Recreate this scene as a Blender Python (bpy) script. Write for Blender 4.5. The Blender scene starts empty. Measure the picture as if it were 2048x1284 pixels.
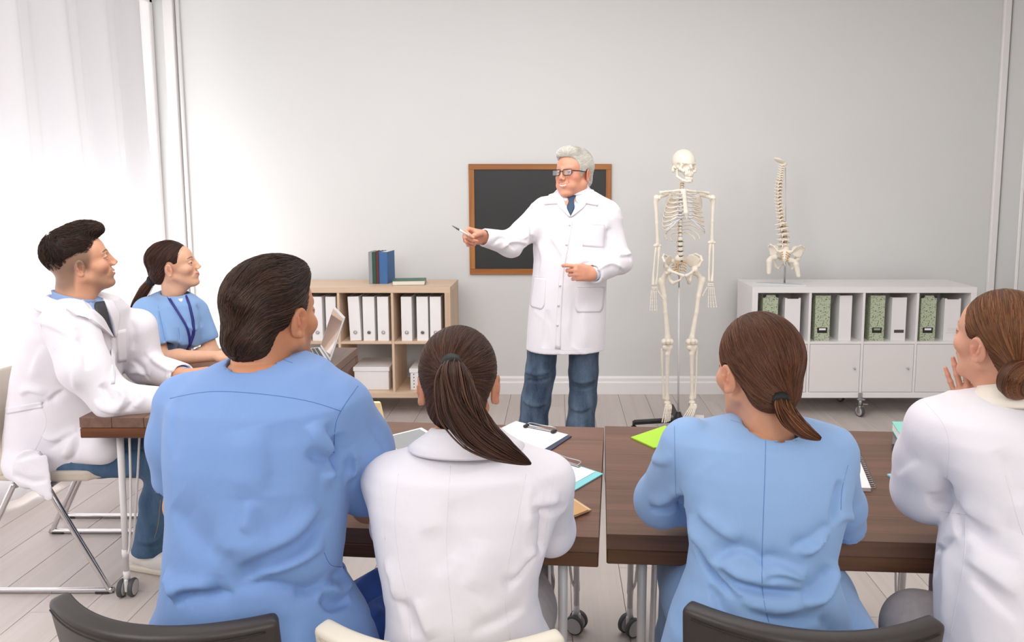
import bpy, bmesh, math, random
import numpy as np
from math import radians as R, sin, cos, pi
from mathutils import Vector, Matrix, Euler
from mathutils.bvhtree import BVHTree

# ------------------------------------------------------------------ camera, world, light, exposure
SC = bpy.context.scene
COL = SC.collection
FPX, PITCH, PX0, PY0, CAMZ = 1450.0, R(6.1), 1115.0, 520.0, 1.55
cam_data = bpy.data.cameras.new('camera')
cam = bpy.data.objects.new('camera', cam_data)
COL.objects.link(cam)
cam.location = (0, 0, CAMZ)
cam.rotation_euler = (R(90) - PITCH, 0, 0)
cam_data.sensor_width = 36.0
cam_data.lens = FPX / 2048 * 36
cam_data.shift_x = (1024 - PX0) / 2048
cam_data.shift_y = (PY0 - 642) / 2048
cam_data.clip_start = 0.05
SC.camera = cam

world = bpy.data.worlds.new('world')
SC.world = world
world.use_nodes = True
bg = world.node_tree.nodes['Background']
bg.inputs[0].default_value = (1.0, 0.995, 0.99, 1)
bg.inputs[1].default_value = 1.05

def area(name, loc, rot, size, energy, color=(1, 1, 1)):
    l = bpy.data.lights.new(name, 'AREA'); l.shape = 'RECTANGLE'
    l.size, l.size_y = size; l.energy = energy; l.color = color
    o = bpy.data.objects.new(name, l); COL.objects.link(o)
    o.location = loc; o.rotation_euler = rot
    return o
area('daylight_window', (-3.25, 3.4, 0.8), (0, R(-90), 0), (1.4, 3.6), 85, (1.0, 0.99, 0.99))
area('rear_fill_light', (0.9, -1.6, 2.5), (R(62), 0, R(10)), (3.4, 1.6), 64, (1.0, 0.99, 0.975))  # added soft fill behind the camera, not a lamp of the room
area('board_fill_light', (-0.2, 2.2, 2.88), (R(43), 0, R(4)), (2.6, 1.0), 33, (1.0, 0.992, 0.982))  # added fill above the frame, brightens the back wall and lecturer
area('left_fill_light', (-2.0, 0.2, 2.6), (R(66), 0, R(-8)), (1.4, 1.2), 32, (1.0, 0.99, 0.985))  # added fill out of frame, lifts the left side of the room
area('overhead_fill_light', (0.2, 3.0, 2.93), (0, 0, 0), (3.6, 1.8), 30, (1.0, 0.99, 0.975))  # added overhead fill for top-down shading, no fixture seen there

vs = SC.view_settings
vs.view_transform = 'Standard'; vs.look = 'None'; vs.gamma = 1.0; vs.use_curve_mapping = False
vs.exposure = 0.19
SC.cycles.use_denoising = True
SC.cycles.max_bounces = 8
SC.cycles.diffuse_bounces = 5
SC.cycles.transparent_max_bounces = 12
SC.cycles.caustics_reflective = False
SC.cycles.caustics_refractive = False

def ray(px, py):
    a = (px - PX0) / FPX; b = -(py - PY0) / FPX
    return np.array([a, cos(PITCH) + b * sin(PITCH), -sin(PITCH) + b * cos(PITCH)])
def at(px, py, Y):
    d = ray(px, py); t = Y / d[1]
    return np.array([0, 0, CAMZ]) + d * t
def onz(px, py, Z):
    d = ray(px, py); t = (Z - CAMZ) / d[2]
    return np.array([0, 0, CAMZ]) + d * t
def proj(P):
    P = np.asarray(P, float).reshape(-1, 3)
    q = P - np.array([0, 0, CAMZ])
    zc = q[:, 1] * cos(PITCH) - q[:, 2] * sin(PITCH)
    yc = q[:, 1] * sin(PITCH) + q[:, 2] * cos(PITCH)
    return np.stack([PX0 + FPX * q[:, 0] / zc, PY0 - FPX * yc / zc, zc], 1)

# ------------------------------------------------------------------ materials
def lin(c):
    if isinstance(c, str):
        c = c.lstrip('#'); c = [int(c[i:i + 2], 16) / 255 for i in (0, 2, 4)]
        c = [x / 12.92 if x <= 0.04045 else ((x + 0.055) / 1.055) ** 2.4 for x in c]
    return (c[0], c[1], c[2], 1.0)
class NT:
    def __init__(s, name):
        s.m = bpy.data.materials.new(name); s.m.use_nodes = True
        s.t = s.m.node_tree; s.b = s.t.nodes['Principled BSDF']; s.out = s.t.nodes['Material Output']
    def n(s, typ, **kw):
        x = s.t.nodes.new(typ)
        for k, v in kw.items():
            if k.startswith('i_'): x.inputs[int(k[2:])].default_value = v
            else: setattr(x, k, v)
        return x
    def l(s, a, b): s.t.links.new(a, b)
def coords(N, scale=(1, 1, 1), rot=(0, 0, 0), kind='Object', attr=None):
    if attr:
        tc = N.n('ShaderNodeAttribute', attribute_name=attr); o = tc.outputs['Vector']
    else:
        tc = N.n('ShaderNodeTexCoord'); o = tc.outputs[kind]
    mp = N.n('ShaderNodeMapping'); mp.inputs['Scale'].default_value = scale; mp.inputs['Rotation'].default_value = rot
    N.l(o, mp.inputs['Vector']); return mp.outputs[0]
def mat(name, color, rough=0.5, metal=0.0, var=0.0, vscale=(6, 6, 6), bump=0.0, bscale=200.0, spec=0.5, coat=0.0,
        sss=0.0, sheen=0.0, attr=None, bdist=0.001, bvec=(1, 1, 1), emit=0.0):
    N = NT(name); b = N.b
    b.inputs['Base Color'].default_value = lin(color); b.inputs['Roughness'].default_value = rough
    b.inputs['Metallic'].default_value = metal; b.inputs['Specular IOR Level'].default_value = spec
    b.inputs['Coat Weight'].default_value = coat
    if sss:
        b.inputs['Subsurface Weight'].default_value = sss
        b.inputs['Subsurface Radius'].default_value = (1.0, 0.35, 0.2); b.inputs['Subsurface Scale'].default_value = 0.008
    if sheen: b.inputs['Sheen Weight'].default_value = sheen
    src = None
    if attr:
        a = N.n('ShaderNodeAttribute', attribute_name=attr); src = a.outputs['Color']
    if var:
        nz = N.n('ShaderNodeTexNoise'); nz.inputs['Scale'].default_value = 1.0; nz.inputs['Detail'].default_value = 6
        N.l(coords(N, vscale), nz.inputs['Vector'])
        rp = N.n('ShaderNodeMapRange'); rp.inputs[1].default_value = 0.3; rp.inputs[2].default_value = 0.7
        rp.inputs[3].default_value = 1 - var; rp.inputs[4].default_value = 1 + var
        N.l(nz.outputs['Fac'], rp.inputs[0])
        mx = N.n('ShaderNodeVectorMath', operation='SCALE')
        if src is not None: N.l(src, mx.inputs[0])
        else: mx.inputs[0].default_value = lin(color)[:3]
        N.l(rp.outputs[0], mx.inputs['Scale']); src = mx.outputs[0]
    if src is not None: N.l(src, b.inputs['Base Color'])
    if bump:
        nb = N.n('ShaderNodeTexNoise'); nb.inputs['Scale'].default_value = bscale; nb.inputs['Detail'].default_value = 3
        N.l(coords(N, bvec), nb.inputs['Vector'])
        bp = N.n('ShaderNodeBump'); bp.inputs['Strength'].default_value = bump; bp.inputs['Distance'].default_value = bdist
        N.l(nb.outputs['Fac'], bp.inputs['Height']); N.l(bp.outputs[0], b.inputs['Normal'])
    return N.m
def wood(name, c1, c2, axis=0, rough=0.45, scale=1.0, contrast=1.0, bump=0.15, rand=0.12, spec=0.4):
    """grain running along the given axis, rings across it; each board differs by its object's random value"""
    N = NT(name); b = N.b
    st = [22.0 * scale] * 3; st[axis] = 1.3 * scale
    tc = N.n('ShaderNodeTexCoord'); oi = N.n('ShaderNodeObjectInfo')
    ad = N.n('ShaderNodeVectorMath', operation='ADD')
    sc_ = N.n('ShaderNodeVectorMath', operation='SCALE'); sc_.inputs[0].default_value = (7, 3, 5)
    N.l(oi.outputs['Random'], sc_.inputs['Scale'])
    N.l(tc.outputs['Object'], ad.inputs[0]); N.l(sc_.outputs[0], ad.inputs[1])
    mp = N.n('ShaderNodeMapping'); mp.inputs['Scale'].default_value = st; N.l(ad.outputs[0], mp.inputs[0])
    n1 = N.n('ShaderNodeTexNoise'); n1.inputs['Scale'].default_value = 1; n1.inputs['Detail'].default_value = 7; n1.inputs['Roughness'].default_value = 0.62
    n1.inputs['Distortion'].default_value = 0.6
    N.l(mp.outputs[0], n1.inputs['Vector'])
    st2 = [140.0 * scale] * 3; st2[axis] = 3.0 * scale
    mp2 = N.n('ShaderNodeMapping'); mp2.inputs['Scale'].default_value = st2; N.l(ad.outputs[0], mp2.inputs[0])
    n2 = N.n('ShaderNodeTexNoise'); n2.inputs['Scale'].default_value = 1; n2.inputs['Detail'].default_value = 4
    N.l(mp2.outputs[0], n2.inputs['Vector'])
    mm = N.n('ShaderNodeMath', operation='MULTIPLY_ADD'); mm.inputs[1].default_value = 0.35; N.l(n2.outputs['Fac'], mm.inputs[0]); N.l(n1.outputs['Fac'], mm.inputs[2])
    cr = N.n('ShaderNodeMapRange'); cr.inputs[1].default_value = 0.68 - 0.22 / contrast; cr.inputs[2].default_value = 0.68 + 0.22 / contrast
    N.l(mm.outputs[0], cr.inputs[0])
    mx = N.n('ShaderNodeMix', data_type='RGBA'); mx.inputs[6].default_value = lin(c1); mx.inputs[7].default_value = lin(c2)
    N.l(cr.outputs[0], mx.inputs[0])
    rr = N.n('ShaderNodeMapRange'); rr.inputs[3].default_value = 1 - rand; rr.inputs[4].default_value = 1 + rand; N.l(oi.outputs['Random'], rr.inputs[0])
    sv = N.n('ShaderNodeVectorMath', operation='SCALE'); N.l(mx.outputs[2], sv.inputs[0]); N.l(rr.outputs[0], sv.inputs['Scale'])
    N.l(sv.outputs[0], b.inputs['Base Color'])
    b.inputs['Roughness'].default_value = rough; b.inputs['Specular IOR Level'].default_value = spec
    bp = N.n('ShaderNodeBump'); bp.inputs['Strength'].default_value = bump; bp.inputs['Distance'].default_value = 0.001
    N.l(mm.outputs[0], bp.inputs['Height']); N.l(bp.outputs[0], b.inputs['Normal'])
    return N.m

# ------------------------------------------------------------------ mesh builder
def rotm(rx=0, ry=0, rz=0): return np.array(Euler((R(rx), R(ry), R(rz)), 'XYZ').to_matrix())
class MB:
    def __init__(s): s.v = []; s.f = []; s.n = 0; s.sm = []
    def add(s, V, F, smooth=False, M=None, T=None):
        V = np.asarray(V, float)
        if M is not None: V = V @ np.asarray(M).T
        if T is not None: V = V + np.asarray(T)
        s.v.append(V); s.f += [tuple(int(i) + s.n for i in f) for f in F]; s.sm += [smooth] * len(F); s.n += len(V)
        return s
    def box(s, c, size, bev=0.0, M=None, T=None):
        hx, hy, hz = [q / 2 for q in size]; b = min(bev, hx * .9, hy * .9, hz * .9)
        c = np.array(c, float)
        if b <= 0:
            V = [(x, y, z) for x in (-hx, hx) for y in (-hy, hy) for z in (-hz, hz)]
            F = [(0, 1, 3, 2), (4, 6, 7, 5), (0, 4, 5, 1), (2, 3, 7, 6), (0, 2, 6, 4), (1, 5, 7, 3)]
            return s.add(np.array(V) + c, F, False, M, T)
        V = []; idx = {}
        for i, x in enumerate((-1, 1)):
            for j, y in enumerate((-1, 1)):
                for k, z in enumerate((-1, 1)):
                    for a in range(3):
                        p = [x * (hx - b), y * (hy - b), z * (hz - b)]
                        p[a] = (x * hx, y * hy, z * hz)[a]
                        idx[i, j, k, a] = len(V); V.append(p)
        F = []
        I = lambda i, j, k, a: idx[i, j, k, a]
        F += [(I(0,0,0,0), I(0,0,1,0), I(0,1,1,0), I(0,1,0,0)), (I(1,0,0,0), I(1,1,0,0), I(1,1,1,0), I(1,0,1,0)),
              (I(0,0,0,1), I(1,0,0,1), I(1,0,1,1), I(0,0,1,1)), (I(0,1,0,1), I(0,1,1,1), I(1,1,1,1), I(1,1,0,1)),
              (I(0,0,0,2), I(0,1,0,2), I(1,1,0,2), I(1,0,0,2)), (I(0,0,1,2), I(1,0,1,2), I(1,1,1,2), I(0,1,1,2))]
        for j in (0, 1):
            for k in (0, 1):
                F.append((I(0,j,k,1), I(1,j,k,1), I(1,j,k,2), I(0,j,k,2)))
        for i in (0, 1):
            for k in (0, 1):
                F.append((I(i,0,k,0), I(i,1,k,0), I(i,1,k,2), I(i,0,k,2)))
        for i in (0, 1):
            for j in (0, 1):
                F.append((I(i,j,0,0), I(i,j,1,0), I(i,j,1,1), I(i,j,0,1)))
        for i in (0, 1):
            for j in (0, 1):
                for k in (0, 1):
                    F.append((I(i,j,k,0), I(i,j,k,1), I(i,j,k,2)))
        return s.add(np.array(V) + c, F, False, M, T)
    def tube(s, pts, rad, n=12, closed=False, cap=True, sx=1.0, up=None, spl=0):
        P = np.array(pts, float); r = np.broadcast_to(np.asarray(rad, float), (len(P),)).copy()
        if spl: P, r = spline(P, r, spl, closed)
        m = len(P)
        if closed: tg = np.roll(P, -1, 0) - np.roll(P, 1, 0)
        else: tg = np.gradient(P, axis=0)
        tg /= np.linalg.norm(tg, axis=1)[:, None] + 1e-12
        u = np.array(up, float) if up is not None else (np.array([0, 0, 1.]) if abs(tg[0][2]) < 0.9 else np.array([1., 0, 0]))
        V = []
        for i in range(m):
            u = u - tg[i] * u.dot(tg[i]); u /= np.linalg.norm(u) + 1e-12
            w = np.cross(tg[i], u)
            a = np.arange(n) * 2 * pi / n
            V.append(P[i] + r[i] * (np.cos(a)[:, None] * u + sx * np.sin(a)[:, None] * w))
        V = np.concatenate(V); F = []
        for i in range(m if closed else m - 1):
            j = (i + 1) % m
            for k in range(n):
                l = (k + 1) % n
                F.append((i * n + k, i * n + l, j * n + l, j * n + k))
        if cap and not closed:
            F.append(tuple(range(n))[::-1]); F.append(tuple((m - 1) * n + k for k in range(n)))
        return s.add(V, F, True)
    def cyl(s, a, b, r, n=20, r2=None): 
        return s.tube([a, b], [r, r if r2 is None else r2], n)
    def ball(s, c, r, n=14, m=9, M=None):
        V = [(0, 0, 1.)]; 
        for i in range(1, m):
            t = pi * i / m
            for k in range(n):
                p = 2 * pi * k / n; V.append((sin(t) * cos(p), sin(t) * sin(p), cos(t)))
        V.append((0, 0, -1.)); F = []
        for k in range(n): F.append((0, 1 + k, 1 + (k + 1) % n))
        for i in range(m - 2):
            for k in range(n):
                a = 1 + i * n; F.append((a + k, a + n + k, a + n + (k + 1) % n, a + (k + 1) % n))
        a = 1 + (m - 2) * n
        for k in range(n): F.append((a + k, len(V) - 1, a + (k + 1) % n))
        V = np.array(V) * np.asarray(r, float)
        if M is not None: V = V @ np.asarray(M).T
        return s.add(V + np.array(c), F, True)
    def prism(s, poly, z0, z1, M=None, T=None):
        n = len(poly); V = [(x, y, z0) for x, y in poly] + [(x, y, z1) for x, y in poly]
        F = [tuple(range(n))[::-1], tuple(range(n, 2 * n))] + [(i, (i + 1) % n, n + (i + 1) % n, n + i) for i in range(n)]
        return s.add(V, F, False, M, T)
    def slab(s, q, th):
        """four corners seen from above (any order round), extruded down by th"""
        q = np.array(q, float); V = np.concatenate([q, q - np.array([0, 0, th])])
        return s.add(V, [(0, 1, 2, 3), (7, 6, 5, 4), (0, 4, 5, 1), (1, 5, 6, 2), (2, 6, 7, 3), (3, 7, 4, 0)])
    def grid(s, G, thick=0.0, smooth=True):
        """G[i][j] points; thick gives a second skin along the normals"""
        G = np.asarray(G, float); a, b = G.shape[:2]
        F = [(i * b + j, i * b + j + 1, (i + 1) * b + j + 1, (i + 1) * b + j) for i in range(a - 1) for j in range(b - 1)]
        V = G.reshape(-1, 3)
        if thick:
            gu = np.gradient(G, axis=0); gv = np.gradient(G, axis=1); nn = np.cross(gu, gv); nn /= np.linalg.norm(nn, axis=2)[..., None] + 1e-12
            V2 = (G + nn * thick).reshape(-1, 3); N = len(V)
            F2 = [tuple(k + N for k in f[::-1]) for f in F]
            rim = [(i * b, (i + 1) * b) for i in range(a - 1)] + [((i + 1) * b + b - 1, i * b + b - 1) for i in range(a - 1)]
            rim += [(j + 1, j) for j in range(b - 1)] + [((a - 1) * b + j, (a - 1) * b + j + 1) for j in range(b - 1)]
            F = F + F2 + [(p, q, q + N, p + N) for p, q in rim]; V = np.concatenate([V, V2])
        return s.add(V, F, smooth)
    def build(s, name, m, parent=None, base=None, recalc=True):
        V = np.concatenate(s.v)
        if base is not None: V = V - np.asarray(base)
        me = bpy.data.meshes.new(name); me.from_pydata(V.tolist(), [], s.f)
        me.polygons.foreach_set('use_smooth', s.sm)
        if recalc:
            bm = bmesh.new(); bm.from_mesh(me); bmesh.ops.recalc_face_normals(bm, faces=bm.faces); bm.to_mesh(me); bm.free()
        me.materials.append(m); me.update()
        o = bpy.data.objects.new(name, me); COL.objects.link(o)
        if parent is not None: o.parent = parent
        if any(s.sm) and not all(s.sm): pass
        return o
def spline(P, r, k, closed=False):
    n = len(P); out = []; rr = []
    segs = n if closed else n - 1
    for i in range(segs):
        p0, p1, p2, p3 = [P[(i + d) % n] if closed else P[min(max(i + d, 0), n - 1)] for d in (-1, 0, 1, 2)]
        for j in range(k):
            t = j / k
            out.append(0.5 * ((2 * p1) + (-p0 + p2) * t + (2 * p0 - 5 * p1 + 4 * p2 - p3) * t * t + (-p0 + 3 * p1 - 3 * p2 + p3) * t ** 3))
            rr.append(r[i] * (1 - t) + r[(i + 1) % n] * t)
    if not closed: out.append(P[-1]); rr.append(r[-1])
    return np.array(out), np.array(rr)
def thing(name, label, cat, loc=(0, 0, 0), rz=0.0, group=None):
    o = bpy.data.objects.new(name, None); COL.objects.link(o); o.empty_display_size = 0.1
    o.location = loc; o.rotation_euler = (0, 0, rz); tag(o, label, cat, group); return o
def tag(o, label=None, cat=None, group=None, kind=None):
    if label: o['label'] = label
    if cat: o['category'] = cat
    if group: o['group'] = group
    if kind: o['kind'] = kind
    return o
def dup(o, parent=None):
    c = o.copy(); COL.objects.link(c); c.parent = parent
    for ch in list(o.children): dup(ch, c)
    return c

# ------------------------------------------------------------------ room shell
WALLY, LEFTX, RIGHTX, CEILZ = 5.22, -2.74, 3.17, 2.98
M_wall = mat('wall_paint', '#dadad9', 0.75, bump=0.12, bscale=260, var=0.012, vscale=(1.3, 1.3, 1.3), bdist=0.0008)
M_trim = mat('white_trim_paint', '#eeebeb', 0.4, bump=0.05, bscale=90)
M_ceil = mat('ceiling_paint', '#eeeeee', 0.8, bump=0.1, bscale=200)
M_glass = None
def glass(name, tint=(1, 1, 1, 1), refl=0.07, rough=0.02):
    N = NT(name); tr = N.n('ShaderNodeBsdfTransparent'); tr.inputs[0].default_value = tint
    gl = N.n('ShaderNodeBsdfGlossy'); gl.inputs['Roughness'].default_value = rough
    mx = N.n('ShaderNodeMixShader'); mx.inputs[0].default_value = refl
    N.l(tr.outputs[0], mx.inputs[1]); N.l(gl.outputs[0], mx.inputs[2]); N.l(mx.outputs[0], N.out.inputs[0]); return N.m
M_glass = glass('window_glass')

def struct(name, mb, m, parent=None):
    o = mb.build(name, m, parent)
    if parent is None: o['kind'] = 'structure'
    return o
struct('wall_back', MB().box((0.215, WALLY + 0.06, 1.5), (6.2, 0.12, 3.1)), M_wall)
struct('wall_front', MB().box((0.2, -2.06, 1.5), (6.2, 0.12, 3.1)), M_wall)
struct('wall_right', MB().box((RIGHTX + 0.06, 1.6, 1.5), (0.12, 7.3, 3.1)), M_wall)
wl = MB()
WY0, WY1, WZ0, WZ1 = 1.1, 5.19, 0.12, 2.84        # tall window in the left wall
wl.box((LEFTX - 0.1, (WY0 - 2.0) / 2, 1.5), (0.2, WY0 + 2.0, 3.1))
wl.box((LEFTX - 0.1, (WY1 + WALLY) / 2 + 0.03, 1.5), (0.2, WALLY - WY1 + 0.06, 3.1))
wl.box((LEFTX - 0.1, (WY0 + WY1) / 2, (WZ1 + 3.05) / 2), (0.2, WY1 - WY0, 3.05 - WZ1))
wl.box((LEFTX - 0.1, (WY0 + WY1) / 2, WZ0 / 2 - 0.02), (0.2, WY1 - WY0, WZ0 + 0.04))
struct('wall_left', wl, M_wall)
struct('ceiling', MB().box((0.2, 1.6, CEILZ + 0.05), (6.3, 7.4, 0.1)), M_ceil)
win = MB()
for y in (WY0 + .03, 2.4, 3.72, WY1 - .03): win.box((LEFTX - 0.1, y, (WZ0 + WZ1) / 2), (0.07, 0.04, WZ1 - WZ0), 0.006)
for z in (WZ0 + .03, WZ1 - .03): win.box((LEFTX - 0.1, (WY0 + WY1) / 2, z), (0.07, WY1 - WY0, 0.06), 0.006)
wo = struct('window_1', win, M_trim)
for i in range(3):
    ys = (WY0 + .06, 2.4, 3.72, WY1 - .06)
    MB().box((LEFTX - 0.1, (ys[i] + ys[i + 1]) / 2, (WZ0 + WZ1) / 2), (0.006, ys[i + 1] - ys[i] - 0.05, WZ1 - WZ0 - 0.1)).build('pane', M_glass, wo)

# baseboards with a stepped profile
def baseboard(name, x0, x1):
    prof = [(0, 0), (-0.017, 0), (-0.017, 0.085), (-0.011, 0.095), (-0.011, 0.118), (-0.004, 0.132), (0, 0.132)]
    n = len(prof); V = [(x0, WALLY + a, z) for a, z in prof] + [(x1, WALLY + a, z) for a, z in prof]
    F = [(i, (i + 1) % n, n + (i + 1) % n, n + i) for i in range(n)] + [tuple(range(n)), tuple(range(n, 2 * n))[::-1]]
    return struct(name, MB().add(V, F), M_trim)
baseboard('baseboard_back', LEFTX + 0.03, RIGHTX - 0.07)
bbr = MB().box((RIGHTX - 0.008, 2.2, 0.065), (0.017, 5.9, 0.13), 0.004); struct('baseboard_right', bbr, M_trim)
# corner profile at the left end of the back wall: flat strip and a round pipe-like bead
t1 = MB().box((LEFTX + 0.035, WALLY - 0.02, CEILZ / 2), (0.07, 0.045, CEILZ), 0.004)
struct('trim_1', t1, M_trim)
struct('trim_2', MB().cyl((LEFTX + 0.092, WALLY - 0.014, 0), (LEFTX + 0.092, WALLY - 0.014, CEILZ), 0.013, 16), mat('bead_paint', '#f2f0f0', 0.3))
struct('trim_3', MB().box((RIGHTX - 0.035, WALLY - 0.014, CEILZ / 2), (0.05, 0.028, CEILZ), 0.005), M_trim)
struct('trim_4', MB().box((RIGHTX - 0.012, WALLY - 0.27, CEILZ / 2), (0.02, 0.012, CEILZ), 0.003), M_trim)

# ------------------------------------------------------------------ plank floor
M_sub = mat('plank_joint_gap', '#8a7f7a', 0.9)  # even grey-brown base under the planks, showing in their joints
M_floor = wood('bleached_oak_laminate', '#d0c6c1', '#b8ada7', axis=1, rough=0.38, scale=0.55, contrast=0.6, bump=0.12, rand=0.03, spec=0.45)
floor = struct('floor', MB().box((0.2, 1.6, -0.03), (6.3, 7.4, 0.04)), M_sub)
PW, PL = 0.1972, 1.29
joint = {2: 2.60, 1: 3.09, 14: 2.785, 18: 2.45, 7: 3.6, 9: 4.2, 22: 4.4, 12: 4.9}
random.seed(5)
cache = {}
k0 = -2
for k in range(k0, 31):
    xa = -2.512 - 2 * 0.0 + (k) * PW
    x0, x1 = max(xa, LEFTX + 0.001), min(xa + PW, RIGHTX - 0.001)
    if x1 - x0 < 0.01: continue
    off = joint.get(k, random.uniform(0, PL)) % PL
    y = -2.0 + (off - (-2.0)) % PL - PL
    while y < WALLY:
        y0, y1 = max(y, -2.0), min(y + PL, WALLY)
        y += PL
        if y1 - y0 < 0.02: continue
        key = (round(x1 - x0, 3), round(y1 - y0, 3))
        if key not in cache:
            o = MB().box((0, 0, 0), (key[0] - 0.0016, key[1] - 0.0016, 0.01), 0.0012).build('floor_plank', M_floor, floor); cache[key] = o.data
        else:
            o = bpy.data.objects.new('floor_plank', cache[key]); COL.objects.link(o); o.parent = floor
        o.location = ((x0 + x1) / 2, (y0 + y1) / 2, -0.005)

# ------------------------------------------------------------------ sheer curtain in front of the window
def curtain_mat():
    N = NT('sheer_white_fabric')
    d = N.n('ShaderNodeBsdfDiffuse'); d.inputs[0].default_value = lin('#d8d5d7')
    t = N.n('ShaderNodeBsdfTranslucent'); t.inputs[0].default_value = lin('#dedbde')
    tr = N.n('ShaderNodeBsdfTransparent')
    m1 = N.n('ShaderNodeMixShader'); m1.inputs[0].default_value = 0.36; N.l(d.outputs[0], m1.inputs[1]); N.l(t.outputs[0], m1.inputs[2])
    m2 = N.n('ShaderNodeMixShader'); m2.inputs[0].default_value = 0.05; N.l(m1.outputs[0], m2.inputs[1]); N.l(tr.outputs[0], m2.inputs[2])
    N.l(m2.outputs[0], N.out.inputs[0]); return N.m
cy0, cy1 = 0.9, 4.66
U = np.linspace(0, 1, 340); G = []
rs = np.random.RandomState(3); ph = rs.rand(8) * 6
for v in np.linspace(0, 1, 40):
    z = 0.03 + (CEILZ - 0.08) * v
    spread = 1.0 + 0.035 * (1 - v)
    y = cy0 + (cy1 - cy0) * U * 1.0 + 0.10 * (1 - v) * (U - 0.5) + 0.03 * np.sin(U * 9 + v * 3)
    amp = 0.030 + 0.022 * (1 - v)
    x = LEFTX + 0.14 + amp * (np.sin(U * 62 + ph[0] + 1.2 * np.sin(U * 5 + v * 0.8)) + 0.5 * np.sin(U * 131 + ph[1] + v) + 0.35 * np.sin(U * 23 + ph[2] - 1.5 * v))
    G.append(np.stack([x, y, np.full_like(y, z)], 1))
cur = MB().grid(G).build('sheer_curtain', curtain_mat(), recalc=False)
tag(cur, 'floor-length sheer white curtain hanging in front of the left window', 'curtain')

# ------------------------------------------------------------------ shared furniture materials
M_white = mat('white_lacquer', '#e9e6e6', 0.35, bump=0.03, bscale=60)
M_whitedoor = mat('white_foil_door', '#e4e0df', 0.4, bump=0.03, bscale=60)
M_paper = mat('white_paper', '#f0eef0', 0.7, bump=0.05, bscale=400)
M_board = mat('white_cardboard', '#eeebea', 0.6, bump=0.06, bscale=150)
M_steel = mat('brushed_steel', '#b9b9bb', 0.3, 1.0)
M_chrome = mat('chrome', '#d6d4d4', 0.12, 1.0)
M_black = mat('black_plastic', '#1d1d1f', 0.45)
M_dgrey = mat('dark_grey_rubber', '#48484a', 0.6)
M_birch = wood('birch_veneer_x', '#dcc4ac', '#c9ab90', 0, 0.5, 0.7, 0.9, 0.08, 0.05)
M_birchz = wood('birch_veneer_z', '#dcc4ac', '#c9ab90', 2, 0.5, 0.7, 0.9, 0.08, 0.05)
M_inner = mat('grey_back_panel', '#8f8b8c', 0.7)
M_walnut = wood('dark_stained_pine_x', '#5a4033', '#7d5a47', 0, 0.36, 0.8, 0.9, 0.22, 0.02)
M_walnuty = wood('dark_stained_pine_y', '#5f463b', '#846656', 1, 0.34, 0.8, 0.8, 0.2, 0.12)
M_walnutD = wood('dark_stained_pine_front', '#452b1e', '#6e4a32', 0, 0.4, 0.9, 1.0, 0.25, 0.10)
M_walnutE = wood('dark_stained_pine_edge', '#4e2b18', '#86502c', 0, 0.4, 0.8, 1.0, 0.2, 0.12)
M_legw = mat('white_powder_coat', '#e3e0e0', 0.35)

# ------------------------------------------------------------------ swivel casters
def caster(parent, loc, rz=0.0, r=0.033, twin=True, brake=True):
    c = MB(); x, y = loc[0], loc[1]; M = rotm(0, 0, math.degrees(rz)); T = np.array([x, y, r])
    ca = MB().box((0, 0, 0.012), (0.014 if twin else 0.03, 0.03, 0.05), 0.004, M, T)
    ca.add(*cylv((0, 0, 0.03), (0, 0, loc[2] - r), 0.011), True, M, T)
    root = ca.build('caster', M_legw if twin else M_steel, parent)
    for s in ((-1, 1) if twin else (0,)):
        off = s * 0.019
        w = MB().add(*discv(off, r, 0.017 if twin else 0.022), True, M, T); w.build('wheel', M_dgrey, root)
        for e in (-1, 1):
            h = MB().add(*discv(off + e * 0.0085, r * 0.84, 0.002 if twin else 0.007), True, M, T)
            h.build('hub_cap', mat_cache('hub_grey', '#b5b1b2' if twin else '#d8d4d0'), root)
            if twin and s * e < 0: pass
    if brake: MB().box((0, r + 0.016, 0.0), (0.014, 0.03, 0.012), 0.003, M, T).build('brake_pedal', M_black, root)
    return root
def cylv(a, b, r, n=16):
    m = MB().cyl(a, b, r, n); return m.v[0], m.f
def discv(x, r, t, n=24):
    m = MB().tube([(x - t / 2, 0, 0), (x - t / 2 * .6, 0, 0), (x + t / 2 * .6, 0, 0), (x + t / 2, 0, 0)], [r * .93, r, r, r * .93], n); return m.v[0], m.f
_mc = {}
def mat_cache(n, c, **k):
    if n not in _mc: _mc[n] = mat(n, c, **k)
    return _mc[n]

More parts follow.
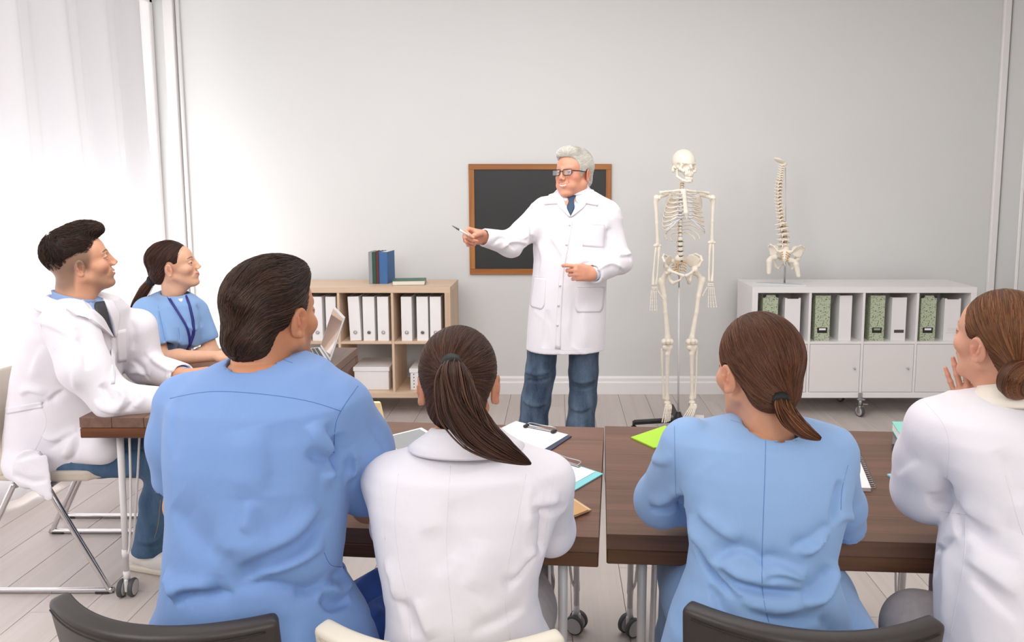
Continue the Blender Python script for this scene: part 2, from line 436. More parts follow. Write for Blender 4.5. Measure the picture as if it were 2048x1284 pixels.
# ------------------------------------------------------------------ tables
TT = 0.72
def table(label, cx, cy, w, d, rot, legs, along='x', group='dark wood tables'):
    t = thing('table', label, 'table', (cx, cy, 0), R(rot), group)
    nb = 6 if along == 'x' else 6
    for i in range(nb):
        if along == 'x':
            bw = d / nb; c = (0, -d / 2 + bw * (i + .5), TT - 0.019); sz = (w, bw - 0.0003, 0.038)
        else:
            bw = w / nb; c = (-w / 2 + bw * (i + .5), 0, TT - 0.019); sz = (bw - 0.0007, d, 0.038)
        MB().box((0, 0, 0), sz, 0.0004 if along == 'x' else .0018).build('tabletop_board', M_walnut if along == 'x' else M_walnuty, t).location = c
    for sx, sy, L, ax in ((0, -1, w, 0), (0, 1, w, 0), (-1, 0, d, 1), (1, 0, d, 1)):
        if ax == 0: b = MB().box((0, 0, 0), (w, 0.045, 0.036), 0.003)
        else: b = MB().box((0, 0, 0), (0.045, d - 0.09, 0.036), 0.003)
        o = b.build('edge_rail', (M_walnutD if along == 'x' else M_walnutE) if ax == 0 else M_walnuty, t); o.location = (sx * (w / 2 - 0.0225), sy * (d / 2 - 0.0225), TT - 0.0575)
    for sx, sy, fx, fy, rz in legs:
        tx, ty = sx * (w / 2 - 0.09), sy * (d / 2 - 0.085); bx, by = tx + fx, ty + fy
        lg = MB().tube([(tx, ty, TT - 0.076), (bx, by, 0.085)], [0.0125, 0.0095], 16).build('leg', M_legw, t)
        br = MB(); inx = -sx
        p = [(tx + inx * 0.035, ty, TT - 0.076), (tx + inx * 0.03 + fx * .5, ty + fy * .5, 0.4), (bx + inx * 0.018, by, 0.2), (bx + inx * 0.007, by, 0.165), (bx, by, 0.17)]
        br.tube(p, 0.0042, 8, spl=4)
        p = [(tx + inx * 0.035, ty - sy * 0.07, TT - 0.076), (bx + inx * 0.022, by - sy * 0.03, 0.25), (bx + inx * 0.007, by - sy * 0.006, 0.165)]
        br.tube(p, 0.0042, 8, spl=4)
        br.tube([(bx, by, 0.15), (bx, by, 0.185)], 0.0115, 12)
        br.build('brace_rod', M_legw, lg)
        caster(lg, (bx, by, 0.1), rz)
    return t
def tb(pa, pb, w, th, side):
    """centre of a table from its near and far corner pixels on one side"""
    a = onz(pa[0], pa[1], TT); b = onz(pb[0], pb[1], TT)
    d = np.linalg.norm((b - a)[:2]); u = np.array([cos(R(th)), sin(R(th))]); v = np.array([-u[1], u[0]])
    c = (a[:2] + b[:2]) / 2 - side * u * w / 2
    return c, d
cB, dB = tb((1197, 1075), (1208, 855), 1.05, -4.6, 1)
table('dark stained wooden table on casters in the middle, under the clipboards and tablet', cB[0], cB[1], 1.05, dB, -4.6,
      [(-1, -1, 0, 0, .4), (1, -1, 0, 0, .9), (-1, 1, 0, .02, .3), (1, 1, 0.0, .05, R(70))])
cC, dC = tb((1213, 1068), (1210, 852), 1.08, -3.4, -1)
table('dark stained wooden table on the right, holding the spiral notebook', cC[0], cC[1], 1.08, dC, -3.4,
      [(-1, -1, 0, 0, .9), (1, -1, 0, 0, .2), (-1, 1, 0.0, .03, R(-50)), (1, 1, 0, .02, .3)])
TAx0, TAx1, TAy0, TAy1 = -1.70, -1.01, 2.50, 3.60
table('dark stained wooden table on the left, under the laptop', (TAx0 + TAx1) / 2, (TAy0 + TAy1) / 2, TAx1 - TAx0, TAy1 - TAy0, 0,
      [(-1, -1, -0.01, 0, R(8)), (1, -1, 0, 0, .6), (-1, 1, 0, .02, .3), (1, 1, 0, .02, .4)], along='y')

# ------------------------------------------------------------------ 4 x 2 cube shelf units
def cube_unit(name, label, X0, Y0, mo, mv, cat, back=False):
    W, D = 1.473, 0.39; Z0 = at(1700, 796, Y0)[2]; Z1 = at(1700, 574.5, Y0)[2]; H = Z1 - Z0
    t = thing(name, label, cat, (X0 + W / 2, Y0 + D / 2, 0))
    def b(nm, c, s, m, bev=0.0015): o = MB().box((0, 0, 0), s, bev).build(nm, m, t); o.location = c; return o
    th = 0.038; ti = 0.016
    b('top_panel', (0, 0, Z1 - th / 2), (W, D, th), mo); b('bottom_panel', (0, 0, Z0 + th / 2), (W, D, th), mo)
    for s in (-1, 1): b('side_panel', (s * (W / 2 - th / 2), 0, (Z0 + Z1) / 2), (th, D, H - 2 * th), mv)
    cw = (W - 2 * th - 3 * ti) / 4; ch = (H - 2 * th - ti) / 2
    for i in range(3): b('divider', (-W / 2 + th + (i + 1) * cw + (i + .5) * ti, 0, (Z0 + Z1) / 2), (ti, D - 0.004, H - 2 * th), mv)
    zm = Z0 + th + ch + ti / 2
    for i in range(4): b('shelf', (-W / 2 + th + (i + .5) * cw + i * ti, 0, zm), (cw, D - 0.006, ti), mo)
    xs = [-W / 2 + th + (i + .5) * cw + i * ti for i in range(4)]
    return t, xs, cw, ch, Z0, Z1, zm, W, D
CBY = 4.70
wc = cube_unit('storage_cabinet', 'long low white cube cabinet with doors standing by the right end of the wall', 1.277, CBY, M_white, M_white, 'cabinet')
t, xs, cw, ch, Z0, Z1, zm, W, D = wc
bp = MB().box((0, D / 2 - 0.004, (Z0 + Z1) / 2), (W - 0.05, 0.006, Z1 - Z0 - 0.05)).build('back_panel', M_whitedoor, t)
for i, x in enumerate(xs):
    zc = Z0 + 0.038 + ch / 2
    dr = MB().box((0, 0, 0), (cw - 0.005, 0.016, ch - 0.005), 0.0015).build('door', M_whitedoor, t); dr.location = (x, -D / 2 + 0.010, zc)
    kn = MB().tube([(cw / 2 - 0.04, -0.008, 0.0), (cw / 2 - 0.04, -0.016, 0.0), (cw / 2 - 0.04, -0.02, 0.0), (cw / 2 - 0.04, -0.026, 0.0)], [0.003, 0.003, 0.007, 0.005], 12).build('knob', M_steel, dr)
# casters on bracket plates, one visible in the centre
for x, y in ((0.0, -D / 2 - 0.005), (-W / 2 + .07, -D / 2 + .06), (W / 2 - .07, -D / 2 + .06), (0, D / 2 - .06), (-W / 2 + .07, D / 2 - .06), (W / 2 - .07, D / 2 - .06)):
    c = caster(t, (x, y, Z0), R(20), r=0.036, twin=False, brake=False)
    pl = MB()
    if y < -D / 2: pl.box((x, -D / 2 - 0.003, Z0 + 0.012), (0.028, 0.004, 0.05), 0.0015)
    pl.box((x, y, Z0 - 0.006), (0.05, 0.04, 0.008), 0.002); pl.box((x - 0.012, y, 0.06), (0.004, 0.02, 0.07), 0.001, ); pl.box((x + 0.016, y, 0.06), (0.004, 0.02, 0.07), 0.001)
    pl.box((x + 0.03, y - 0.01, 0.088), (0.03, 0.022, 0.008), 0.002)
    pl.build('bracket', M_steel, c)
wcab = wc
ws = cube_unit('cube_shelf', 'long low birch cube shelf under the wall left of the chalkboard', -0.703 - 1.473, CBY, M_birch, M_birchz, 'shelf')
t2, xs2 = ws[0], ws[1]
bp = MB()
bp.box((0, D / 2 - 0.004, zm + ch / 2), (W - 0.05, 0.006, ch)); bp.build('back_panel', M_inner, t2)
for x in (-W / 2 + .08, W / 2 - .08):
    for y in (-D / 2 + .06, D / 2 - .06): caster(t2, (x, y, Z0), 0.3, r=0.036, twin=False, brake=False)

# magazine files in the white cabinet
N = NT('green_speckled_board'); vo = N.n('ShaderNodeTexVoronoi'); vo.inputs['Scale'].default_value = 120; N.l(coords(N), vo.inputs['Vector'])
nz = N.n('ShaderNodeTexNoise'); nz.inputs['Scale'].default_value = 60; N.l(coords(N), nz.inputs['Vector'])
mm = N.n('ShaderNodeMath', operation='MULTIPLY_ADD'); mm.inputs[1].default_value = -0.35; mm.inputs[2].default_value = 0.47; N.l(nz.outputs['Fac'], mm.inputs[0])
lt = N.n('ShaderNodeMath', operation='LESS_THAN'); N.l(vo.outputs['Distance'], lt.inputs[0]); N.l(mm.outputs[0], lt.inputs[1])
mx = N.n('ShaderNodeMix', data_type='RGBA'); mx.inputs[6].default_value = lin('#b4bea2'); mx.inputs[7].default_value = lin('#3c4436'); N.l(lt.outputs[0], mx.inputs[0])
N.l(mx.outputs[2], N.b.inputs['Base Color']); N.b.inputs['Roughness'].default_value = 0.7; M_greenbox = N.m
M_filewhite = mat('white_fileboard', '#e8e5e6', 0.55)
fz = zm + 0.008
files = [(1525, 1555.5, 590, 'g', 'corners', 'green speckled magazine file with black corners behind the bun-haired heads, first from the left'),
         (1569, 1600, 596, 'w', 'notch', 'white magazine file with notched top, first white one from the left in the white cabinet'),
         (1630, 1660, 591, 'g', 'label', 'green speckled magazine file with a white card in its label holder, second cubby'),
         (1678, 1703, 591, 'w', 'round', 'plain white magazine file with rounded edge, in the second cubby'),
         (1740, 1769, 591, 'g', 'label2', 'green speckled magazine file with an empty label holder, third cubby'),
         (1783, 1812, 595, 'w', 'slot', 'white magazine file with a dark slot near its foot, third cubby'),
         (1841, 1871.5, 591, 'g', 'corners+label', 'green speckled magazine file with black corners and label holder, fourth cubby'),
         (1888, 1920, 597, 'w', 'notch+emboss', 'white magazine file with embossed label frame, fourth cubby')]
files[0] = files[0][:5] + ('green speckled magazine file with black corners in the leftmost cubby of the white cabinet',)
for xa, xb, yt, c, kind, lab in files:
    fy = CBY + 0.035; A = at(xa, 640, fy); B = at(xb, 640, fy); top = at(xa, yt, fy)[2]; w = B[0] - A[0]; h = top - fz
    m = M_greenbox if c == 'g' else M_filewhite
    ft = thing('magazine_file', lab, 'magazine file', ((A[0] + B[0]) / 2, fy, fz), 0, 'magazine files in the white cabinet')
    d = 0.25; th = 0.003
    sp = MB().box((0, th / 2, h / 2), (w, th, h), 0.001 if kind != 'round' else 0.0014)
    if 'notch' in kind:
        sp = MB(); sp.add([(-w/2, 0, 0), (w/2, 0, 0), (w/2, 0, h), (w/2-.012, 0, h), (w/2-.015, 0, h-.006), (-w/2+.015, 0, h-.006), (-w/2+.012, 0, h), (-w/2, 0, h),
                           (-w/2, th, 0), (w/2, th, 0), (w/2, th, h), (w/2-.012, th, h), (w/2-.015, th, h-.006), (-w/2+.015, th, h-.006), (-w/2+.012, th, h), (-w/2, th, h)],
                          [tuple(range(8)), tuple(range(8, 16))[::-1]] + [(i, (i+1) % 8, 8+(i+1) % 8, 8+i) for i in range(8)])
    sp.build('front_panel', m, ft)
    for s in (-1, 1):
        x = s * (w / 2 - th / 2)
        pr = [(th, 0), (d, 0), (d, h * .45), (th + .03, h), (th, h)]
        V = [(x - th / 2, a, z) for a, z in pr] + [(x + th / 2, a, z) for a, z in pr]
        MB().add(V, [tuple(range(5)), tuple(range(5, 10))[::-1]] + [(i, (i+1) % 5, 5+(i+1) % 5, 5+i) for i in range(5)]).build('side_panel', m, ft)
    MB().box((0, d - th / 2, h * .22), (w - 2 * th, th, h * .44)).build('rear_panel', m, ft)
    MB().box((0, d / 2, th / 2), (w - 2 * th, d - 2 * th, th)).build('bottom', m, ft)
    if 'corners' in kind:
        for s in (-1, 1):
            V = [(s*(w/2+.0006), -.001, h+.001), (s*(w/2-.022), -.001, h+.001), (s*(w/2-.018), -.001, h-.012), (s*(w/2-.010), -.001, h-.017), (s*(w/2+.0006), -.001, h-.018)]
            V2 = [(a, .006, c_) for a, b_, c_ in V]
            MB().add(V + V2, [tuple(range(5)), tuple(range(5, 10))[::-1]] + [(i, (i+1) % 5, 5+(i+1) % 5, 5+i) for i in range(5)]).build('corner_protector', M_black, ft)
    if 'label' in kind:
        hz = h * 0.235
        lh = MB().box((0, -0.002, hz), (w * .66, 0.004, 0.036), 0.0015).build('label_holder', M_black, ft)
        MB().box((0, -0.0044, hz + .007), (w * .44, 0.001, 0.013)).build('card', M_paper if 'label2' not in kind else mat_cache('green_card', '#94a285'), lh)
    if kind == 'slot': MB().box((0.004, -0.0006, h * .22), (w * .66, 0.002, 0.02)).build('slot', mat_cache('dark_slot', '#4d4749'), ft)
    if 'emboss' in kind:
        e = MB().box((0.0, -0.001, h * .27), (w * .5, 0.002, 0.016), 0.0008); e.box((0.0, -0.0015, h * .20), (w * .68, 0.003, 0.004), 0.001); e.build('label_frame', mat_cache('emboss_white', '#dfe0e3'), ft)

# ring binders in the birch shelf
M_binder = mat('white_binder_film', '#f1eeed', 0.35, bump=0.05, bscale=120)
M_bpage = mat('binder_page_block', '#cfc5ba', 0.8, var=.1, vscale=(3, 3, 500))
binders = [(596, 617, 'white ring binder mostly hidden behind the face of the man in the blue scrub top'),
           (624, 644.5, 'white ring binder with a pale finger ring, beside the laptop screen'),
           (652, 672, 'white ring binder standing directly behind the laptop screen'),
           (700, 722, 'white ring binder leaning slightly, leftmost in the middle cubby'),
           (726, 749, 'white ring binder with a dark finger ring in the middle cubby'),
           (755, 777, 'white ring binder with a glinting finger ring, rightmost in the middle cubby'),
           (802.5, 823.5, 'white ring binder with a pale ring, leftmost in the cubby nearest the chalkboard'),
           (833.5, 856, 'white ring binder with a dark ring in the cubby nearest the chalkboard'),
           (860, 882, 'white ring binder rightmost in the birch shelf, above the ponytail')]
for i, (xa, xb, lab) in enumerate(binders):
    fy = CBY + 0.03; A = at(xa, 640, fy); B = at(xb, 640, fy); top = at(xa, 593.5, fy)[2]; w = B[0] - A[0]; h = top - fz; d = 0.27
    bt = thing('ring_binder', lab, 'ring binder', ((A[0] + B[0]) / 2, fy, fz), 0, 'white ring binders in the birch shelf')
    if i == 3: bt.rotation_euler[1] = R(-2.0); bt.location.x -= 0.002; bt.location.z += 0.0012
    MB().box((0, 0.002, h / 2), (w, 0.004, h), 0.001).build('spine', M_binder, bt)
    for s in (-1, 1): MB().box((s * (w / 2 - .0015), d / 2 + .004, h / 2), (0.003, d, h), 0.0008).build('cover_panel', M_binder, bt)
    MB().box((0, d / 2 + .02, h / 2), (w - 0.016, d - 0.05, h - 0.012)).build('page_block', M_bpage, bt)
    rg = MB().tube([(0.011 * cos(a), -0.001, h * .19 + 0.011 * sin(a)) for a in np.arange(20) * 2 * pi / 20], 0.0022, 6, closed=True)
    rg.build('finger_ring', M_steel, bt)
    MB().tube([(0, -0.0005, h * .19), (0, -0.0012, h * .19)], 0.009, 16).build('ring_hole', mat_cache('ring_dark', '#6f6b6b') if i in (4, 7) else mat_cache('ring_pale', '#dad6d4'), bt)

# lidded boxes in the lower cubbies
def storage_box(xa, xb, ytop, ybot, lab, holes=False):
    fy = CBY + 0.05; A = at(xa, ybot, fy); B = at(xb, ybot, fy); zb = Z0 + 0.038; zt = at(xa, ytop, fy)[2]; w = B[0] - A[0]; d = 0.27
    t = thing('storage_box', lab, 'box', ((A[0] + B[0]) / 2, fy + d / 2, zb), 0, 'white lidded boxes in the birch shelf')
    h = zt - zb
    MB().box((0, 0, (h - .004) / 2), (w - .012, d - .012, h - .004), 0.003).build('box_body', M_board, t)
    MB().box((0, 0, h - .0125), (w, d, .029), 0.0025).build('lid', M_board, t)
    if holes:
        for k in range(5): MB().box((-w / 2 + .03, -d / 2 + .0055, .02 + k * .022), (.006, .002, .009), 0.0008).build('eyelet', M_dgrey, t)
storage_box(707, 779.5, 735, 776, 'white lidded cardboard box in the lower middle cubby of the birch shelf')
storage_box(819, 890, 738, 778, 'white lidded box with eyelets, half hidden behind the ponytailed head', True)

# ------------------------------------------------------------------ books on the birch shelf
TOPZ = Z1
def upright_book(xa, xb, yt, yb, col, lab, dx=0.0, rot=-6, th_page='#e8e4da', d=0.15):
    yy = 4.86; A = at(xa, yb, yy); B = at(xb, yb, yy); w = B[0] - A[0]; h = at(xa, yt, yy)[2] - TOPZ
    t = thing('book', lab, 'book', ((A[0] + B[0]) / 2, yy, TOPZ), R(rot), 'books on the birch shelf')
    m = mat('cover_' + col[1:], col, 0.55, bump=.05, bscale=300)
    cv = MB().box((0, 0.0015, h / 2), (w, 0.003, h), .001)
    for s in (-1, 1): cv.box((s * (w / 2 - .0012), d / 2, h / 2), (.0024, d, h), .0008)
    cv.build('cover', m, t)
    MB().box((0, d / 2 + .001, h / 2), (w - .006, d - .007, h - .008)).build('page_block', mat_cache('page_cream', '#e6e0d2'), t)
upright_book(738, 745.5, 504, 567, '#8d9195', 'slim grey hardback standing at the left end of the upright books')
upright_book(745.5, 752.5, 504.5, 567, '#27503f', 'slim dark green hardback standing between the grey and the maroon books')
upright_book(752.5, 758.5, 504, 567, '#5c2a2a', 'slim maroon hardback standing beside the thick blue book')
upright_book(758.5, 776, 504, 567.5, '#3c679c', 'thick blue hardback standing at the right end of the upright books')
bx = thing('book', 'dark green book with cream pages lying flat on the birch shelf', 'book', (*at(819, 565, 4.86)[:2], TOPZ), R(7), 'books on the birch shelf')
cv = MB().box((0, 0, .0012), (.215, .15, .0024), .001); cv.box((0, 0, .0298), (.215, .15, .0024), .001); cv.box((0, .0738, .0155), (.215, .0024, .03), .001)
cv.build('cover', mat_cache('cover_green2', '#3d6a58'), bx)
MB().box((0, -.001, .0155), (.208, .142, .0262)).build('page_block', mat_cache('page_cream', '#e6e0d2'), bx)

# ------------------------------------------------------------------ chalkboard
yy = WALLY - 0.012
a = at(937, 328, yy); b = at(1221.5, 548.5, yy)
cw_, chh = b[0] - a[0], a[2] - b[2]
cbt = thing('chalkboard', 'blank black chalkboard in a brown wooden frame on the back wall', 'chalkboard', ((a[0] + b[0]) / 2, WALLY, (a[2] + b[2]) / 2))
M_oakx = wood('aged_oak_x', '#8a5328', '#b5783e', 0, 0.45, 0.6, 1.0, 0.15, 0.12); M_oakz = wood('aged_oak_z', '#94592a', '#c2864a', 2, 0.45, 0.6, 1.0, 0.15, 0.12)
MB().box((0, -0.008, 0), (cw_ - .05, .008, chh - .05)).build('slate', mat('chalkboard_slate', '#2b2a2b', 0.55, var=.12, vscale=(2, 2, 3), bump=.05, bscale=50), cbt)
fw = 0.040
for s in (-1, 1):
    o = MB().box((0, 0, 0), (cw_, .022, fw), .002).build('frame_rail', M_oakx, cbt); o.location = (0, -.0115, s * (chh / 2 - fw / 2))
    o = MB().box((0, 0, 0), (fw, .021, chh - 2 * fw), .002).build('frame_stile', M_oakz, cbt); o.location = (s * (cw_ / 2 - fw / 2), -.0115, 0)

# ------------------------------------------------------------------ upholstered cantilever chairs
def chair(label, loc, rz, m, mseam, group, bw=0.225, top=0.808, back=True):
    t = thing('chair', label, 'chair', (loc[0], loc[1], 0), R(rz), group)
    G = []
    for v in np.linspace(0, 1, 15):
        row = []
        for u in np.linspace(-1, 1, 25):
            wv = bw * (1 - 0.06 * (1 - v))
            z = 0.445 + (top - 0.445) * v + 0.0 * u
            y = -0.205 - 0.082 * (1 - u * u) * (0.25 + .75 * v) - 0.045 * v + 0.03 * (1 - v) ** 2
            row.append((wv * u, y, z))
        G.append(row)
    o = MB().grid(G, thick=0.036).build('backrest', m, t)
    bv = o.modifiers.new('round', 'BEVEL'); bv.width = 0.011; bv.segments = 3; bv.angle_limit = R(50)
    Gn = np.array(G); top_r = Gn[-1] + np.array([0, 0, .0015])
    sm = MB()
    for off in (0.0, 0.036):
        e = []
        for u in np.linspace(-.92, .92, 40):
            e.append((bw * u, -0.205 - 0.082 * (1 - u * u) - 0.045 + off * .985 - (0.0004 if not off else -.0008), top - 0.012))
        sm.tube(e, 0.0013, 5)
    e = [(0, -0.205 - 0.082 * (0.25 + .75 * v) - 0.045 * v + 0.03 * (1 - v) ** 2 - 0.0004, 0.445 + (top - .445) * v) for v in np.linspace(0.05, .965, 20)]
    sm.tube(e, 0.0012, 5)
    sm.build('seam', mseam, o)
    st = MB(); ol = [(-.20, -.23), (-.215, 0.0), (-.205, .15), (-.13, .235), (.13, .235), (.205, .15), (.215, 0.0), (.20, -.23)]
    st.prism(ol, .425, .468); so = st.build('seat', m, t)
    bv = so.modifiers.new('round', 'BEVEL'); bv.width = 0.012; bv.segments = 3
    fr = MB()
    for s in (-1, 1):
        x = s * 0.235
        pts = [(s * .12, .02, .418), (x - s * .02, .02, .415), (x, .035, .395), (x, .215, .04), (x, .225, .016), (x, .20, .011), (x, -.28, .011), (x, -.305, .016), (x, -.30, .04), (x, -.12, .395), (x - s * .02, -.11, .415), (s * .12, -.11, .418)]
        fr.tube(pts, 0.0105, 12, spl=5)
    fr.build('chrome_frame', M_chrome, t)
    for s in (-1, 1):
        for y in (.205, -.285): MB().box((s * .235, y, .006), (.026, .055, .012), .004).build('foot_pad', M_black, t)
    return t
def leather(n, c): return mat(n, c, 0.42, bump=.25, bscale=420, spec=.45, bdist=.0006)
M_lth = leather('black_brown_leather', '#37312f'); M_lths = mat('dark_seam_thread', '#1d1917', .7)
M_bge = leather('beige_leather', '#cfc4b6'); M_bges = mat('beige_seam_thread', '#a89b8b', .7)
M_crm = leather('cream_leather', '#e6ddcc'); M_crms = mat('cream_seam_thread', '#c3b79f', .7)
chair('black leather chair behind the man in the blue scrub top, back at lower left', (-0.655, 1.44), -9, M_lth, M_lths, 'upholstered cantilever chairs')
chair('cream leather chair behind the ponytailed woman, lowest in the middle', (-0.190, 1.43), -4, M_crm, M_crms, 'upholstered cantilever chairs', top=.775)
chair('black leather chair behind the woman in the light blue scrub top', (0.466, 1.43), -6, M_lth, M_lths, 'upholstered cantilever chairs', top=.805)
chair('beige leather chair on chrome sled legs, under the young man in the white coat', (-1.93, 2.84), -90, M_bge, M_bges, 'upholstered cantilever chairs', top=.80)
chair('beige leather chair further back, under the woman with the blue lanyard', (-1.98, 3.46), -90, M_bge, M_bges, 'upholstered cantilever chairs', top=.80)
chair('beige leather chair at the right edge, under the woman with the low bun', (1.17, 1.30), 55, M_bge, M_bges, 'upholstered cantilever chairs', top=.80)

# ------------------------------------------------------------------ implicit modelling: smooth unions meshed by surface nets
class SDF:
    def __init__(s, lo, hi, h):
        s.lo = np.array(lo, float); s.h = h
        s.n = np.maximum(np.ceil((np.array(hi, float) - s.lo) / h).astype(int) + 1, 4)
        s.D = np.full(s.n, 0.5, np.float32)
    def win(s, lo, hi):
        a = np.clip(np.floor((np.array(lo) - s.lo) / s.h).astype(int), 0, s.n - 1)
        b = np.clip(np.ceil((np.array(hi) - s.lo) / s.h).astype(int) + 1, a + 1, s.n)
        sl = tuple(slice(a[i], b[i]) for i in range(3))
        g = [(s.lo[i] + s.h * np.arange(a[i], b[i])).astype(np.float32) for i in range(3)]
        return sl, g[0][:, None, None], g[1][None, :, None], g[2][None, None, :]
    def op(s, fn, lo, hi, k, mode='add'):
        pad = k + 2.5 * s.h; sl, X, Y, Z = s.win(np.array(lo) - pad, np.array(hi) + pad)
        d = fn(X, Y, Z).astype(np.float32); D = s.D[sl]
        if mode == 'add':
            m = np.minimum(D, d)
            if k > 0: hh = np.maximum(k - np.abs(D - d), 0) / k; m = m - hh * hh * k / 4
        else:
            d = -d if mode == 'sub' else d
            m = np.maximum(D, d)
            if k > 0: hh = np.maximum(k - np.abs(D - d), 0) / k; m = m + hh * hh * k / 4
        s.D[sl] = m
        return s
    def cap(s, a, b, ra, rb=None, k=0.01, mode='add', flat=None):
        """tapered capsule; flat=(axis vector, factor) squashes it across that axis"""
        a = np.array(a, float); b = np.array(b, float); rb = ra if rb is None else rb; ab = b - a; L2 = float(ab.dot(ab)) + 1e-12
        fv = None
        if flat is not None: fv = np.array(flat[0], float); fv /= np.linalg.norm(fv); ff = flat[1] - 1
        def fn(X, Y, Z):
            px, py, pz = X - a[0], Y - a[1], Z - a[2]
            t = np.clip((px * ab[0] + py * ab[1] + pz * ab[2]) / L2, 0, 1)
            dx, dy, dz = px - t * ab[0], py - t * ab[1], pz - t * ab[2]
            if fv is not None:
                q = (dx * fv[0] + dy * fv[1] + dz * fv[2]) * ff
                dx, dy, dz = dx + q * fv[0], dy + q * fv[1], dz + q * fv[2]
            return np.sqrt(dx * dx + dy * dy + dz * dz) - (ra + (rb - ra) * t)
        r = max(ra, rb); return s.op(fn, np.minimum(a, b) - r, np.maximum(a, b) + r, k, mode)
    def ell(s, c, r, k=0.01, mode='add', M=None):
        c = np.array(c, float); r = np.array(r, float)
        def fn(X, Y, Z):
            x, y, z = X - c[0], Y - c[1], Z - c[2]
            if M is not None: x, y, z = (M[0][0] * x + M[1][0] * y + M[2][0] * z, M[0][1] * x + M[1][1] * y + M[2][1] * z, M[0][2] * x + M[1][2] * y + M[2][2] * z)
            k0 = np.sqrt((x / r[0]) ** 2 + (y / r[1]) ** 2 + (z / r[2]) ** 2)
            k1 = np.sqrt((x / r[0] ** 2) ** 2 + (y / r[1] ** 2) ** 2 + (z / r[2] ** 2) ** 2) + 1e-9
            return k0 * (k0 - 1) / k1
        e = np.full(3, r.max()) if M is not None else r
        return s.op(fn, c - e, c + e, k, mode)
    def chain(s, pts, rad, k=0.01, mode='add', flat=None):
        for i in range(len(pts) - 1): s.cap(pts[i], pts[i + 1], rad[i], rad[i + 1], k, mode, flat)
        return s
    def loft(s, sl, k=0.02, mode='add'):
        """sl rows: z, cx, cy, rx, ry, n, rot   (rot in degrees about z)"""
        A = np.array(sorted(sl, key=lambda r: r[0]), float); z = A[:, 0]
        def fn(X, Y, Z):
            zz = np.clip(Z[0, 0, :], z[0], z[-1]); P = [np.interp(zz, z, A[:, i]).astype(np.float32)[None, None, :] for i in range(1, 7)]
            cx, cy, rx, ry, n, ro = P; ca, sa = np.cos(np.radians(ro)), np.sin(np.radians(ro))
            x, y = X - cx, Y - cy; u, v = np.abs(x * ca + y * sa) / rx, np.abs(-x * sa + y * ca) / ry
            q = (u ** n + v ** n + 1e-9) ** (1 / n)
            d = (q - 1) * np.minimum(rx, ry) * (1 + 0.0 * q)
            e = np.maximum(z[0] - Z, Z - z[-1])
            return np.where(e > 0, np.sqrt(np.maximum(d, 0) ** 2 + e * e), np.maximum(d, -0.05))
        m = A[:, 3:5].max(); return s.op(fn, (A[:, 1].min() - m, A[:, 2].min() - m, z[0]), (A[:, 1].max() + m, A[:, 2].max() + m, z[-1]), k, mode)
    def half(s, p, nrm, k=0.004, lo=None, hi=None):
        """keep only the side the normal points away from, inside the window"""
        p = np.array(p, float); nrm = np.array(nrm, float); nrm /= np.linalg.norm(nrm)
        lo = s.lo if lo is None else lo; hi = s.lo + s.n * s.h if hi is None else hi
        return s.op(lambda X, Y, Z: (X - p[0]) * nrm[0] + (Y - p[1]) * nrm[1] + (Z - p[2]) * nrm[2], lo, hi, k, 'isect')
    def mesh(s, smooth=1):
        D = s.D; D[0], D[-1], D[:, 0], D[:, -1], D[:, :, 0], D[:, :, -1] = [0.5] * 6
        I = D < 0
        c = np.zeros(s.n - 1, np.int8)
        for i in (0, 1):
            for j in (0, 1):
                for k in (0, 1): c += I[i:s.n[0] - 1 + i, j:s.n[1] - 1 + j, k:s.n[2] - 1 + k]
        act = (c > 0) & (c < 8); ii = np.argwhere(act); idx = np.full(act.shape, -1, np.int32); idx[act] = np.arange(len(ii))
        cor = {}
        for i in (0, 1):
            for j in (0, 1):
                for k in (0, 1): cor[i, j, k] = D[ii[:, 0] + i, ii[:, 1] + j, ii[:, 2] + k]
        acc = np.zeros((len(ii), 3)); cnt = np.zeros(len(ii))
        for a in cor:
            for ax in range(3):
                if a[ax]: continue
                b = list(a); b[ax] = 1; b = tuple(b); da, db = cor[a], cor[b]; cr = (da < 0) != (db < 0)
                t = np.where(cr, da / np.where(cr, da - db, 1), 0)
                p = np.tile(np.array(a, float), (len(ii), 1)); p[:, ax] += t
                acc += p * cr[:, None]; cnt += cr
        V = (ii + acc / cnt[:, None]) * s.h + s.lo
        F = []
        for ax in range(3):
            o1, o2 = [(1, 2), (2, 0), (0, 1)][ax]
            sa = [slice(1, -1)] * 3; sa[ax] = slice(0, -1); sb = list(sa); sb[ax] = slice(1, None)
            A, B = I[tuple(sa)], I[tuple(sb)]; ch = np.argwhere(A != B)
            if not len(ch): continue
            q = ch + 1; q[:, ax] -= 1
            d = A[tuple(ch.T)]
            e1 = np.zeros(3, int); e1[o1] = 1; e2 = np.zeros(3, int); e2[o2] = 1
            g = lambda p: idx[p[:, 0], p[:, 1], p[:, 2]]
            Q = np.stack([g(q - e1 - e2), g(q - e2), g(q), g(q - e1)], 1)
            Q[~d] = Q[~d][:, ::-1]; F.append(Q)
        F = np.concatenate(F)
        for _ in range(smooth): V = lap(V, F, 0.5)
        return V, F
def lap(V, F, w=0.5, mask=None):
    S = np.zeros_like(V); C = np.zeros(len(V))
    for a, b in ((0, 1), (1, 2), (2, 3), (3, 0)):
        for p, q in ((a, b), (b, a)):
            for i in range(3): S[:, i] += np.bincount(F[:, p], V[F[:, q], i], len(V))
            C += np.bincount(F[:, p], minlength=len(V))
    T = V + w * (S / np.maximum(C, 1)[:, None] - V)
    return T if mask is None else V + (T - V) * mask[:, None]
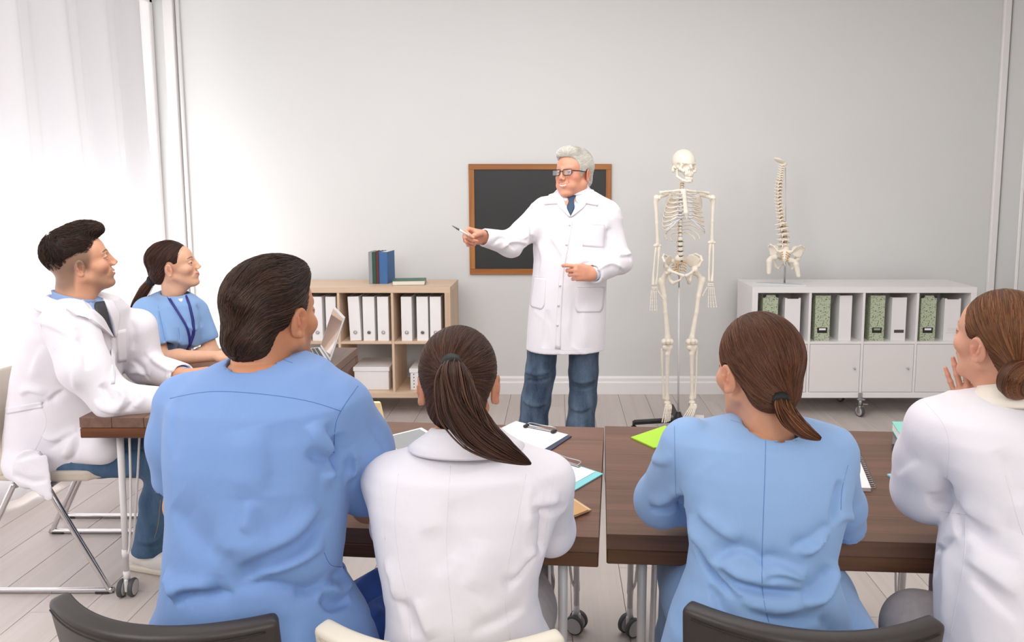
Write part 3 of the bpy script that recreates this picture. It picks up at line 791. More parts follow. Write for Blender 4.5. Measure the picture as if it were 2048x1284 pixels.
def vnorm(V, F):
    n = np.cross(V[F[:, 2]] - V[F[:, 0]], V[F[:, 3]] - V[F[:, 1]]); N = np.zeros_like(V)
    for j in range(4):
        for i in range(3): N[:, i] += np.bincount(F[:, j], n[:, i], len(V))
    return N / (np.linalg.norm(N, axis=1)[:, None] + 1e-12)
def noise3(P, f, seed=0):
    """cheap smooth noise: sums of rotated sines"""
    r = np.random.RandomState(seed); o = np.zeros(len(P))
    for i in range(6):
        k = r.normal(size=3); k *= f * (0.6 + 0.8 * r.rand()) / np.linalg.norm(k)
        k2 = r.normal(size=3); k2 *= f * 0.5 / np.linalg.norm(k2)
        o += np.sin(P @ k + r.rand() * 6.3 + 1.3 * np.sin(P @ k2 + r.rand() * 6.3))
    return o / 6
def mkobj(name, V, F, m, parent=None, base=None, col=None, smooth=True):
    V = np.asarray(V, float)
    if base is not None: V = V - np.asarray(base)
    F = np.asarray(F); me = bpy.data.meshes.new(name)
    me.vertices.add(len(V)); me.vertices.foreach_set('co', V.astype(np.float32).ravel())
    k = F.shape[1]; me.loops.add(F.size); me.loops.foreach_set('vertex_index', F.astype(np.int32).ravel())
    me.polygons.add(len(F)); me.polygons.foreach_set('loop_start', np.arange(0, F.size, k, dtype=np.int32)); me.polygons.foreach_set('loop_total', np.full(len(F), k, np.int32))
    me.polygons.foreach_set('use_smooth', np.full(len(F), smooth))
    me.update(calc_edges=True); me.validate()
    if col is not None:
        c = np.ones((len(V), 4), np.float32); c[:, :3] = col
        a = me.color_attributes.new('col', 'FLOAT_COLOR', 'POINT'); a.data.foreach_set('color', c.ravel())
    me.materials.append(m); o = bpy.data.objects.new(name, me); COL.objects.link(o)
    if parent is not None: o.parent = parent
    return o
def smst(x, a, b): t = np.clip((x - a) / (b - a), 0, 1); return t * t * (3 - 2 * t)
def L3(c): return np.array(lin(c)[:3])

GAIN = 1.35
def crease(P, f, seed=0, st=(1, 1, 1), w=.16):
    n = noise3(P * np.array(st), f, seed); m = smst(noise3(P, f * .35, seed + 50), -.15, .35)
    return np.clip(1 - np.abs(n) / w, 0, 1) * m
class Surf:
    """a meshed surface one can lay folds and patches on"""
    def __init__(s, V, F): s.V, s.F = V, F; s.re()
    def re(s): s.N = vnorm(s.V, s.F); s.b = BVHTree.FromPolygons(s.V.tolist(), s.F.tolist())
    def hit(s, px, py):
        d = Vector(ray(px, py)).normalized(); o = Vector((0, 0, CAMZ)); h = s.b.ray_cast(o, d)
        if h[0] is None:
            if getattr(s, 'last', None) is None: s.last = Vector(s.V.mean(0))
            t = (s.last - o).dot(d); h = s.b.find_nearest(o + d * t)
        s.last = h[0]; return np.array(h[0]), np.array(h[1])
    def path(s, pts, step=6):
        out = []
        P = [np.array(p, float) for p in pts]
        if len(P) > 2: P = list(spline(np.array(P), np.zeros(len(P)), 4)[0])
        for a, b in zip(P[:-1], P[1:]):
            n = max(1, int(np.linalg.norm(b - a) / step)); out += [a + (b - a) * i / n for i in range(n)]
        out.append(P[-1]); H = [s.hit(*p) for p in out]
        return np.array([h[0] for h in H]), np.array([h[1] for h in H])
    def fold(s, specs):
        """specs: (pixel path, width m, height m[, sharp]) - a ridge (height>0) or a groove (<0) fading at both ends"""
        add = np.zeros(len(s.V)); paths = []
        for sp in specs: paths.append(s.path(sp[0]))
        for sp, (P, NN) in zip(specs, paths):
            w, h = sp[1], sp[2]; lo, hi = P.min(0) - 3 * w, P.max(0) + 3 * w
            m = np.where(np.all((s.V > lo) & (s.V < hi), axis=1))[0]
            if not len(m): continue
            Q = s.V[m]; best = np.full(len(m), 1e9); tt = np.zeros(len(m)); sg = np.zeros(len(m)); cum = np.r_[0, np.cumsum(np.linalg.norm(np.diff(P, axis=0), axis=1))]; L = cum[-1] + 1e-9
            for i in range(len(P) - 1):
                ab = P[i + 1] - P[i]; sd = np.cross(ab, NN[i]); l2 = ab.dot(ab) + 1e-12; t = np.clip((Q - P[i]) @ ab / l2, 0, 1)
                d = np.linalg.norm(Q - P[i] - t[:, None] * ab, axis=1); u = d < best; best[u] = d[u]; sg[u] = ((Q - P[i]) @ sd)[u]; tt[u] = (cum[i] + t[u] * np.sqrt(l2)) / L
            tap = np.clip(np.minimum(tt, 1 - tt) * 4, 0, 1) ** 0.7
            ws = np.where(sg > 0, w * .55, w * 1.5) if len(sp) < 4 else w; g = np.exp(-(best / ws) ** 2) if len(sp) < 4 else np.exp(-best / ws)
            side = 0
            add[m] += h * GAIN * g * tap
        s.V = s.V + s.N * add[:, None]; s.re()
    def strip(s, left, right, off=0.002, nu=14, nv=10, base=0.003):
        """cloth patch between two pixel polylines, laid on the surface; returns V,F of a thin closed sheet"""
        def rs(p):
            p = np.array(p, float); c = np.r_[0, np.cumsum(np.linalg.norm(np.diff(p, axis=0), axis=1))]; t = np.linspace(0, c[-1], nu)
            return np.stack([np.interp(t, c, p[:, 0]), np.interp(t, c, p[:, 1])], 1)
        Lp, Rp = rs(left), rs(right); T = []; B = []
        for i in range(nu):
            for j in range(nv):
                q = Lp[i] + (Rp[i] - Lp[i]) * j / (nv - 1); p, n = s.hit(*q)
                T.append(p); B.append(n)
        T = np.array(T).reshape(nu, nv, 3)
        for _ in range(2):
            T[1:-1] = (T[:-2] + 2 * T[1:-1] + T[2:]) / 4; T[:, 1:-1] = (T[:, :-2] + 2 * T[:, 1:-1] + T[:, 2:]) / 4
        T = T.reshape(-1, 3); B = np.array(B); Bs = B.reshape(nu, nv, 3).copy()
        for _ in range(3):
            Bs[1:-1] = (Bs[:-2] + Bs[1:-1] + Bs[2:]) / 3; Bs[:, 1:-1] = (Bs[:, :-2] + Bs[:, 1:-1] + Bs[:, 2:]) / 3
        B = Bs.reshape(-1, 3); B /= np.linalg.norm(B, axis=1)[:, None]
        Tt = (T + B * off).reshape(nu, nv, 3); Bb = (T - B * base).reshape(nu, nv, 3)
        V = np.concatenate([Tt.reshape(-1, 3), Bb.reshape(-1, 3)]); n = nu * nv; F = []
        for i in range(nu - 1):
            for j in range(nv - 1): a = i * nv + j; F += [(a, a + 1, a + nv + 1, a + nv), (a + n, a + nv + n, a + nv + 1 + n, a + 1 + n)]
        rim = [(i, 0) for i in range(nu)] + [(nu - 1, j) for j in range(1, nv)] + [(i, nv - 1) for i in range(nu - 2, -1, -1)] + [(0, j) for j in range(nv - 2, 0, -1)]
        R_ = [i * nv + j for i, j in rim]
        for a, b in zip(R_, R_[1:] + R_[:1]): F.append((a, b, b + n, a + n))
        return V, np.array(F)
    def seam(s, pts, r=0.0011, lift=0.0):
        P, N_ = s.path(pts, 5); return P + N_ * lift, r
def px_loft(rows):
    """rows: py, x_left, x_right, half depth, Y of the middle[, exponent[, rot]] -> loft slices whose outline matches those pixels"""
    out = []
    for r in rows:
        py, xl, xr, ry, Y = r[:5]; n = r[5] if len(r) > 5 else 2.3; ro = r[6] if len(r) > 6 else 0
        a, b = at(xl, py, Y), at(xr, py, Y); c = (a + b) / 2; hw = (b[0] - a[0]) / 2; t = c[0] / Y
        rx = math.sqrt(max(hw * hw - (t * ry) ** 2, (0.5 * hw) ** 2)); out.append((c[2], c[0], Y, rx, ry, n, ro))
    return out

# ------------------------------------------------------------------ people: skin, heads, hands, hair
N = NT('skin'); a_ = N.n('ShaderNodeAttribute', attribute_name='col'); N.l(a_.outputs['Color'], N.b.inputs['Base Color'])
N.b.inputs['Roughness'].default_value = 0.48; N.b.inputs['Subsurface Weight'].default_value = 0.18
N.b.inputs['Subsurface Radius'].default_value = (1.0, 0.35, 0.2); N.b.inputs['Subsurface Scale'].default_value = 0.006
nb = N.n('ShaderNodeTexNoise'); nb.inputs['Scale'].default_value = 700; N.l(coords(N), nb.inputs['Vector'])
bp = N.n('ShaderNodeBump'); bp.inputs['Strength'].default_value = 0.12; bp.inputs['Distance'].default_value = 0.0006; N.l(nb.outputs['Fac'], bp.inputs['Height']); N.l(bp.outputs[0], N.b.inputs['Normal'])
M_skin = N.m
N = NT('hair'); a_ = N.n('ShaderNodeAttribute', attribute_name='col'); N.l(a_.outputs['Color'], N.b.inputs['Base Color'])
N.b.inputs['Roughness'].default_value = 0.5; N.b.inputs['Specular IOR Level'].default_value = 0.28; M_hair = N.m
N = NT('eye'); a_ = N.n('ShaderNodeAttribute', attribute_name='col'); N.l(a_.outputs['Color'], N.b.inputs['Base Color']); N.b.inputs['Roughness'].default_value = 0.08; M_eye = N.m
M_teeth = mat('teeth', '#f2ece4', 0.25)
M_band = mat('black_hair_tie', '#15191a', 0.7, bump=.4, bscale=300)

def xf(M, T, V): return np.asarray(V) @ np.asarray(M).T + np.asarray(T)
def hrot(yaw, pitch=0, roll=0):
    """yaw turns the face from +Y towards -X, pitch lifts the chin, roll tips the head"""
    return np.array((Matrix.Rotation(R(yaw), 3, 'Z') @ Matrix.Rotation(R(pitch), 3, 'X') @ Matrix.Rotation(R(roll), 3, 'Y')))

def head(P):
    """skin of head and neck in head space (z=0 at the eyes, face towards +Y) -> V, F, colours"""
    g = P.get('fem', 0); sx = P.get('sx', 1.0); smile = P.get('smile', 0.3); h = P.get('h', 0.0019); fat = P.get('fat', 0)
    S = SDF((-.105, -.135, -.25), (.105, .15, .14), h)
    jw = (.049 if g else .056) + fat * .006; jr = (.014 if g else .0165) + fat * .006
    S.ell((0, -.014, .030), (.073, .093, .085)); S.ell((0, .042, .030), (.057, .044, .052), .025)
    S.ell((0, .032, -.036), (.053 + fat * .006, .053, .068), .025)
    for s in (-1, 1):
        S.ell((s * .041, .052, -.026), (.022 + fat * .004, .026, .020), .022)
        S.cap((s * jw, -.004, -.052), (s * .019, .062, -.099), jr, .0155, .024)
        S.cap((s * .012, .083, .017), (s * .040, .070, .020), .0085 if not g else .0065, .007, .014)
        if fat: S.ell((s * .034, .058, -.062), (.024, .026, .026), .018)
    S.ell((0, .074, -.101), (.019, .017, .016), .016)
    S.ell((0, .069, -.062), (.029, .027, .027), .014)
    S.cap((0, .030, -.088), (0, -.02, -.12), .030 + fat * .008, .045, .03)
    nl = P.get('nose', 1.0)
    S.cap((0, .0875, .014), (0, .1015 + .003 * nl, -.026), .0066, .0080, .010)
    S.ell((0, .1055 + .004 * (nl - 1), -.0300), (.0090, .0095, .0082), .006)
    for s in (-1, 1):
        S.ell((s * .0118, .098, -.0345), (.0062, .0100, .0065), .006)
        S.ell((s * .0065, .106, -.0425), (.0038, .0055, .0045), .003, 'sub')
        S.ell((s * .0315, .097, .001), (.0175, .0200, .0115), .013, 'sub')
        S.ell((s * .0315, .0732, .000), (.0150, .0142, .0142), .004)
        S.ell((s * .0320, .0872, -.0008), (.0125, .012, .0044), .0015, 'sub')
    S.chain([(0, .084, .008), (0, .086, -.012), (0, .090, -.028)], [.0085, .0100, .0125], .006)
    # mouth
    op = P.get('open', 0.0); wm = .0225 + .002 * smile; zc = -.0632 + smile * .0065
    S.chain([(-wm, .0805, zc + .001), (-wm * .5, .0915, -.0595 + smile * .0012), (-.004, .0938 - .0015 * g, -.0580), (.004, .0938 - .0015 * g, -.0580), (wm * .5, .0915, -.0595 + smile * .0012), (wm, .0805, zc + .001)], [.0022, .0038, .0040, .0040, .0038, .0022], .004)
    S.chain([(-wm * .9, .0815, zc - .002 - op), (-wm * .45, .0915, -.0680 - op), (0, .0922 - .0015 * g, -.0692 - op), (wm * .45, .0915, -.0680 - op), (wm * .9, .0815, zc - .002 - op)], [.0025, .0046, .0052, .0046, .0025], .004)
    S.chain([(-wm * 1.05, .086, zc), (-.012, .0985, -.0632 + smile * .0012 - op * .5), (0, .1005, -.0636 - op * .5), (.012, .0985, -.0632 + smile * .0012 - op * .5), (wm * 1.05, .086, zc)], [.0013, .0017 + op, .0018 + op, .0017 + op, .0013], .0015, 'sub')
    for s in (-1, 1):
        S.cap((s * .019, .090, -.036), (s * .034, .074, -.060), .0022, .0015, .009, 'sub')      # smile fold
        M = rotm(0, 0, s * -22) @ rotm(-12, s * 6, 0)
        c = np.array((s * .0775, -.012, -.010))
        S.ell(c, (.0065, .0175, .0315), .006, M=M)
        S.ell(c + (s * .0075, .003, .005), (.0050, .0105, .0195), .003, 'sub', M=M)
        S.ell(c + (s * .0022, .001, -.024), (.0055, .0075, .0085), .005)
        S.cap(c + (s * .005, .010, .004), c + (s * .004, .010, -.012), .0035, .003, .004); S.chain([c + (s * .006, -.008, .012), c + (s * .006, -.006, -.002), c + (s * .005, .000, -.014)], [.0024, .0026, .0024], .003)
    nr = P.get('neck', .056 if not g else .047)
    n0, n1 = np.array(P.get('neck0', (0, -.030, -.055))), np.array(P.get('neck1', (0, -.052, -.215)))
    S.cap(n0, n1, nr * .98, nr * 1.06, .022, flat=((0, 1, 0), 1.05))
    V, F = S.mesh(1)
    x, y, z = V.T; ax = np.abs(x)
    base = L3(P.get('skin', '#d9a588')); C = np.tile(base, (len(V), 1))
    def mixc(w, c, amt=1.0):
        C[:] = C * (1 - (w * amt)[:, None]) + L3(c)[None] * (w * amt)[:, None]
    G = lambda cx, cy, cz, r: np.exp(-(((ax - cx) / r) ** 2 + ((y - cy) / r) ** 2 + ((z - cz) / r) ** 2))
    red = P.get('blush', '#c9705c'); ba = P.get('blush_amt', .35)
    mixc(G(.042, .07, -.03, .022), red, ba); mixc(G(0, .112, -.03, .012), red, ba * .8); mixc(G(.082, -.01, -.01, .022), red, .35)
    C *= (1 + 0.05 * noise3(V, 160, 3) + 0.03 * noise3(V, 420, 4))[:, None]
    if P.get('stubble'):
        w = smst(-z, .035, .062) * smst(y, .005, .035) * (1 - smst(-z, .125, .14)) * (1 - np.exp(-((ax / .024) ** 2 + ((z + .064) / .009) ** 2)))
        w = np.maximum(w, np.exp(-((ax / .028) ** 2 + ((z + .047) / .007) ** 2)) * (y > .08)); mixc(w, P['stubble'], .45 * 1)
    if P.get('fade'):
        zz = np.interp(y, [-.12, -.075, -.045, -.02, .01, .03, .045], [-.075, -.095, -.085, -.01, -.035, .0, .03])
        w = smst(z - zz, -.022, .030) * smst(-y, -.050, -.018) * (z < .085); mixc(w, P['fade'], .75)
    # lips
    zm = -.0634 - op * .3 + smile * .0065 * (ax / .024) ** 2; zl = np.where(z > zm, .0058, .0085 + op); lw = np.exp(-((ax / .0245) ** 6)) * np.exp(-(((z - zm) / zl) ** 4)) * (y > .075)
    mixc(lw, P.get('lips', '#b5655a'), P.get('lip_amt', .75))
    if op: mixc(((np.abs(z - zm) < .0017 + op * .7) & (ax < .0195) & (y > .07)).astype(float), '#f0e8e0', .95)
    mixc(np.exp(-(((ax - .0065) / .004) ** 2 + ((z + .0415) / .0035) ** 2)) * (y > .098), '#5a2a20', .7)
    # brows and lash lines
    bz = .0225 + .0045 * np.sin(np.clip((ax - .012) / .036, 0, 1) * 2.6); bw = (np.abs(z - bz) < .0036 * (1.15 - .6 * np.clip((ax - .012) / .04, 0, 1))) & (ax > .012) & (ax < .050) & (y > .05)
    mixc(bw.astype(float), P.get('brow', '#33241d'), P.get('brow_amt', .8))
    for zz, w_ in ((.0046, .0013), (-.0050, .0008)):
        e = np.abs(((ax - .032) / .0140) ** 2 + ((z + .0008) / .0052) ** 2 - 1.15) < .28
        mixc((e & (y > .07) & ((z > 0) if zz > 0 else (z < 0))).astype(float), '#2b1c18', .85 if zz > 0 else .35)
    return V, F, np.clip(C, 0, 1)

def eyes(P, M, T, par, base, look=(0, 1, 0)):
    for s in (-1, 1):
        b = MB().ball((0, 0, 0), .0124, 28, 18); V = b.v[0]; lk = np.array(look, float) + np.array((-.0 * s, 0, 0)); lk /= np.linalg.norm(lk)
        dt = (V / .0124) @ lk; C = np.tile(L3('#e9e4e0'), (len(V), 1)); C[dt > .86] = L3(P.get('iris', '#4a3526')); C[dt > .965] = L3('#0c0a0a')
        V = V + np.array((s * .0315, .0725, 0)); F = np.array([f if len(f) == 4 else f + (f[2],) for f in b.f])
        o = mesh_mixed('eye', xf(M, T, V) - np.asarray(base), b.f, M_eye, par, C)
def mesh_mixed(name, V, F, m, par, C=None, smooth=True):
    me = bpy.data.meshes.new(name); me.from_pydata(np.asarray(V).tolist(), [], [tuple(f) for f in F]); me.polygons.foreach_set('use_smooth', [smooth] * len(F))
    if C is not None:
        c = np.ones((len(V), 4), np.float32); c[:, :3] = C; a = me.color_attributes.new('col', 'FLOAT_COLOR', 'POINT'); a.data.foreach_set('color', c.ravel())
    me.materials.append(m); o = bpy.data.objects.new(name, me); COL.objects.link(o); o.parent = par; return o

def strand_mesh(paths, r0, cols, taper=0.25):
    """many thin three-sided strands; paths (n,k,3), r0 (n,)"""
    P = np.asarray(paths); n, k = P.shape[:2]; tg = np.gradient(P, axis=1); tg /= np.linalg.norm(tg, axis=2)[..., None] + 1e-9
    up = np.tile(np.array([.3, .2, .93]), (n, k, 1)); u = np.cross(tg, up); u /= np.linalg.norm(u, axis=2)[..., None] + 1e-9; w = np.cross(tg, u)
    t = np.linspace(0, 1, k); prof = np.minimum(1, (1 - t) / taper + 0.04) * np.minimum(1, t / .06 + .4); r = np.asarray(r0)[:, None, None] * prof[None, :, None]
    V = np.stack([P + r * (np.cos(a) * u + np.sin(a) * w) for a in (0, 2.094, 4.189)], 2).reshape(-1, 3)
    i = np.arange(n)[:, None, None] * k * 3 + np.arange(k - 1)[None, :, None] * 3; j = np.arange(3)[None, None, :]; j2 = (j + 1) % 3
    F = np.stack([i + j, i + j2, i + 3 + j2, i + 3 + j], -1).reshape(-1, 4)
    C = np.repeat(np.asarray(cols), k * 3, axis=0)
    return V, F, C

def hair_on(P, skullfn, flow, n, L, steps, r, col, seed=1, lift=.0012, rand=.35, ripple=.0015, keep=None, hl=None, clump=0.0):
    """shell from skullfn(S) plus strands combed along flow(p)->dir; everything in head space"""
    S = SDF((-.13, -.17, -.16), (.13, .14, .17), .0022); skullfn(S); V, F = S.mesh(2); Nn = vnorm(V, F)
    rs = np.random.RandomState(seed); bv = BVHTree.FromPolygons(V.tolist(), F.tolist())
    fl = np.array([flow(p) for p in V]); fl /= np.linalg.norm(fl, axis=1)[:, None] + 1e-9; side = np.cross(fl, Nn)
    base = L3(col); cc = np.clip(base[None] * (0.66 + .10 * noise3(V, 300, seed))[:, None], 0, 1)
    outV, outF, outC = [V], [F], [cc]; off = len(V)
    seeds = rs.choice(len(V), n, replace=n > len(V)); paths = []; cols = []; rr = []
    hlc = L3(hl) if hl else base
    for q in seeds:
        p = V[q].copy(); path = []; nn = Nn[q]; ph = rs.rand() * 6.3; amp = ripple * (0.3 + rs.rand()); lf = lift * (.2 + 1.3 * rs.rand())
        st = L * (0.6 + .8 * rs.rand()) / steps
        for i in range(steps):
            path.append(p + nn * (lf + amp * .5 * sin(ph + i * .9)))
            d = flow(p); d = d - nn * d.dot(nn); d /= np.linalg.norm(d) + 1e-9
            sd = np.cross(d, nn); c = p + d * st + sd * amp * sin(ph + i * 1.1)
            h = bv.find_nearest(Vector(c))
            p2 = np.array(h[0]); nn = np.array(h[1]); p = p2
        paths.append(path); cl = (1 - rand) + 2 * rand * rs.rand(); mx = rs.rand() ** 2 * .8
        cols.append(np.clip((base * (1 - mx) + hlc * mx) * cl, 0, 1)); rr.append(r * (.6 + .8 * rs.rand()))
    v, f, c = strand_mesh(paths, rr, cols); outV.append(v); outF.append(f + off); outC.append(c)
    return np.concatenate(outV), np.concatenate(outF), np.concatenate(outC)

def tail(pts, rad, n, col, hl, seed=2, k=22, r=.0009, flat=(1, .75), stray=.15):
    """ponytail: core plus strands spread inside a tapering bundle along pts (world)"""
    P, rd = spline(np.array(pts, float), np.array(rad, float), 6); rs = np.random.RandomState(seed); base, hlc = L3(col), L3(hl)
    t0 = np.linspace(0, 1, len(P)); T = np.linspace(0, 1, k); Q = np.stack([np.interp(T, t0, P[:, i]) for i in range(3)], 1); RR = np.interp(T, t0, rd)
    tg = np.gradient(Q, axis=0); tg /= np.linalg.norm(tg, axis=1)[:, None]; up = np.array([0, -1., .1]); u = np.cross(tg, up); u /= np.linalg.norm(u, axis=1)[:, None]; w = np.cross(tg, u)
    paths = []; cols = []
    for i in range(n):
        a = rs.rand() * 6.283; q = rs.rand() ** .4; dr = rs.normal() * .25; sc = 1 + (rs.rand() < stray) * rs.rand() * .45
        aa = a + dr * T + .25 * np.sin(T * 5 + a * 3); qq = q * sc
        pth = Q + RR[:, None] * qq * (np.cos(aa)[:, None] * u * flat[0] + np.sin(aa)[:, None] * w * flat[1])
        e = rs.randint(int(k * .8), k + 1) if rs.rand() < .35 else k
        if e < k: s_ = np.linspace(0, e / k, k); pth = np.stack([np.interp(s_, T, pth[:, j]) for j in range(3)], 1)
        paths.append(pth); m = rs.rand() ** 1.5; cols.append(np.clip((base * (1 - m) + hlc * m) * (.65 + .6 * rs.rand()), 0, 1))
    v, f, c = strand_mesh(paths, r * (.6 + .8 * rs.rand(n)), cols)
    mb = MB().tube(Q, np.maximum(RR * .72, .0008), 12, sx=flat[1]); qf = [g for g in mb.f if len(g) == 4]
    cv = mb.v[0]; cc = np.tile(base * .55, (len(cv), 1))
    return np.concatenate([cv, v]), np.concatenate([np.array(qf), f + len(cv)]), np.concatenate([cc, c])

# ------------------------------------------------------------------ hands
def hand_prims(S, W, M, side, curls, thumb, sc=1.0, spread=0.0, k=.006):
    """W wrist point; M columns: thumb-side(x) / finger direction(y) / back of hand(z); side=+1: thumb on +x"""
    T = lambda p: np.asarray(W) + M @ (np.array(p, float) * sc * np.array([side, 1, 1]))
    kn = [(.027, .086, .004), (.009, .091, .006), (-.009, .087, .005), (-.026, .078, .001)]
    wr = [(.017, .004, 0), (.006, .004, .001), (-.006, .004, .001), (-.016, .004, 0)]
    for a, b in zip(wr, kn): S.cap(T(a), T(b), .0135 * sc, .0108 * sc, .013)
    S.cap(T((.020, .012, -.006)), T((.024, .055, -.010)), .013 * sc, .011 * sc, .012)
    S.cap(T((-.020, .015, -.006)), T((-.022, .055, -.007)), .012 * sc, .010 * sc, .012)
    ln = [(.044, .026, .021), (.048, .029, .022), (.045, .027, .021), (.035, .021, .019)]; rd = [.0088, .0090, .0086, .0076]
    tips = []
    for i in range(4):
        p = np.array(kn[i]); a = 0; sp = R((1.5 - i) * (3 + spread)); pts = [p]
        for j in range(3):
            a += R(curls[i][j]); d = np.array([sin(sp) * cos(a), cos(sp) * cos(a), -sin(a)]); p = p + d * ln[i][j]; pts.append(p)
        r = rd[i]; S.chain([T(q) for q in pts], [r * sc, r * .93 * sc, r * .86 * sc, r * .72 * sc], .0035); tips.append(T(pts[-1]))
        S.ell(T(pts[1]), np.array([1, 1, 1]) * r * 1.02 * sc, .002)
    pts = [(.022, .022, -.006)] + list(thumb); S.chain([T(q) for q in pts], [.0145 * sc, .0115 * sc, .0098 * sc, .0078 * sc][:len(pts)], .006)
    return tips, T
RELAX = [(18, 25, 15)] * 4
def frame(y, z):
    y = np.array(y, float); y /= np.linalg.norm(y); z = np.array(z, float); z = z - y * y.dot(z); z /= np.linalg.norm(z)
    return np.stack([np.cross(y, z), y, z], 1)
def limb(elbow, wrist, M, side, curls, thumb, sc=1.0, skin='#d9a588', h=.0021, r=(.039, .026), spread=0, shoulder=None, rs_=.05):
    """forearm and hand in one continuous surface"""
    e, w = np.array(elbow, float), np.array(wrist, float); P = [e, w, w + M[:, 1] * .22 * sc] + ([np.array(shoulder, float)] if shoulder is not None else [])
    S = SDF(np.min(P, 0) - .075, np.max(P, 0) + .075, h)
    mid = e + (w - e) * .3
    S.cap(e, mid, r[0] * .92, r[0], .02); S.cap(mid, w, r[0], r[1], .02, flat=(M[:, 2], 1.12))
    if shoulder is not None: S.cap(np.array(shoulder, float), e, rs_, r[0] * .95, .015)
    tips, T = hand_prims(S, w, M, side, curls, thumb, sc, spread)
    V, F = S.mesh(1); C = np.tile(L3(skin), (len(V), 1)); C *= (1 + .05 * noise3(V, 120, 7) + .04 * noise3(V, 400, 8))[:, None]
    d = np.min([np.linalg.norm(V - t, axis=1) for t in tips], axis=0); wv = np.exp(-(d / .018) ** 2) * .35
    C = C * (1 - wv[:, None]) + L3('#cf7f6a') * wv[:, None]
    return V, F, np.clip(C, 0, 1), tips, T

def cloth(name, color, rough=0.85, weave=900, bump=.25, var=.03, sheen=.15, vs=(5, 5, 5), crease=.0):
    N = NT(name); b = N.b; b.inputs['Base Color'].default_value = lin(color); b.inputs['Roughness'].default_value = rough
    b.inputs['Sheen Weight'].default_value = sheen; b.inputs['Specular IOR Level'].default_value = .25
    nz = N.n('ShaderNodeTexNoise'); nz.inputs['Scale'].default_value = 1; nz.inputs['Detail'].default_value = 5; N.l(coords(N, vs), nz.inputs['Vector'])
    rp = N.n('ShaderNodeMapRange'); rp.inputs[1].default_value = .3; rp.inputs[2].default_value = .7; rp.inputs[3].default_value = 1 - var; rp.inputs[4].default_value = 1 + var; N.l(nz.outputs['Fac'], rp.inputs[0])
    sv = N.n('ShaderNodeVectorMath', operation='SCALE'); sv.inputs[0].default_value = lin(color)[:3]; N.l(rp.outputs[0], sv.inputs['Scale']); N.l(sv.outputs[0], b.inputs['Base Color'])
    w = N.n('ShaderNodeTexNoise'); w.inputs['Scale'].default_value = weave; N.l(coords(N), w.inputs['Vector'])
    # soft small wrinkles as fine relief
    w2 = N.n('ShaderNodeTexNoise'); w2.inputs['Scale'].default_value = 9; w2.inputs['Detail'].default_value = 4; w2.inputs['Distortion'].default_value = 1.2; N.l(coords(N, (1, 1, .7)), w2.inputs['Vector'])
    bp = N.n('ShaderNodeBump'); bp.inputs['Strength'].default_value = bump; bp.inputs['Distance'].default_value = .0006; N.l(w.outputs['Fac'], bp.inputs['Height'])
    bp2 = N.n('ShaderNodeBump'); bp2.inputs['Strength'].default_value = .5; bp2.inputs['Distance'].default_value = .006 + crease; N.l(w2.outputs['Fac'], bp2.inputs['Height']); N.l(bp.outputs[0], bp2.inputs['Normal'])
    N.l(bp2.outputs[0], b.inputs['Normal']); return N.m

class Person:
    def __init__(s, label, base, group=None):
        s.base = np.array(base, float); s.bv, s.bf, s.bc, s.n = [], [], [], 0; s.label = label; s.group = group
        s.o = bpy.data.objects.new('person', bpy.data.meshes.new('person')); COL.objects.link(s.o); s.o.location = base; tag(s.o, label, 'person', group)
    def skin(s, V, F, C): s.bv.append(np.asarray(V)); s.bf.append(np.asarray(F) + s.n); s.bc.append(C); s.n += len(V)
    def place_head(s, P, T, yaw, pitch=0, roll=0, sc=1.0):
        s.P = P; s.M = hrot(yaw, pitch, roll) * sc; s.T = np.array(T, float)
        V, F, C = head(P); s.skin(xf(s.M, s.T, V), F, C)
        eyes(P, s.M, s.T, s.o, s.base, P.get('look', (0, 1, 0)))
    def H(s, p): return xf(s.M, s.T, p)
    def hair(s, *a, name='hair', **k):
        V, F, C = hair_on(s.P, *a, **k); o = mkobj(name, s.H(V), F, M_hair, s.o, s.base, C); return o
    def part(s, name, V, F, m, par=None, label=None, col=None, smooth=True):
        o = mkobj(name, V, F, m, par if par is not None else s.o, s.base, col, smooth)
        if label: o['label'] = label
        return o
    def mb(s, name, m_b, m, par=None, label=None):
        o = m_b.build(name, m, par if par is not None else s.o, base=s.base)
        if label: o['label'] = label
        return o
    def body(s, prims, skin, h=.008):
        """the rest of the body under the clothes; prims(S)"""
        lo, hi, fn = prims; S = SDF(lo, hi, h); fn(S); V, F = S.mesh(1); s.skin(V, F, np.tile(L3(skin), (len(V), 1)))
    def done(s):
        V, F, C = np.concatenate(s.bv) - s.base, np.concatenate(s.bf), np.concatenate(s.bc)
        me = mkobj('tmp', V, F, M_skin, None, None, C); old = s.o.data; s.o.data = me.data; s.o.data.name = 'person_body'
        bpy.data.objects.remove(me); bpy.data.meshes.remove(old)

def hairline(S, ys, zs, k=.006, xslope=0.0, lo=(-.13, -.17, -.16), hi=(.13, .14, .17), xz=None):
    def fn(X, Y, Z):
        zm = np.interp(Y.ravel(), ys, zs).astype(np.float32).reshape(Y.shape)
        return (zm + xslope * np.abs(X) - Z) * .8
    S.op(fn, lo, hi, k, 'isect')

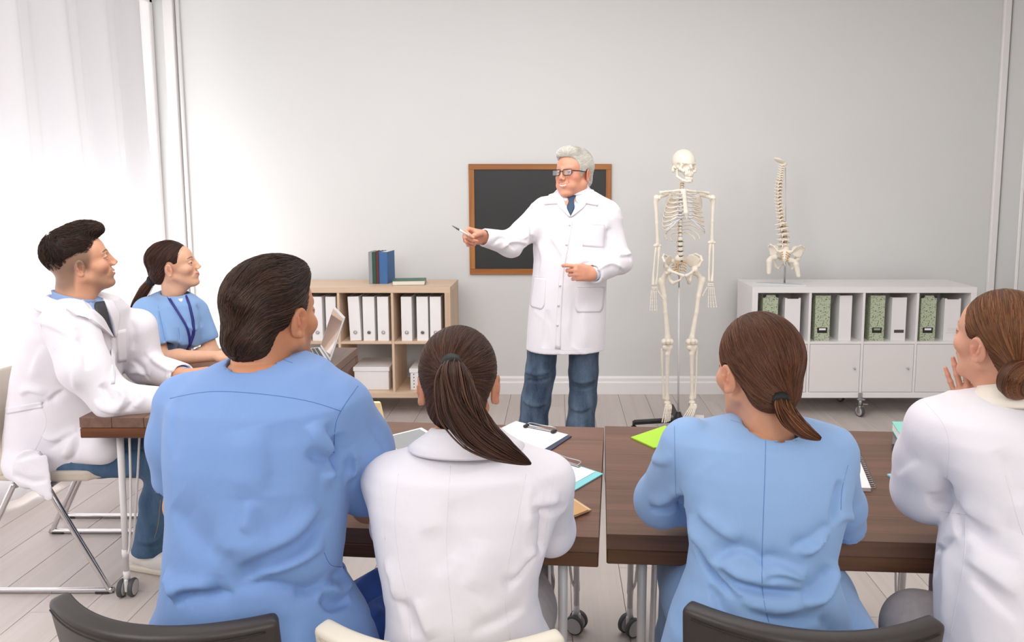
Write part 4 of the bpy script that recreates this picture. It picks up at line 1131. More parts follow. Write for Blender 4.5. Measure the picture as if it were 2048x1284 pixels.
# ------------------------------------------------------------------ clothing helpers
def sleeve(S, pts, rad, k=.02, kj=.03):
    S.chain(pts, rad, kj); return S
def collar(c, M, r0, r1, h, a0=0, a1=360, n=48, rise=.4, ell=1.0, th=.0025, front_drop=0.0, flare=1.0):
    """stand-and-fall collar: c centre of the neck base, M frame (y = wearer's front)"""
    prof = [(r0, -.012), (r0 + .001, h * .6), (r0 + .004, h), (r0 + .010, h * 1.02), (r0 + (r1 - r0) * .35, h * .72), (r0 + (r1 - r0) * .7, h * .28), (r1, -.004), (r1 - .004, -.008)]
    G = []
    closed = (a1 - a0) >= 360
    for a in np.linspace(R(a0), R(a1), n):
        row = []
        for r, z in prof:
            f = .5 - .5 * cos(a)                                   # 0 at the front, 1 at the back
            row.append(np.asarray(c) + np.asarray(M) @ np.array([r * sin(a), r * cos(a) * ell, z * (rise + (1 - rise) * f) - front_drop * (1 - f)]))
        G.append(row)
    return MB().grid(G, thick=th)
def lin_seam(p, surf, paths, m, par, name='seam', r=.0011, lift=-.0002):
    for q in paths: P, rr = surf.seam(q, r, lift); p.mb(name, MB().tube(P, rr, 5), m, par)
def shoe(p, toe, heel, m, sole, side=1, name='shoe'):
    toe, heel = np.array(toe, float), np.array(heel, float); d = toe - heel; L = np.linalg.norm(d[:2]); d /= np.linalg.norm(d); lo = np.minimum(toe, heel) - .09; hi = np.maximum(toe, heel) + .13
    lo[2] = -.005; S = SDF(lo - .01, hi, .004); up = np.array([0, 0, 1.])
    S.cap(heel + up * .055 + d * .02, heel + up * .05 + d * L * .45, .042, .043, .02); S.cap(heel + up * .05 + d * L * .4, toe + up * .035 - d * .05, .043, .036, .02)
    S.cap(heel + up * .07 + d * .04, heel + up * .12 + d * .05, .042, .045, .02); S.half((0, 0, .016), (0, 0, -1))
    S.cap(heel + up * .10 + d * .05, heel + up * .2 + d * .05, .038, .04, .004, 'sub')
    V, F = S.mesh(1); o = p.part(name, V, F, m)
    T = SDF(lo - .01, hi, .004); T.cap(heel + up * .02 + d * .02, toe + up * .02 - d * .05, .046, .044, .01, flat=((0, 0, 1), 1)); T.half((0, 0, .026), (0, 0, 1)); T.half((0, 0, .001), (0, 0, -1))
    V, F = T.mesh(1); p.part('sole', V, F, sole, o); return o

M_coat = cloth('white_coat_cotton', '#eae6ec', bump=.2, var=.01)
M_coatseam = mat('white_coat_seam', '#e4e1e8', .8)
M_scrubA = cloth('scrub_blue_deep', '#7c9dd2', bump=.3, var=.03)
M_scrubAs = mat('scrub_seam_deep', '#4a6fae', .9)
M_scrubB = cloth('scrub_blue_light', '#8fb0dc', bump=.3, var=.03)
M_scrubBs = mat('scrub_seam_light', '#5f88c0', .9)
M_scrubC = cloth('scrub_blue_soft', '#88abd9', bump=.3, var=.03)
M_navy = cloth('navy_scrub_trousers', '#2f4f94', bump=.3, var=.05)
def denim(name, c1, c2):
    N = NT(name); nz = N.n('ShaderNodeTexNoise'); nz.inputs['Scale'].default_value = 1; nz.inputs['Detail'].default_value = 6; N.l(coords(N, (16, 16, 5)), nz.inputs['Vector'])
    n2 = N.n('ShaderNodeTexNoise'); n2.inputs['Scale'].default_value = 1; N.l(coords(N, (500, 500, 60)), n2.inputs['Vector'])
    mm = N.n('ShaderNodeMath', operation='MULTIPLY_ADD'); mm.inputs[1].default_value = .35; N.l(n2.outputs['Fac'], mm.inputs[0]); N.l(nz.outputs['Fac'], mm.inputs[2])
    rp = N.n('ShaderNodeMapRange'); rp.inputs[1].default_value = .45; rp.inputs[2].default_value = .95; N.l(mm.outputs[0], rp.inputs[0])
    mx = N.n('ShaderNodeMix', data_type='RGBA'); mx.inputs[6].default_value = lin(c1); mx.inputs[7].default_value = lin(c2); N.l(rp.outputs[0], mx.inputs[0]); N.l(mx.outputs[2], N.b.inputs['Base Color'])
    N.b.inputs['Roughness'].default_value = .85; bp = N.n('ShaderNodeBump'); bp.inputs['Strength'].default_value = .4; bp.inputs['Distance'].default_value = .002; N.l(mm.outputs[0], bp.inputs['Height']); N.l(bp.outputs[0], N.b.inputs['Normal']); return N.m
M_jean = denim('faded_denim', '#22334a', '#64788e')
M_jean2 = denim('blue_denim', '#33506f', '#577594')
M_grey = cloth('grey_trouser_cloth', '#a49c9b', bump=.3, var=.06, vs=(60, 60, 60))
M_shirt = cloth('pale_blue_shirt', '#8ea6cf', bump=.2, var=.02)
M_shirt2 = cloth('pale_grey_shirt', '#cdd6e2', bump=.2, var=.02)
M_tien = mat('navy_tie_silk', '#27415e', .6, bump=.4, bscale=500)
M_tieb = mat('charcoal_tie_silk', '#3c3c40', .6, bump=.4, bscale=500)
M_btn = mat('pearl_button', '#d8d4da', .3)
M_shoew = mat('white_leather_shoe', '#e9e4e0', .5); M_sole = mat('cream_rubber_sole', '#ded5c8', .6); M_shoeb = mat('dark_leather_shoe', '#3a2a22', .4)

FEMHL = ([-.14, -.10, -.075, -.055, -.04, -.028, -.012, .004, .014, .03, .045, .06, .075, .1], [-.085, -.090, -.088, -.075, -.045, .0, .024, .020, .004, .006, .030, .052, .068, .085])
MENHL = ([-.13, -.085, -.055, -.040, -.030, -.018, .0, .008, .014, .026, .036, .05, .062, .078, .1], [-.072, -.084, -.080, -.062, -.02, .020, .021, -.006, -.034, -.030, .018, .048, .058, .068, .08])
ZERO = np.eye(3)

# ================================================================== standing lecturer
STY = 3.60
p = Person('person with white hair and glasses standing in a white coat, pointing with a pen', (0.1, STY, 0))
SK = '#d6987d'
p.place_head(dict(skin=SK, fat=.15, smile=1.1, open=.0016, nose=1.1, brow='#9a8d84', brow_amt=.5, lips='#b96a5c', blush='#c4604a', blush_amt=.45, neck=.062, neck0=(0, -.02, -.07), neck1=(0, -.035, -.20), iris='#4d5f6e'), at(1147, 347, STY), 144, 3, 2, 1.0)
def hs(S):
    S.ell((0, -.020, .040), (.086, .104, .094)); S.ell((0, .040, .098), (.058, .045, .034), .02); S.ell((.028, .05, .090), (.034, .030, .026), .012)
    S.ell((0, -.068, -.035), (.058, .040, .045), .03)
    hairline(S, [-.14, -.09, -.06, -.04, -.030, -.018, .0, .010, .018, .030, .042, .055, .068, .085, .12], [-.075, -.082, -.075, -.06, -.02, .018, .020, .0, -.028, -.020, .030, .060, .072, .076, .08])
p.hair(hs, lambda q: np.array([.25 + 2.5 * q[0], -1, .35 - 4.2 * max(0, .06 - q[2]) - .25 * sin(q[0] * 90)]), 4500, .06, 9, .00055, '#dcd6cc', 3, .0008, .12, .0009, hl='#f6f3ee')
# coat
rows = [(383, 1117, 1190, .045, 3.62), (390, 1108, 1202, .060, 3.615), (398, 1090, 1216, .075, 3.61), (406, 1074, 1228, .088, 3.61), (420, 1066, 1236, .102, 3.60), (440, 1064, 1234, .115, 3.60), (470, 1066, 1226, .124, 3.59), (520, 1068, 1216, .132, 3.585),
        (570, 1064, 1213, .138, 3.58), (620, 1059, 1212, .142, 3.58), (660, 1055, 1211, .147, 3.58), (702, 1052, 1209, .150, 3.58)]
sl = px_loft(rows); S = SDF((-.55, 3.2, .68), (.5, 3.8, 1.62), .0055); S.loft(sl)
shL, elL, wrL = at(1090, 424, 3.60), at(1022, 488, 3.46), at(967, 475, 3.34)
shR, elR, wrR = at(1212, 432, 3.60), at(1238, 524, 3.57), at(1188, 547, 3.375)
S.chain([shL, elL, wrL], [.072, .058, .044], .035); S.chain([shR, elR, wrR], [.068, .058, .050], .03)
for w, e, r in ((wrL, elL, .040), (wrR, elR, .044)):
    d = (w - e) / np.linalg.norm(w - e); S.half(w + d * .004, d, .003, w - .056, w + .052); S.cap(w - d * .05, w + d * .012, r * .86, r * .86, .004, 'sub')
zh = sl[0][0] if sl[0][0] < sl[-1][0] else sl[-1][0]
inner = [(z - .02, cx, cy, rx - .012, ry - .012, n, ro) for z, cx, cy, rx, ry, n, ro in sorted(sl)[:3]]
S.half((0, 0, zh + .012), (0, 0, -1), .004); S.loft(inner, .004, 'sub')
V, F = S.mesh(2); V += vnorm(V, F) * (noise3(V, 16, 5) * .004 + noise3(V * (1, 1, .35), 34, 6) * .0022 + crease(V, 17, 5) * .0042 + crease(V, 33, 5 + 1, (1, 1, .6)) * .0020)[:, None]
sf = Surf(V, F)
sf.fold([([(1066, 470), (1056, 492), (1040, 506)], .014, -.012), ([(1062, 420), (1063, 450), (1062, 485)], .009, -.010, 1), ([(1020, 470), (1040, 478), (1060, 470)], .012, .009), ([(1000, 500), (1025, 484), (1055, 488)], .010, .009), ([(985, 492), (1005, 478), (1030, 500)], .010, -.008),
         ([(1216, 455), (1214, 490), (1216, 508)], .012, -.014, 1), ([(1220, 505), (1238, 512), (1262, 508)], .010, .010), ([(1225, 518), (1245, 505), (1262, 522)], .008, -.009), ([(1195, 540), (1222, 528), (1250, 540)], .010, .007),
         ([(1210, 515), (1185, 525), (1160, 528)], .012, -.008), ([(1075, 480), (1085, 520), (1078, 560)], .018, .006), ([(1148, 600), (1146, 640), (1143, 695)], .022, -.005), ([(1165, 610), (1168, 650), (1172, 695)], .024, .005), ([(1095, 620), (1090, 660), (1086, 697)], .016, -.006),
         ([(1100, 470), (1120, 500), (1128, 520)], .02, .005), ([(1205, 420), (1212, 440), (1214, 460)], .012, .006)])
coat = p.part('lab_coat', sf.V, sf.F, M_coat, label='knee-length white buttoned coat')
V, F = sf.strip([(1121, 380), (1128, 405), (1140, 434)], [(1174, 376), (1160, 405), (1141, 434)], .004, 14, 12, .006); p.part('shirt', V, F, M_shirt2, label='pale shirt front in the coat opening')
V, F = sf.strip([(1122, 384), (1126, 397), (1130, 404)], [(1134, 392), (1137, 397), (1134, 404)], .010, 8, 6, .004); sc1 = p.part('shirt_collar', V, F, M_shirt2)
V, F = sf.strip([(1173, 380), (1166, 394), (1157, 408)], [(1158, 386), (1151, 394), (1152, 404)], .010, 8, 6, .004); p.part('shirt_collar', V, F, M_shirt2)
V, F = sf.strip([(1133, 394), (1139, 404), (1133, 416), (1140, 432)], [(1151, 394), (1147, 404), (1150, 416), (1141, 433)], .013, 14, 6, .006); p.part('tie', V, F, M_tien, label='dark navy tie')
for nm, l, r in (('lapel', [(1119, 382), (1113, 411), (1139, 435)], [(1123, 382), (1131, 412), (1141, 434)]), ('lapel', [(1171, 378), (1159, 404), (1141, 434)], [(1175, 378), (1172, 413), (1142, 435)]), ('collar_tip', [(1103, 384), (1089, 410)], [(1121, 384), (1116, 409)]), ('collar_tip', [(1173, 380), (1170, 408)], [(1186, 384), (1195, 413)])):
    V, F = sf.strip(l, r, .012, 14, 8, .003); p.part(nm, V, F, M_coat, coat)
for q in ([(1166, 448), (1165, 492)], [(1210, 450), (1207, 495)]), ([(1069, 553), (1060, 611), (1064, 614)], [(1092, 555), (1090, 615), (1082, 619)]), ([(1153, 574), (1149, 617), (1155, 625)], [(1209, 574), (1206, 618), (1200, 624)]):
    V, F = sf.strip(q[0], q[1], .0035, 12, 10, .002); p.part('pocket', V, F, M_coat, coat)
    lin_seam(p, sf, [[q[0][0], q[1][0]]], M_coatseam, coat, 'pocket_hem', .0011, .0036)
V, F = sf.strip([(1138, 436), (1129, 485), (1119, 540), (1113, 620), (1110, 697)], [(1146, 438), (1138, 487), (1128, 541), (1123, 620), (1121, 699)], .0028, 30, 4, .002); p.part('placket', V, F, M_coat, coat)
bmb = MB()
for q in ((1139, 450), (1133, 489), (1125, 530), (1120, 571), (1117, 611), (1115, 650)):
    h, n = sf.hit(*q); MB_ = MB().cyl(h + n * .001, h + n * .0062, .0062, 14); p.mb('button', MB_, M_btn, coat)
lin_seam(p, sf, [[(1052, 692), (1085, 697), (1140, 700), (1205, 695)], [(1074, 404), (1066, 440), (1066, 478)], [(1226, 406), (1216, 440), (1213, 480)]], M_coatseam, coat, r=.0010)
V, F = sf.strip([(1204, 632), (1202, 660), (1202, 690)], [(1213, 632), (1213, 660), (1212, 690)], -.004, 10, 4, .012); p.part('back_vent', V, F, M_coatseam, coat)
cb = collar(at(1146, 384, 3.625), rotm(-8, 0, 150), .066, .098, .038, 28, 332, ell=.9, th=.003); p.mb('collar', cb, M_coat, coat)
cb = collar(at(1146, 384, 3.615), rotm(-8, 0, 148), .060, .072, .036, 25, 335, ell=.95, th=.002); p.mb('shirt_collar', cb, M_shirt2)
# shirt cuff and arms
th_pen = [(.030, .050, -.026), (.026, .080, -.040), (.016, .102, -.042)]
ML = frame(wrL - elL + np.array([-.02, -.02, -.01]), (0.1, 1, .25))
V, F, C, tipsL, TL = limb(elL, wrL + (wrL - elL) * .04, ML, -1, [(38, 58, 30), (62, 78, 40), (72, 85, 45), (78, 85, 45)], th_pen, 1.08, SK); p.skin(V, F, C)
MR = frame((-.9, -.45, .12), (-.35, -1, .2))
V, F, C, tipsR, TR = limb(elR, wrR + (wrR - elR) * .03, MR, 1, [(38, 50, 25), (72, 85, 50), (80, 90, 50), (85, 90, 50)], [(.032, .048, -.016), (.026, .078, -.022), (.012, .100, -.024)], 1.08, SK); p.skin(V, F, C)
d = (wrR - elR) / np.linalg.norm(wrR - elR); p.mb('shirt_cuff', MB().tube([wrR - d * .03, wrR + d * .010], [.034, .034], 20), M_shirt2)
p.body(((-.25, 3.4, .1), (.45, 3.8, 1.5), lambda S: S.cap(at(1140, 420, 3.61), at(1135, 660, 3.6), .10, .10)), SK)
# jeans
S = SDF((-.3, 3.35, .0), (.4, 3.85, .95), .006)
S.chain([at(1088, 670, 3.59), at(1080, 745, 3.575), at(1072, 800, 3.57), at(1067, 850, 3.57), at(1063, 945, 3.58)], [.082, .076, .072, .073, .086], .02)
S.chain([at(1168, 670, 3.6), at(1167, 745, 3.59), at(1166, 800, 3.585), at(1161, 850, 3.58), at(1152, 945, 3.58)], [.080, .074, .070, .071, .086], .02)
S.half((0, 0, .035), (0, 0, -1), .003)
V, F = S.mesh(1); V += vnorm(V, F) * (noise3(V, 22, 9) * .005 + noise3(V * (.6, .6, 2.0), 40, 8) * .0030)[:, None]; sj = Surf(V, F)
sj.fold([([(1050, 745), (1075, 750), (1102, 742)], .010, .008), ([(1048, 757), (1075, 764), (1104, 755)], .009, -.008), ([(1142, 760), (1165, 766), (1192, 758)], .010, .008), ([(1142, 772), (1168, 778), (1190, 770)], .009, -.008), ([(1045, 800), (1065, 812), (1095, 808)], .010, .006), ([(1140, 815), (1160, 822), (1185, 812)], .010, .006)])
jn = p.part('jeans', sj.V, sj.F, M_jean, label='faded blue jeans')
lin_seam(p, sj, [[(1052, 705), (1046, 760), (1041, 845)], [(1194, 705), (1194, 760), (1187, 845)]], mat_cache('denim_thread', '#1d2c3f'), jn)
f1 = at(1063, 945, 3.58); f2 = at(1152, 945, 3.58)
shoe(p, (f1[0] - .06, 3.36, 0), (f1[0], 3.62, 0), M_shoeb, M_black); shoe(p, (f2[0] + .01, 3.34, 0), (f2[0], 3.62, 0), M_shoeb, M_black)
# glasses
gx = MB(); T3 = lambda q: p.H(q)
gmat = mat_cache('black_glasses_frame', '#17181a')
def gl(par):
    g = MB()
    for s in (-1, 1):
        c = np.array((s * .0335, .104, -.002)); w, h = .0245, .0135
        ring = [c + (w * sx_, -abs(s * (c[0] + w * sx_)) * .10, h * sz_) for sx_, sz_ in ((-1, .75), (-.85, 1), (.85, 1), (1, .8), (.95, -.6), (.7, -1), (-.7, -1), (-.95, -.6))]
        g.tube([T3(q) for q in ring], .0019, 6, closed=True)
        e = np.array((s * .0585, .094, .006)); g.tube([T3(e), T3((s * .0735, .060, .006)), T3((s * .0790, .0, .004)), T3((s * .0780, -.022, -.012))], [.0028, .0024, .0018, .0015], 8, sx=.6)
    g.tube([T3((-.009, .103, .003)), T3((0, .106, .005)), T3((.009, .103, .003))], .0018, 6)
    o = p.mb('glasses', g, gmat, None, 'black rectangular glasses')
    for s in (-1, 1):
        c = np.array((s * .0335, .103, -.002)); w, h = .0235, .0125
        q = [T3(c + (w * a, -abs(w * a + s * c[0]) * .08, h * b)) for a, b in ((-1, 1), (1, 1), (1, -1), (-1, -1))]
        V = np.array(q + [x + p.M[:, 1] * -.001 for x in q]) - p.base
        mesh_mixed('lens', V, [(0, 1, 2, 3), (7, 6, 5, 4), (0, 4, 5, 1), (1, 5, 6, 2), (2, 6, 7, 3), (3, 7, 4, 0)], glass('lens_glass', refl=.22), o, None, False)
gl(p)
p.done()
# the pen in his hand
pm = (tipsL[0] + TL((.016, .102, -.042))) / 2
tipw = at(904, 451, pm[1] - .10); dpen = (pm - tipw) / np.linalg.norm(pm - tipw)
t = thing('pen', 'white and grey pen held out by the person standing at the chalkboard', 'pen', tuple(pm))
P_ = lambda a: tipw + dpen * a - pm
MB().cyl(P_(.045), P_(.145), .0045, 12).build('barrel', mat_cache('pen_white', '#eceaea'), t)
MB().tube([P_(0), P_(.006), P_(.035), P_(.046)], [.0008, .0018, .0042, .0046], 12).build('grip', mat_cache('pen_grey', '#707276'), t)

# ================================================================== young man in profile, white coat, at the left table
SK = '#d79f80'
p = Person('young person with dark quiff and white coat, seated in profile at the left', (-1.95, 2.8, 0.46))
p.place_head(dict(skin=SK, smile=1.1, open=.0016, stubble='#6e5a4c', fade='#6a564b', brow='#2a1d17', nose=1.15, lips='#b0675c', blush='#c46a55', blush_amt=.3, neck=.060, neck0=(0, -.03, -.05), neck1=(0, -.075, -.20), iris='#33251c'), at(160, 523, 2.68), -52, 11, 4, 1.01)
def hs(S):
    S.ell((0, -.018, .046), (.074, .093, .086)); S.ell((0, .032, .108), (.048, .060, .036), .02); S.ell((0, .074, .104), (.040, .026, .022), .014)
    hairline(S, [-.14, -.10, -.08, -.06, -.04, -.02, .0, .02, .035, .05, .062, .078, .10, .12], [-.030, -.030, -.020, .005, .030, .040, .042, .040, .045, .060, .072, .080, .088, .092], .008)
p.hair(hs, lambda q: np.array([2.5 * q[0], -.1, -1.]) * (1 - smst(q[1], -.09, -.01)) + np.array([2.5 * q[0], 1., .4]) * smst(q[1], -.09, -.01) + .55 * np.sin(np.array([q[1] * 160, q[2] * 170, q[0] * 180])), 5200, .030, 6, .0007, '#2e211b', 4, .0035, .4, .0025, hl='#4a3225')
rows = [(583, 116, 168, .05, 2.72), (590, 104, 205, .085, 2.73), (602, 90, 238, .13, 2.75), (622, 72, 258, .175, 2.77), (655, 54, 262, .195, 2.78), (700, 38, 258, .195, 2.79), (745, 26, 248, .19, 2.80), (790, 19, 242, .185, 2.80), (835, 17, 243, .185, 2.80), (870, 12, 240, .18, 2.80), (900, 4, 236, .18, 2.80), (922, 6, 225, .17, 2.80)]
S = SDF((-2.45, 2.35, .36), (-1.15, 3.15, 1.30), .006); S.loft(px_loft(rows))
sh, el, wr = at(140, 645, 2.60), at(228, 800, 2.56), at(318, 803, 2.60)
S.chain([sh, at(170, 735, 2.55), el, wr], [.088, .080, .066, .056], .03)
sh2, el2, wr2 = at(272, 655, 2.93), at(292, 735, 2.98), at(362, 752, 2.84)
S.chain([sh2, el2, wr2], [.078, .066, .054], .03)
for w, e, r in ((wr, el, .052), (wr2, el2, .050)):
    d = (w - e) / np.linalg.norm(w - e); S.half(w + d * .012, d, .003, w - .10, w + .10); S.cap(w - d * .05, w + d * .03, r * .86, r * .86, .004, 'sub')
# coat skirt over the thigh and the tail hanging behind
S.chain([at(150, 890, 2.70), at(205, 895, 2.66)], [.075, .065], .04); S.chain([at(45, 915, 2.72), at(62, 950, 2.62)], [.07, .05], .04)
S.chain([at(66, 935, 2.585), at(98, 992, 2.555)], [.075, .018], .03, flat=((0, 1, 0), 5.0)); 
V, F = S.mesh(2); V += vnorm(V, F) * (noise3(V, 14, 15) * .006 + noise3(V * (.7, .7, .5), 36, 16) * .003)[:, None]
sf = Surf(V, F)
sf.fold([([(150, 655), (165, 690), (172, 740)], .012, -.010), ([(165, 690), (150, 740), (150, 780)], .02, .008), ([(90, 690), (75, 720), (62, 760)], .02, .007), ([(150, 680), (160, 685), (164, 700)], .008, -.009, 1),
         ([(200, 770), (215, 790), (222, 812)], .012, -.011), ([(190, 800), (205, 818), (240, 826)], .012, .009), ([(232, 775), (245, 795), (235, 820)], .010, .010), ([(250, 780), (262, 800), (250, 822)], .009, -.007), ([(275, 780), (285, 795), (268, 815)], .010, .006),
         ([(95, 800), (75, 812), (50, 822)], .012, -.009, 1), ([(130, 780), (110, 790), (95, 806)], .010, -.009), ([(85, 870), (110, 880), (155, 860)], .012, .009), ([(150, 862), (120, 880), (98, 900)], .010, -.012, 1), ([(150, 870), (140, 890), (125, 915)], .012, .010), ([(156, 875), (148, 900), (135, 925)], .009, -.011), ([(30, 920), (60, 912), (90, 905)], .012, -.009), ([(40, 790), (60, 780), (90, 790)], .014, .008), ([(25, 950), (60, 965), (95, 962)], .010, -.010),
         ([(290, 700), (310, 725), (345, 745)], .012, .008), ([(262, 720), (280, 735), (300, 762)], .010, -.009), ([(258, 748), (275, 745), (300, 752)], .010, .008), ([(262, 640), (268, 670), (264, 700)], .010, -.008), ([(60, 640), (110, 655), (150, 680)], .014, .005)])
coat = p.part('lab_coat', sf.V, sf.F, M_coat, label='open-collared white coat')
V, F = sf.strip([(172, 585), (180, 612), (222, 672)], [(205, 598), (216, 620), (232, 672)], .004, 14, 10, .006); p.part('shirt', V, F, M_shirt)
V, F = sf.strip([(189, 607), (186, 618), (200, 640), (221, 673)], [(206, 605), (212, 625), (219, 650), (224, 674)], .009, 14, 6, .006); p.part('tie', V, F, M_tieb, label='charcoal tie')
for l, r in (([(163, 604), (182, 628), (222, 674)], [(132, 618), (153, 634), (170, 630)]), ([(166, 620), (176, 640), (222, 674)], [(182, 622), (205, 640), (223, 673)]), ([(204, 600), (221, 640), (227, 674)], [(222, 603), (236, 630), (229, 668)])):
    V, F = sf.strip(l, r, .012, 14, 8, .003); p.part('lapel', V, F, M_coat, coat)
V, F = sf.strip([(221, 674), (224, 710), (222, 768)], [(229, 674), (231, 710), (229, 768)], .003, 14, 4, .003); p.part('placket', V, F, M_coat, coat)
V, F = sf.strip([(232, 662), (235, 725)], [(251, 658), (252, 722)], .004, 10, 7, .003); p.part('pocket', V, F, M_coat, coat)
V, F = sf.strip([(14, 815), (15, 827)], [(84, 803), (86, 815)], .006, 5, 14, .003); p.part('back_belt', V, F, M_coat, coat)
lin_seam(p, sf, [[(85, 620), (83, 660), (110, 700)], [(86, 815), (92, 850), (70, 900)], [(325, 772), (329, 800), (322, 826)]], M_coatseam, coat)
V, F = sf.strip([(70, 895), (78, 888)], [(84, 905), (90, 898)], .003, 4, 4, .003)
p.part('jeans_patch', V, F, M_jean2) if False else None
cM = rotm(0, 0, -62) @ rotm(-14, 0, 0)
cb = collar(p.H((0, -.060, -.150)), cM, .063, .078, .040, 22, 338, ell=1.0, th=.003, rise=.75); p.mb('shirt_collar', cb, M_shirt)
cb = collar(p.H((0, -.068, -.170)), cM, .076, .118, .040, 45, 315, ell=1.0, th=.003, rise=.8); p.mb('coat_collar', cb, M_coat, coat)
# hands folded on the table
thc = [(.036, .045, -.014), (.038, .074, -.020), (.034, .10, -.022)]
W1 = wr + (wr - el) / np.linalg.norm(wr - el) * .015
V, F, C, tp, _ = limb(el + (wr - el) * .5, W1, frame((.80, .62, .0), (-.55, -.1, 1)), -1, [(30, 40, 20)] * 4, thc, 1.0, SK); p.skin(V, F, C)
W2 = at(372, 750, 2.80)
V, F, C, tp, _ = limb(el2 + (wr2 - el2) * .4, W2, frame((.93, -.15, .12), (-.3, -.35, 1)), 1, [(25, 40, 25), (30, 42, 25), (35, 45, 25), (40, 45, 25)], [(.030, .048, .004), (.028, .078, .006), (.022, .104, .006)], 1.0, SK); p.skin(V, F, C)
d = (wr2 - el2) / np.linalg.norm(wr2 - el2); p.mb('shirt_cuff', MB().tube([wr2 - d * .03, wr2 + d * .022], [.040, .038], 20), M_shirt)
d = (wr - el) / np.linalg.norm(wr - el); p.mb('shirt_cuff', MB().tube([wr - d * .03, wr + d * .022], [.043, .042], 20), M_shirt)
p.body(((-2.3, 2.5, .45), (-1.5, 3.1, 1.3), lambda S: S.cap(at(150, 650, 2.76), at(130, 880, 2.8), .09, .11)), SK)
S = SDF((-2.2, 2.45, .0), (-1.05, 3.15, .80), .006)
hipn = at(95, 912, 2.72); kn = at(338, 918, 2.74); an = at(302, 1098, 2.78)
S.chain([hipn, at(200, 914, 2.72), kn], [.088, .076, .074], .02); S.chain([kn, at(322, 1000, 2.76), an], [.076, .066, .070], .03)
S.chain([hipn + (0, .22, 0), kn + (.03, .24, .02), an + (.06, .22, -.02)], [.10, .076, .066], .02)
S.half((an[0], an[1], .075), (-.1, 0, -1), .003, an - .13, an + (.13, .13, .1))
V, F = S.mesh(1); V += vnorm(V, F) * (noise3(V, 20, 19) * .005 + noise3(V * (.6, .6, 2.0), 44, 8) * .003)[:, None]; sj = Surf(V, F)
sj.fold([([(240, 905), (270, 898), (310, 896)], .007, -.007, 1), ([(300, 912), (318, 920), (330, 918)], .009, .008), ([(275, 1080), (300, 1085), (325, 1070)], .008, .007), ([(275, 1092), (300, 1097), (328, 1084)], .008, -.006)])
p.part('jeans', sj.V, sj.F, M_jean2, label='mid-blue jeans'); lin_seam(p, sj, [[(321, 1000), (316, 1050), (308, 1078)]], mat_cache('tan_thread', '#a58a66'), p.o)
shoe(p, (an[0] + .20, 2.72, 0), (an[0] - .075, 2.80, 0), M_shoew, M_sole)
shoe(p, (an[0] + .27, 2.96, 0), (an[0] - .005, 3.02, 0), M_shoew, M_sole)
p.done()

# ================================================================== woman in blue with the lanyard
SK = '#dfae90'
p = Person('person with sleek ponytail and dark blue lanyard over light blue scrubs, seated far left', (-1.95, 3.45, 0.46))
p.place_head(dict(skin=SK, fem=1, smile=1.0, nose=.8, brow='#3a2720', brow_amt=.75, lips='#b0525a', lip_amt=.9, blush='#cf7f70', blush_amt=.3, neck=.044, neck0=(0, -.03, -.05), neck1=(0, -.055, -.21), iris='#3b4038', look=(.25, 1, .05)), at(348, 530, 3.36), -73, 10, 5, .97)
def hs(S):
    S.ell((0, -.020, .036), (.0785, .100, .088)); S.ell((0, -.075, -.035), (.048, .042, .045), .03); hairline(S, *FEMHL, k=.005, xslope=.12)
tie = np.array((0, -.125, -.055)); p.hair(hs, lambda q: (tie - q) + np.array([0, 0, -.02]), 1300, .09, 9, .0008, '#3a241c', 5, .0010, .25, .0008, hl='#6b4636')
tw = p.H(tie + (0, .010, 0)); V, F, C = tail([tw, tw + (-.035, .0, -.045), tw + (-.075, 0, -.11), tw + (-.10, -.01, -.17)], [.016, .024, .022, .010], 260, '#3a241c', '#7a5238', 6); p.part('ponytail', V, F, M_hair, col=C)
p.mb('hair_tie', MB().tube([tw + (.006, 0, .012), tw + (-.006, 0, -.014)], [.021, .020], 14), M_band)
rows = [(579, 324, 366, .035, 3.39), (586, 306, 380, .055, 3.38), (595, 288, 392, .08, 3.37), (606, 277, 400, .10, 3.36), (630, 274, 404, .108, 3.35), (660, 284, 404, .11, 3.34), (690, 296, 400, .11, 3.33), (712, 302, 398, .11, 3.33), (760, 300, 402, .12, 3.36), (830, 292, 400, .13, 3.40), (900, 290, 405, .15, 3.42)]
S = SDF((-2.35, 3.0, .45), (-1.35, 3.7, 1.25), .005); S.loft(px_loft(rows))
a1, a2 = at(297, 622, 3.27), at(322, 688, 3.20); b1, b2 = at(393, 622, 3.42), at(414, 672, 3.42)
S.chain([a1, a2], [.068, .072], .03); S.chain([b1, b2], [.052, .050], .03)
for a, b, r in ((a1, a2, .06), (b1, b2, .046)):
    d = (b - a) / np.linalg.norm(b - a); S.half(b + d * .028, d, .003, b - .10, b + .10); S.cap(b - d * .02, b + d * .06, r * .80, r * .80, .004, 'sub')
S.cap(p.H((0, -.045, -.10)), p.H((0, -.008, -.190)), .048, .052, .004, 'sub')
V, F = S.mesh(2); V += vnorm(V, F) * (noise3(V, 20, 25) * .004)[:, None]; sf = Surf(V, F)
sf.fold([([(318, 620), (325, 650), (330, 690)], .010, -.010), ([(392, 610), (400, 625), (402, 655)], .008, -.008), ([(355, 655), (358, 680), (352, 705)], .008, -.005), ([(372, 650), (385, 660), (396, 655)], .010, .006), ([(290, 640), (300, 660), (300, 690)], .010, .005)])
top = p.part('scrub_top', sf.V, sf.F, M_scrubC, label='light blue scrub top')
V, F = sf.strip([(356, 598), (360, 603)], [(366, 597), (364, 604)], .002, 4, 4, .004); p.part('undershirt', V, F, M_paper)
lin_seam(p, sf, [[(357, 655), (359, 680), (353, 706)], [(316, 612), (322, 640), (330, 680)]], M_scrubBs, top, r=.001)
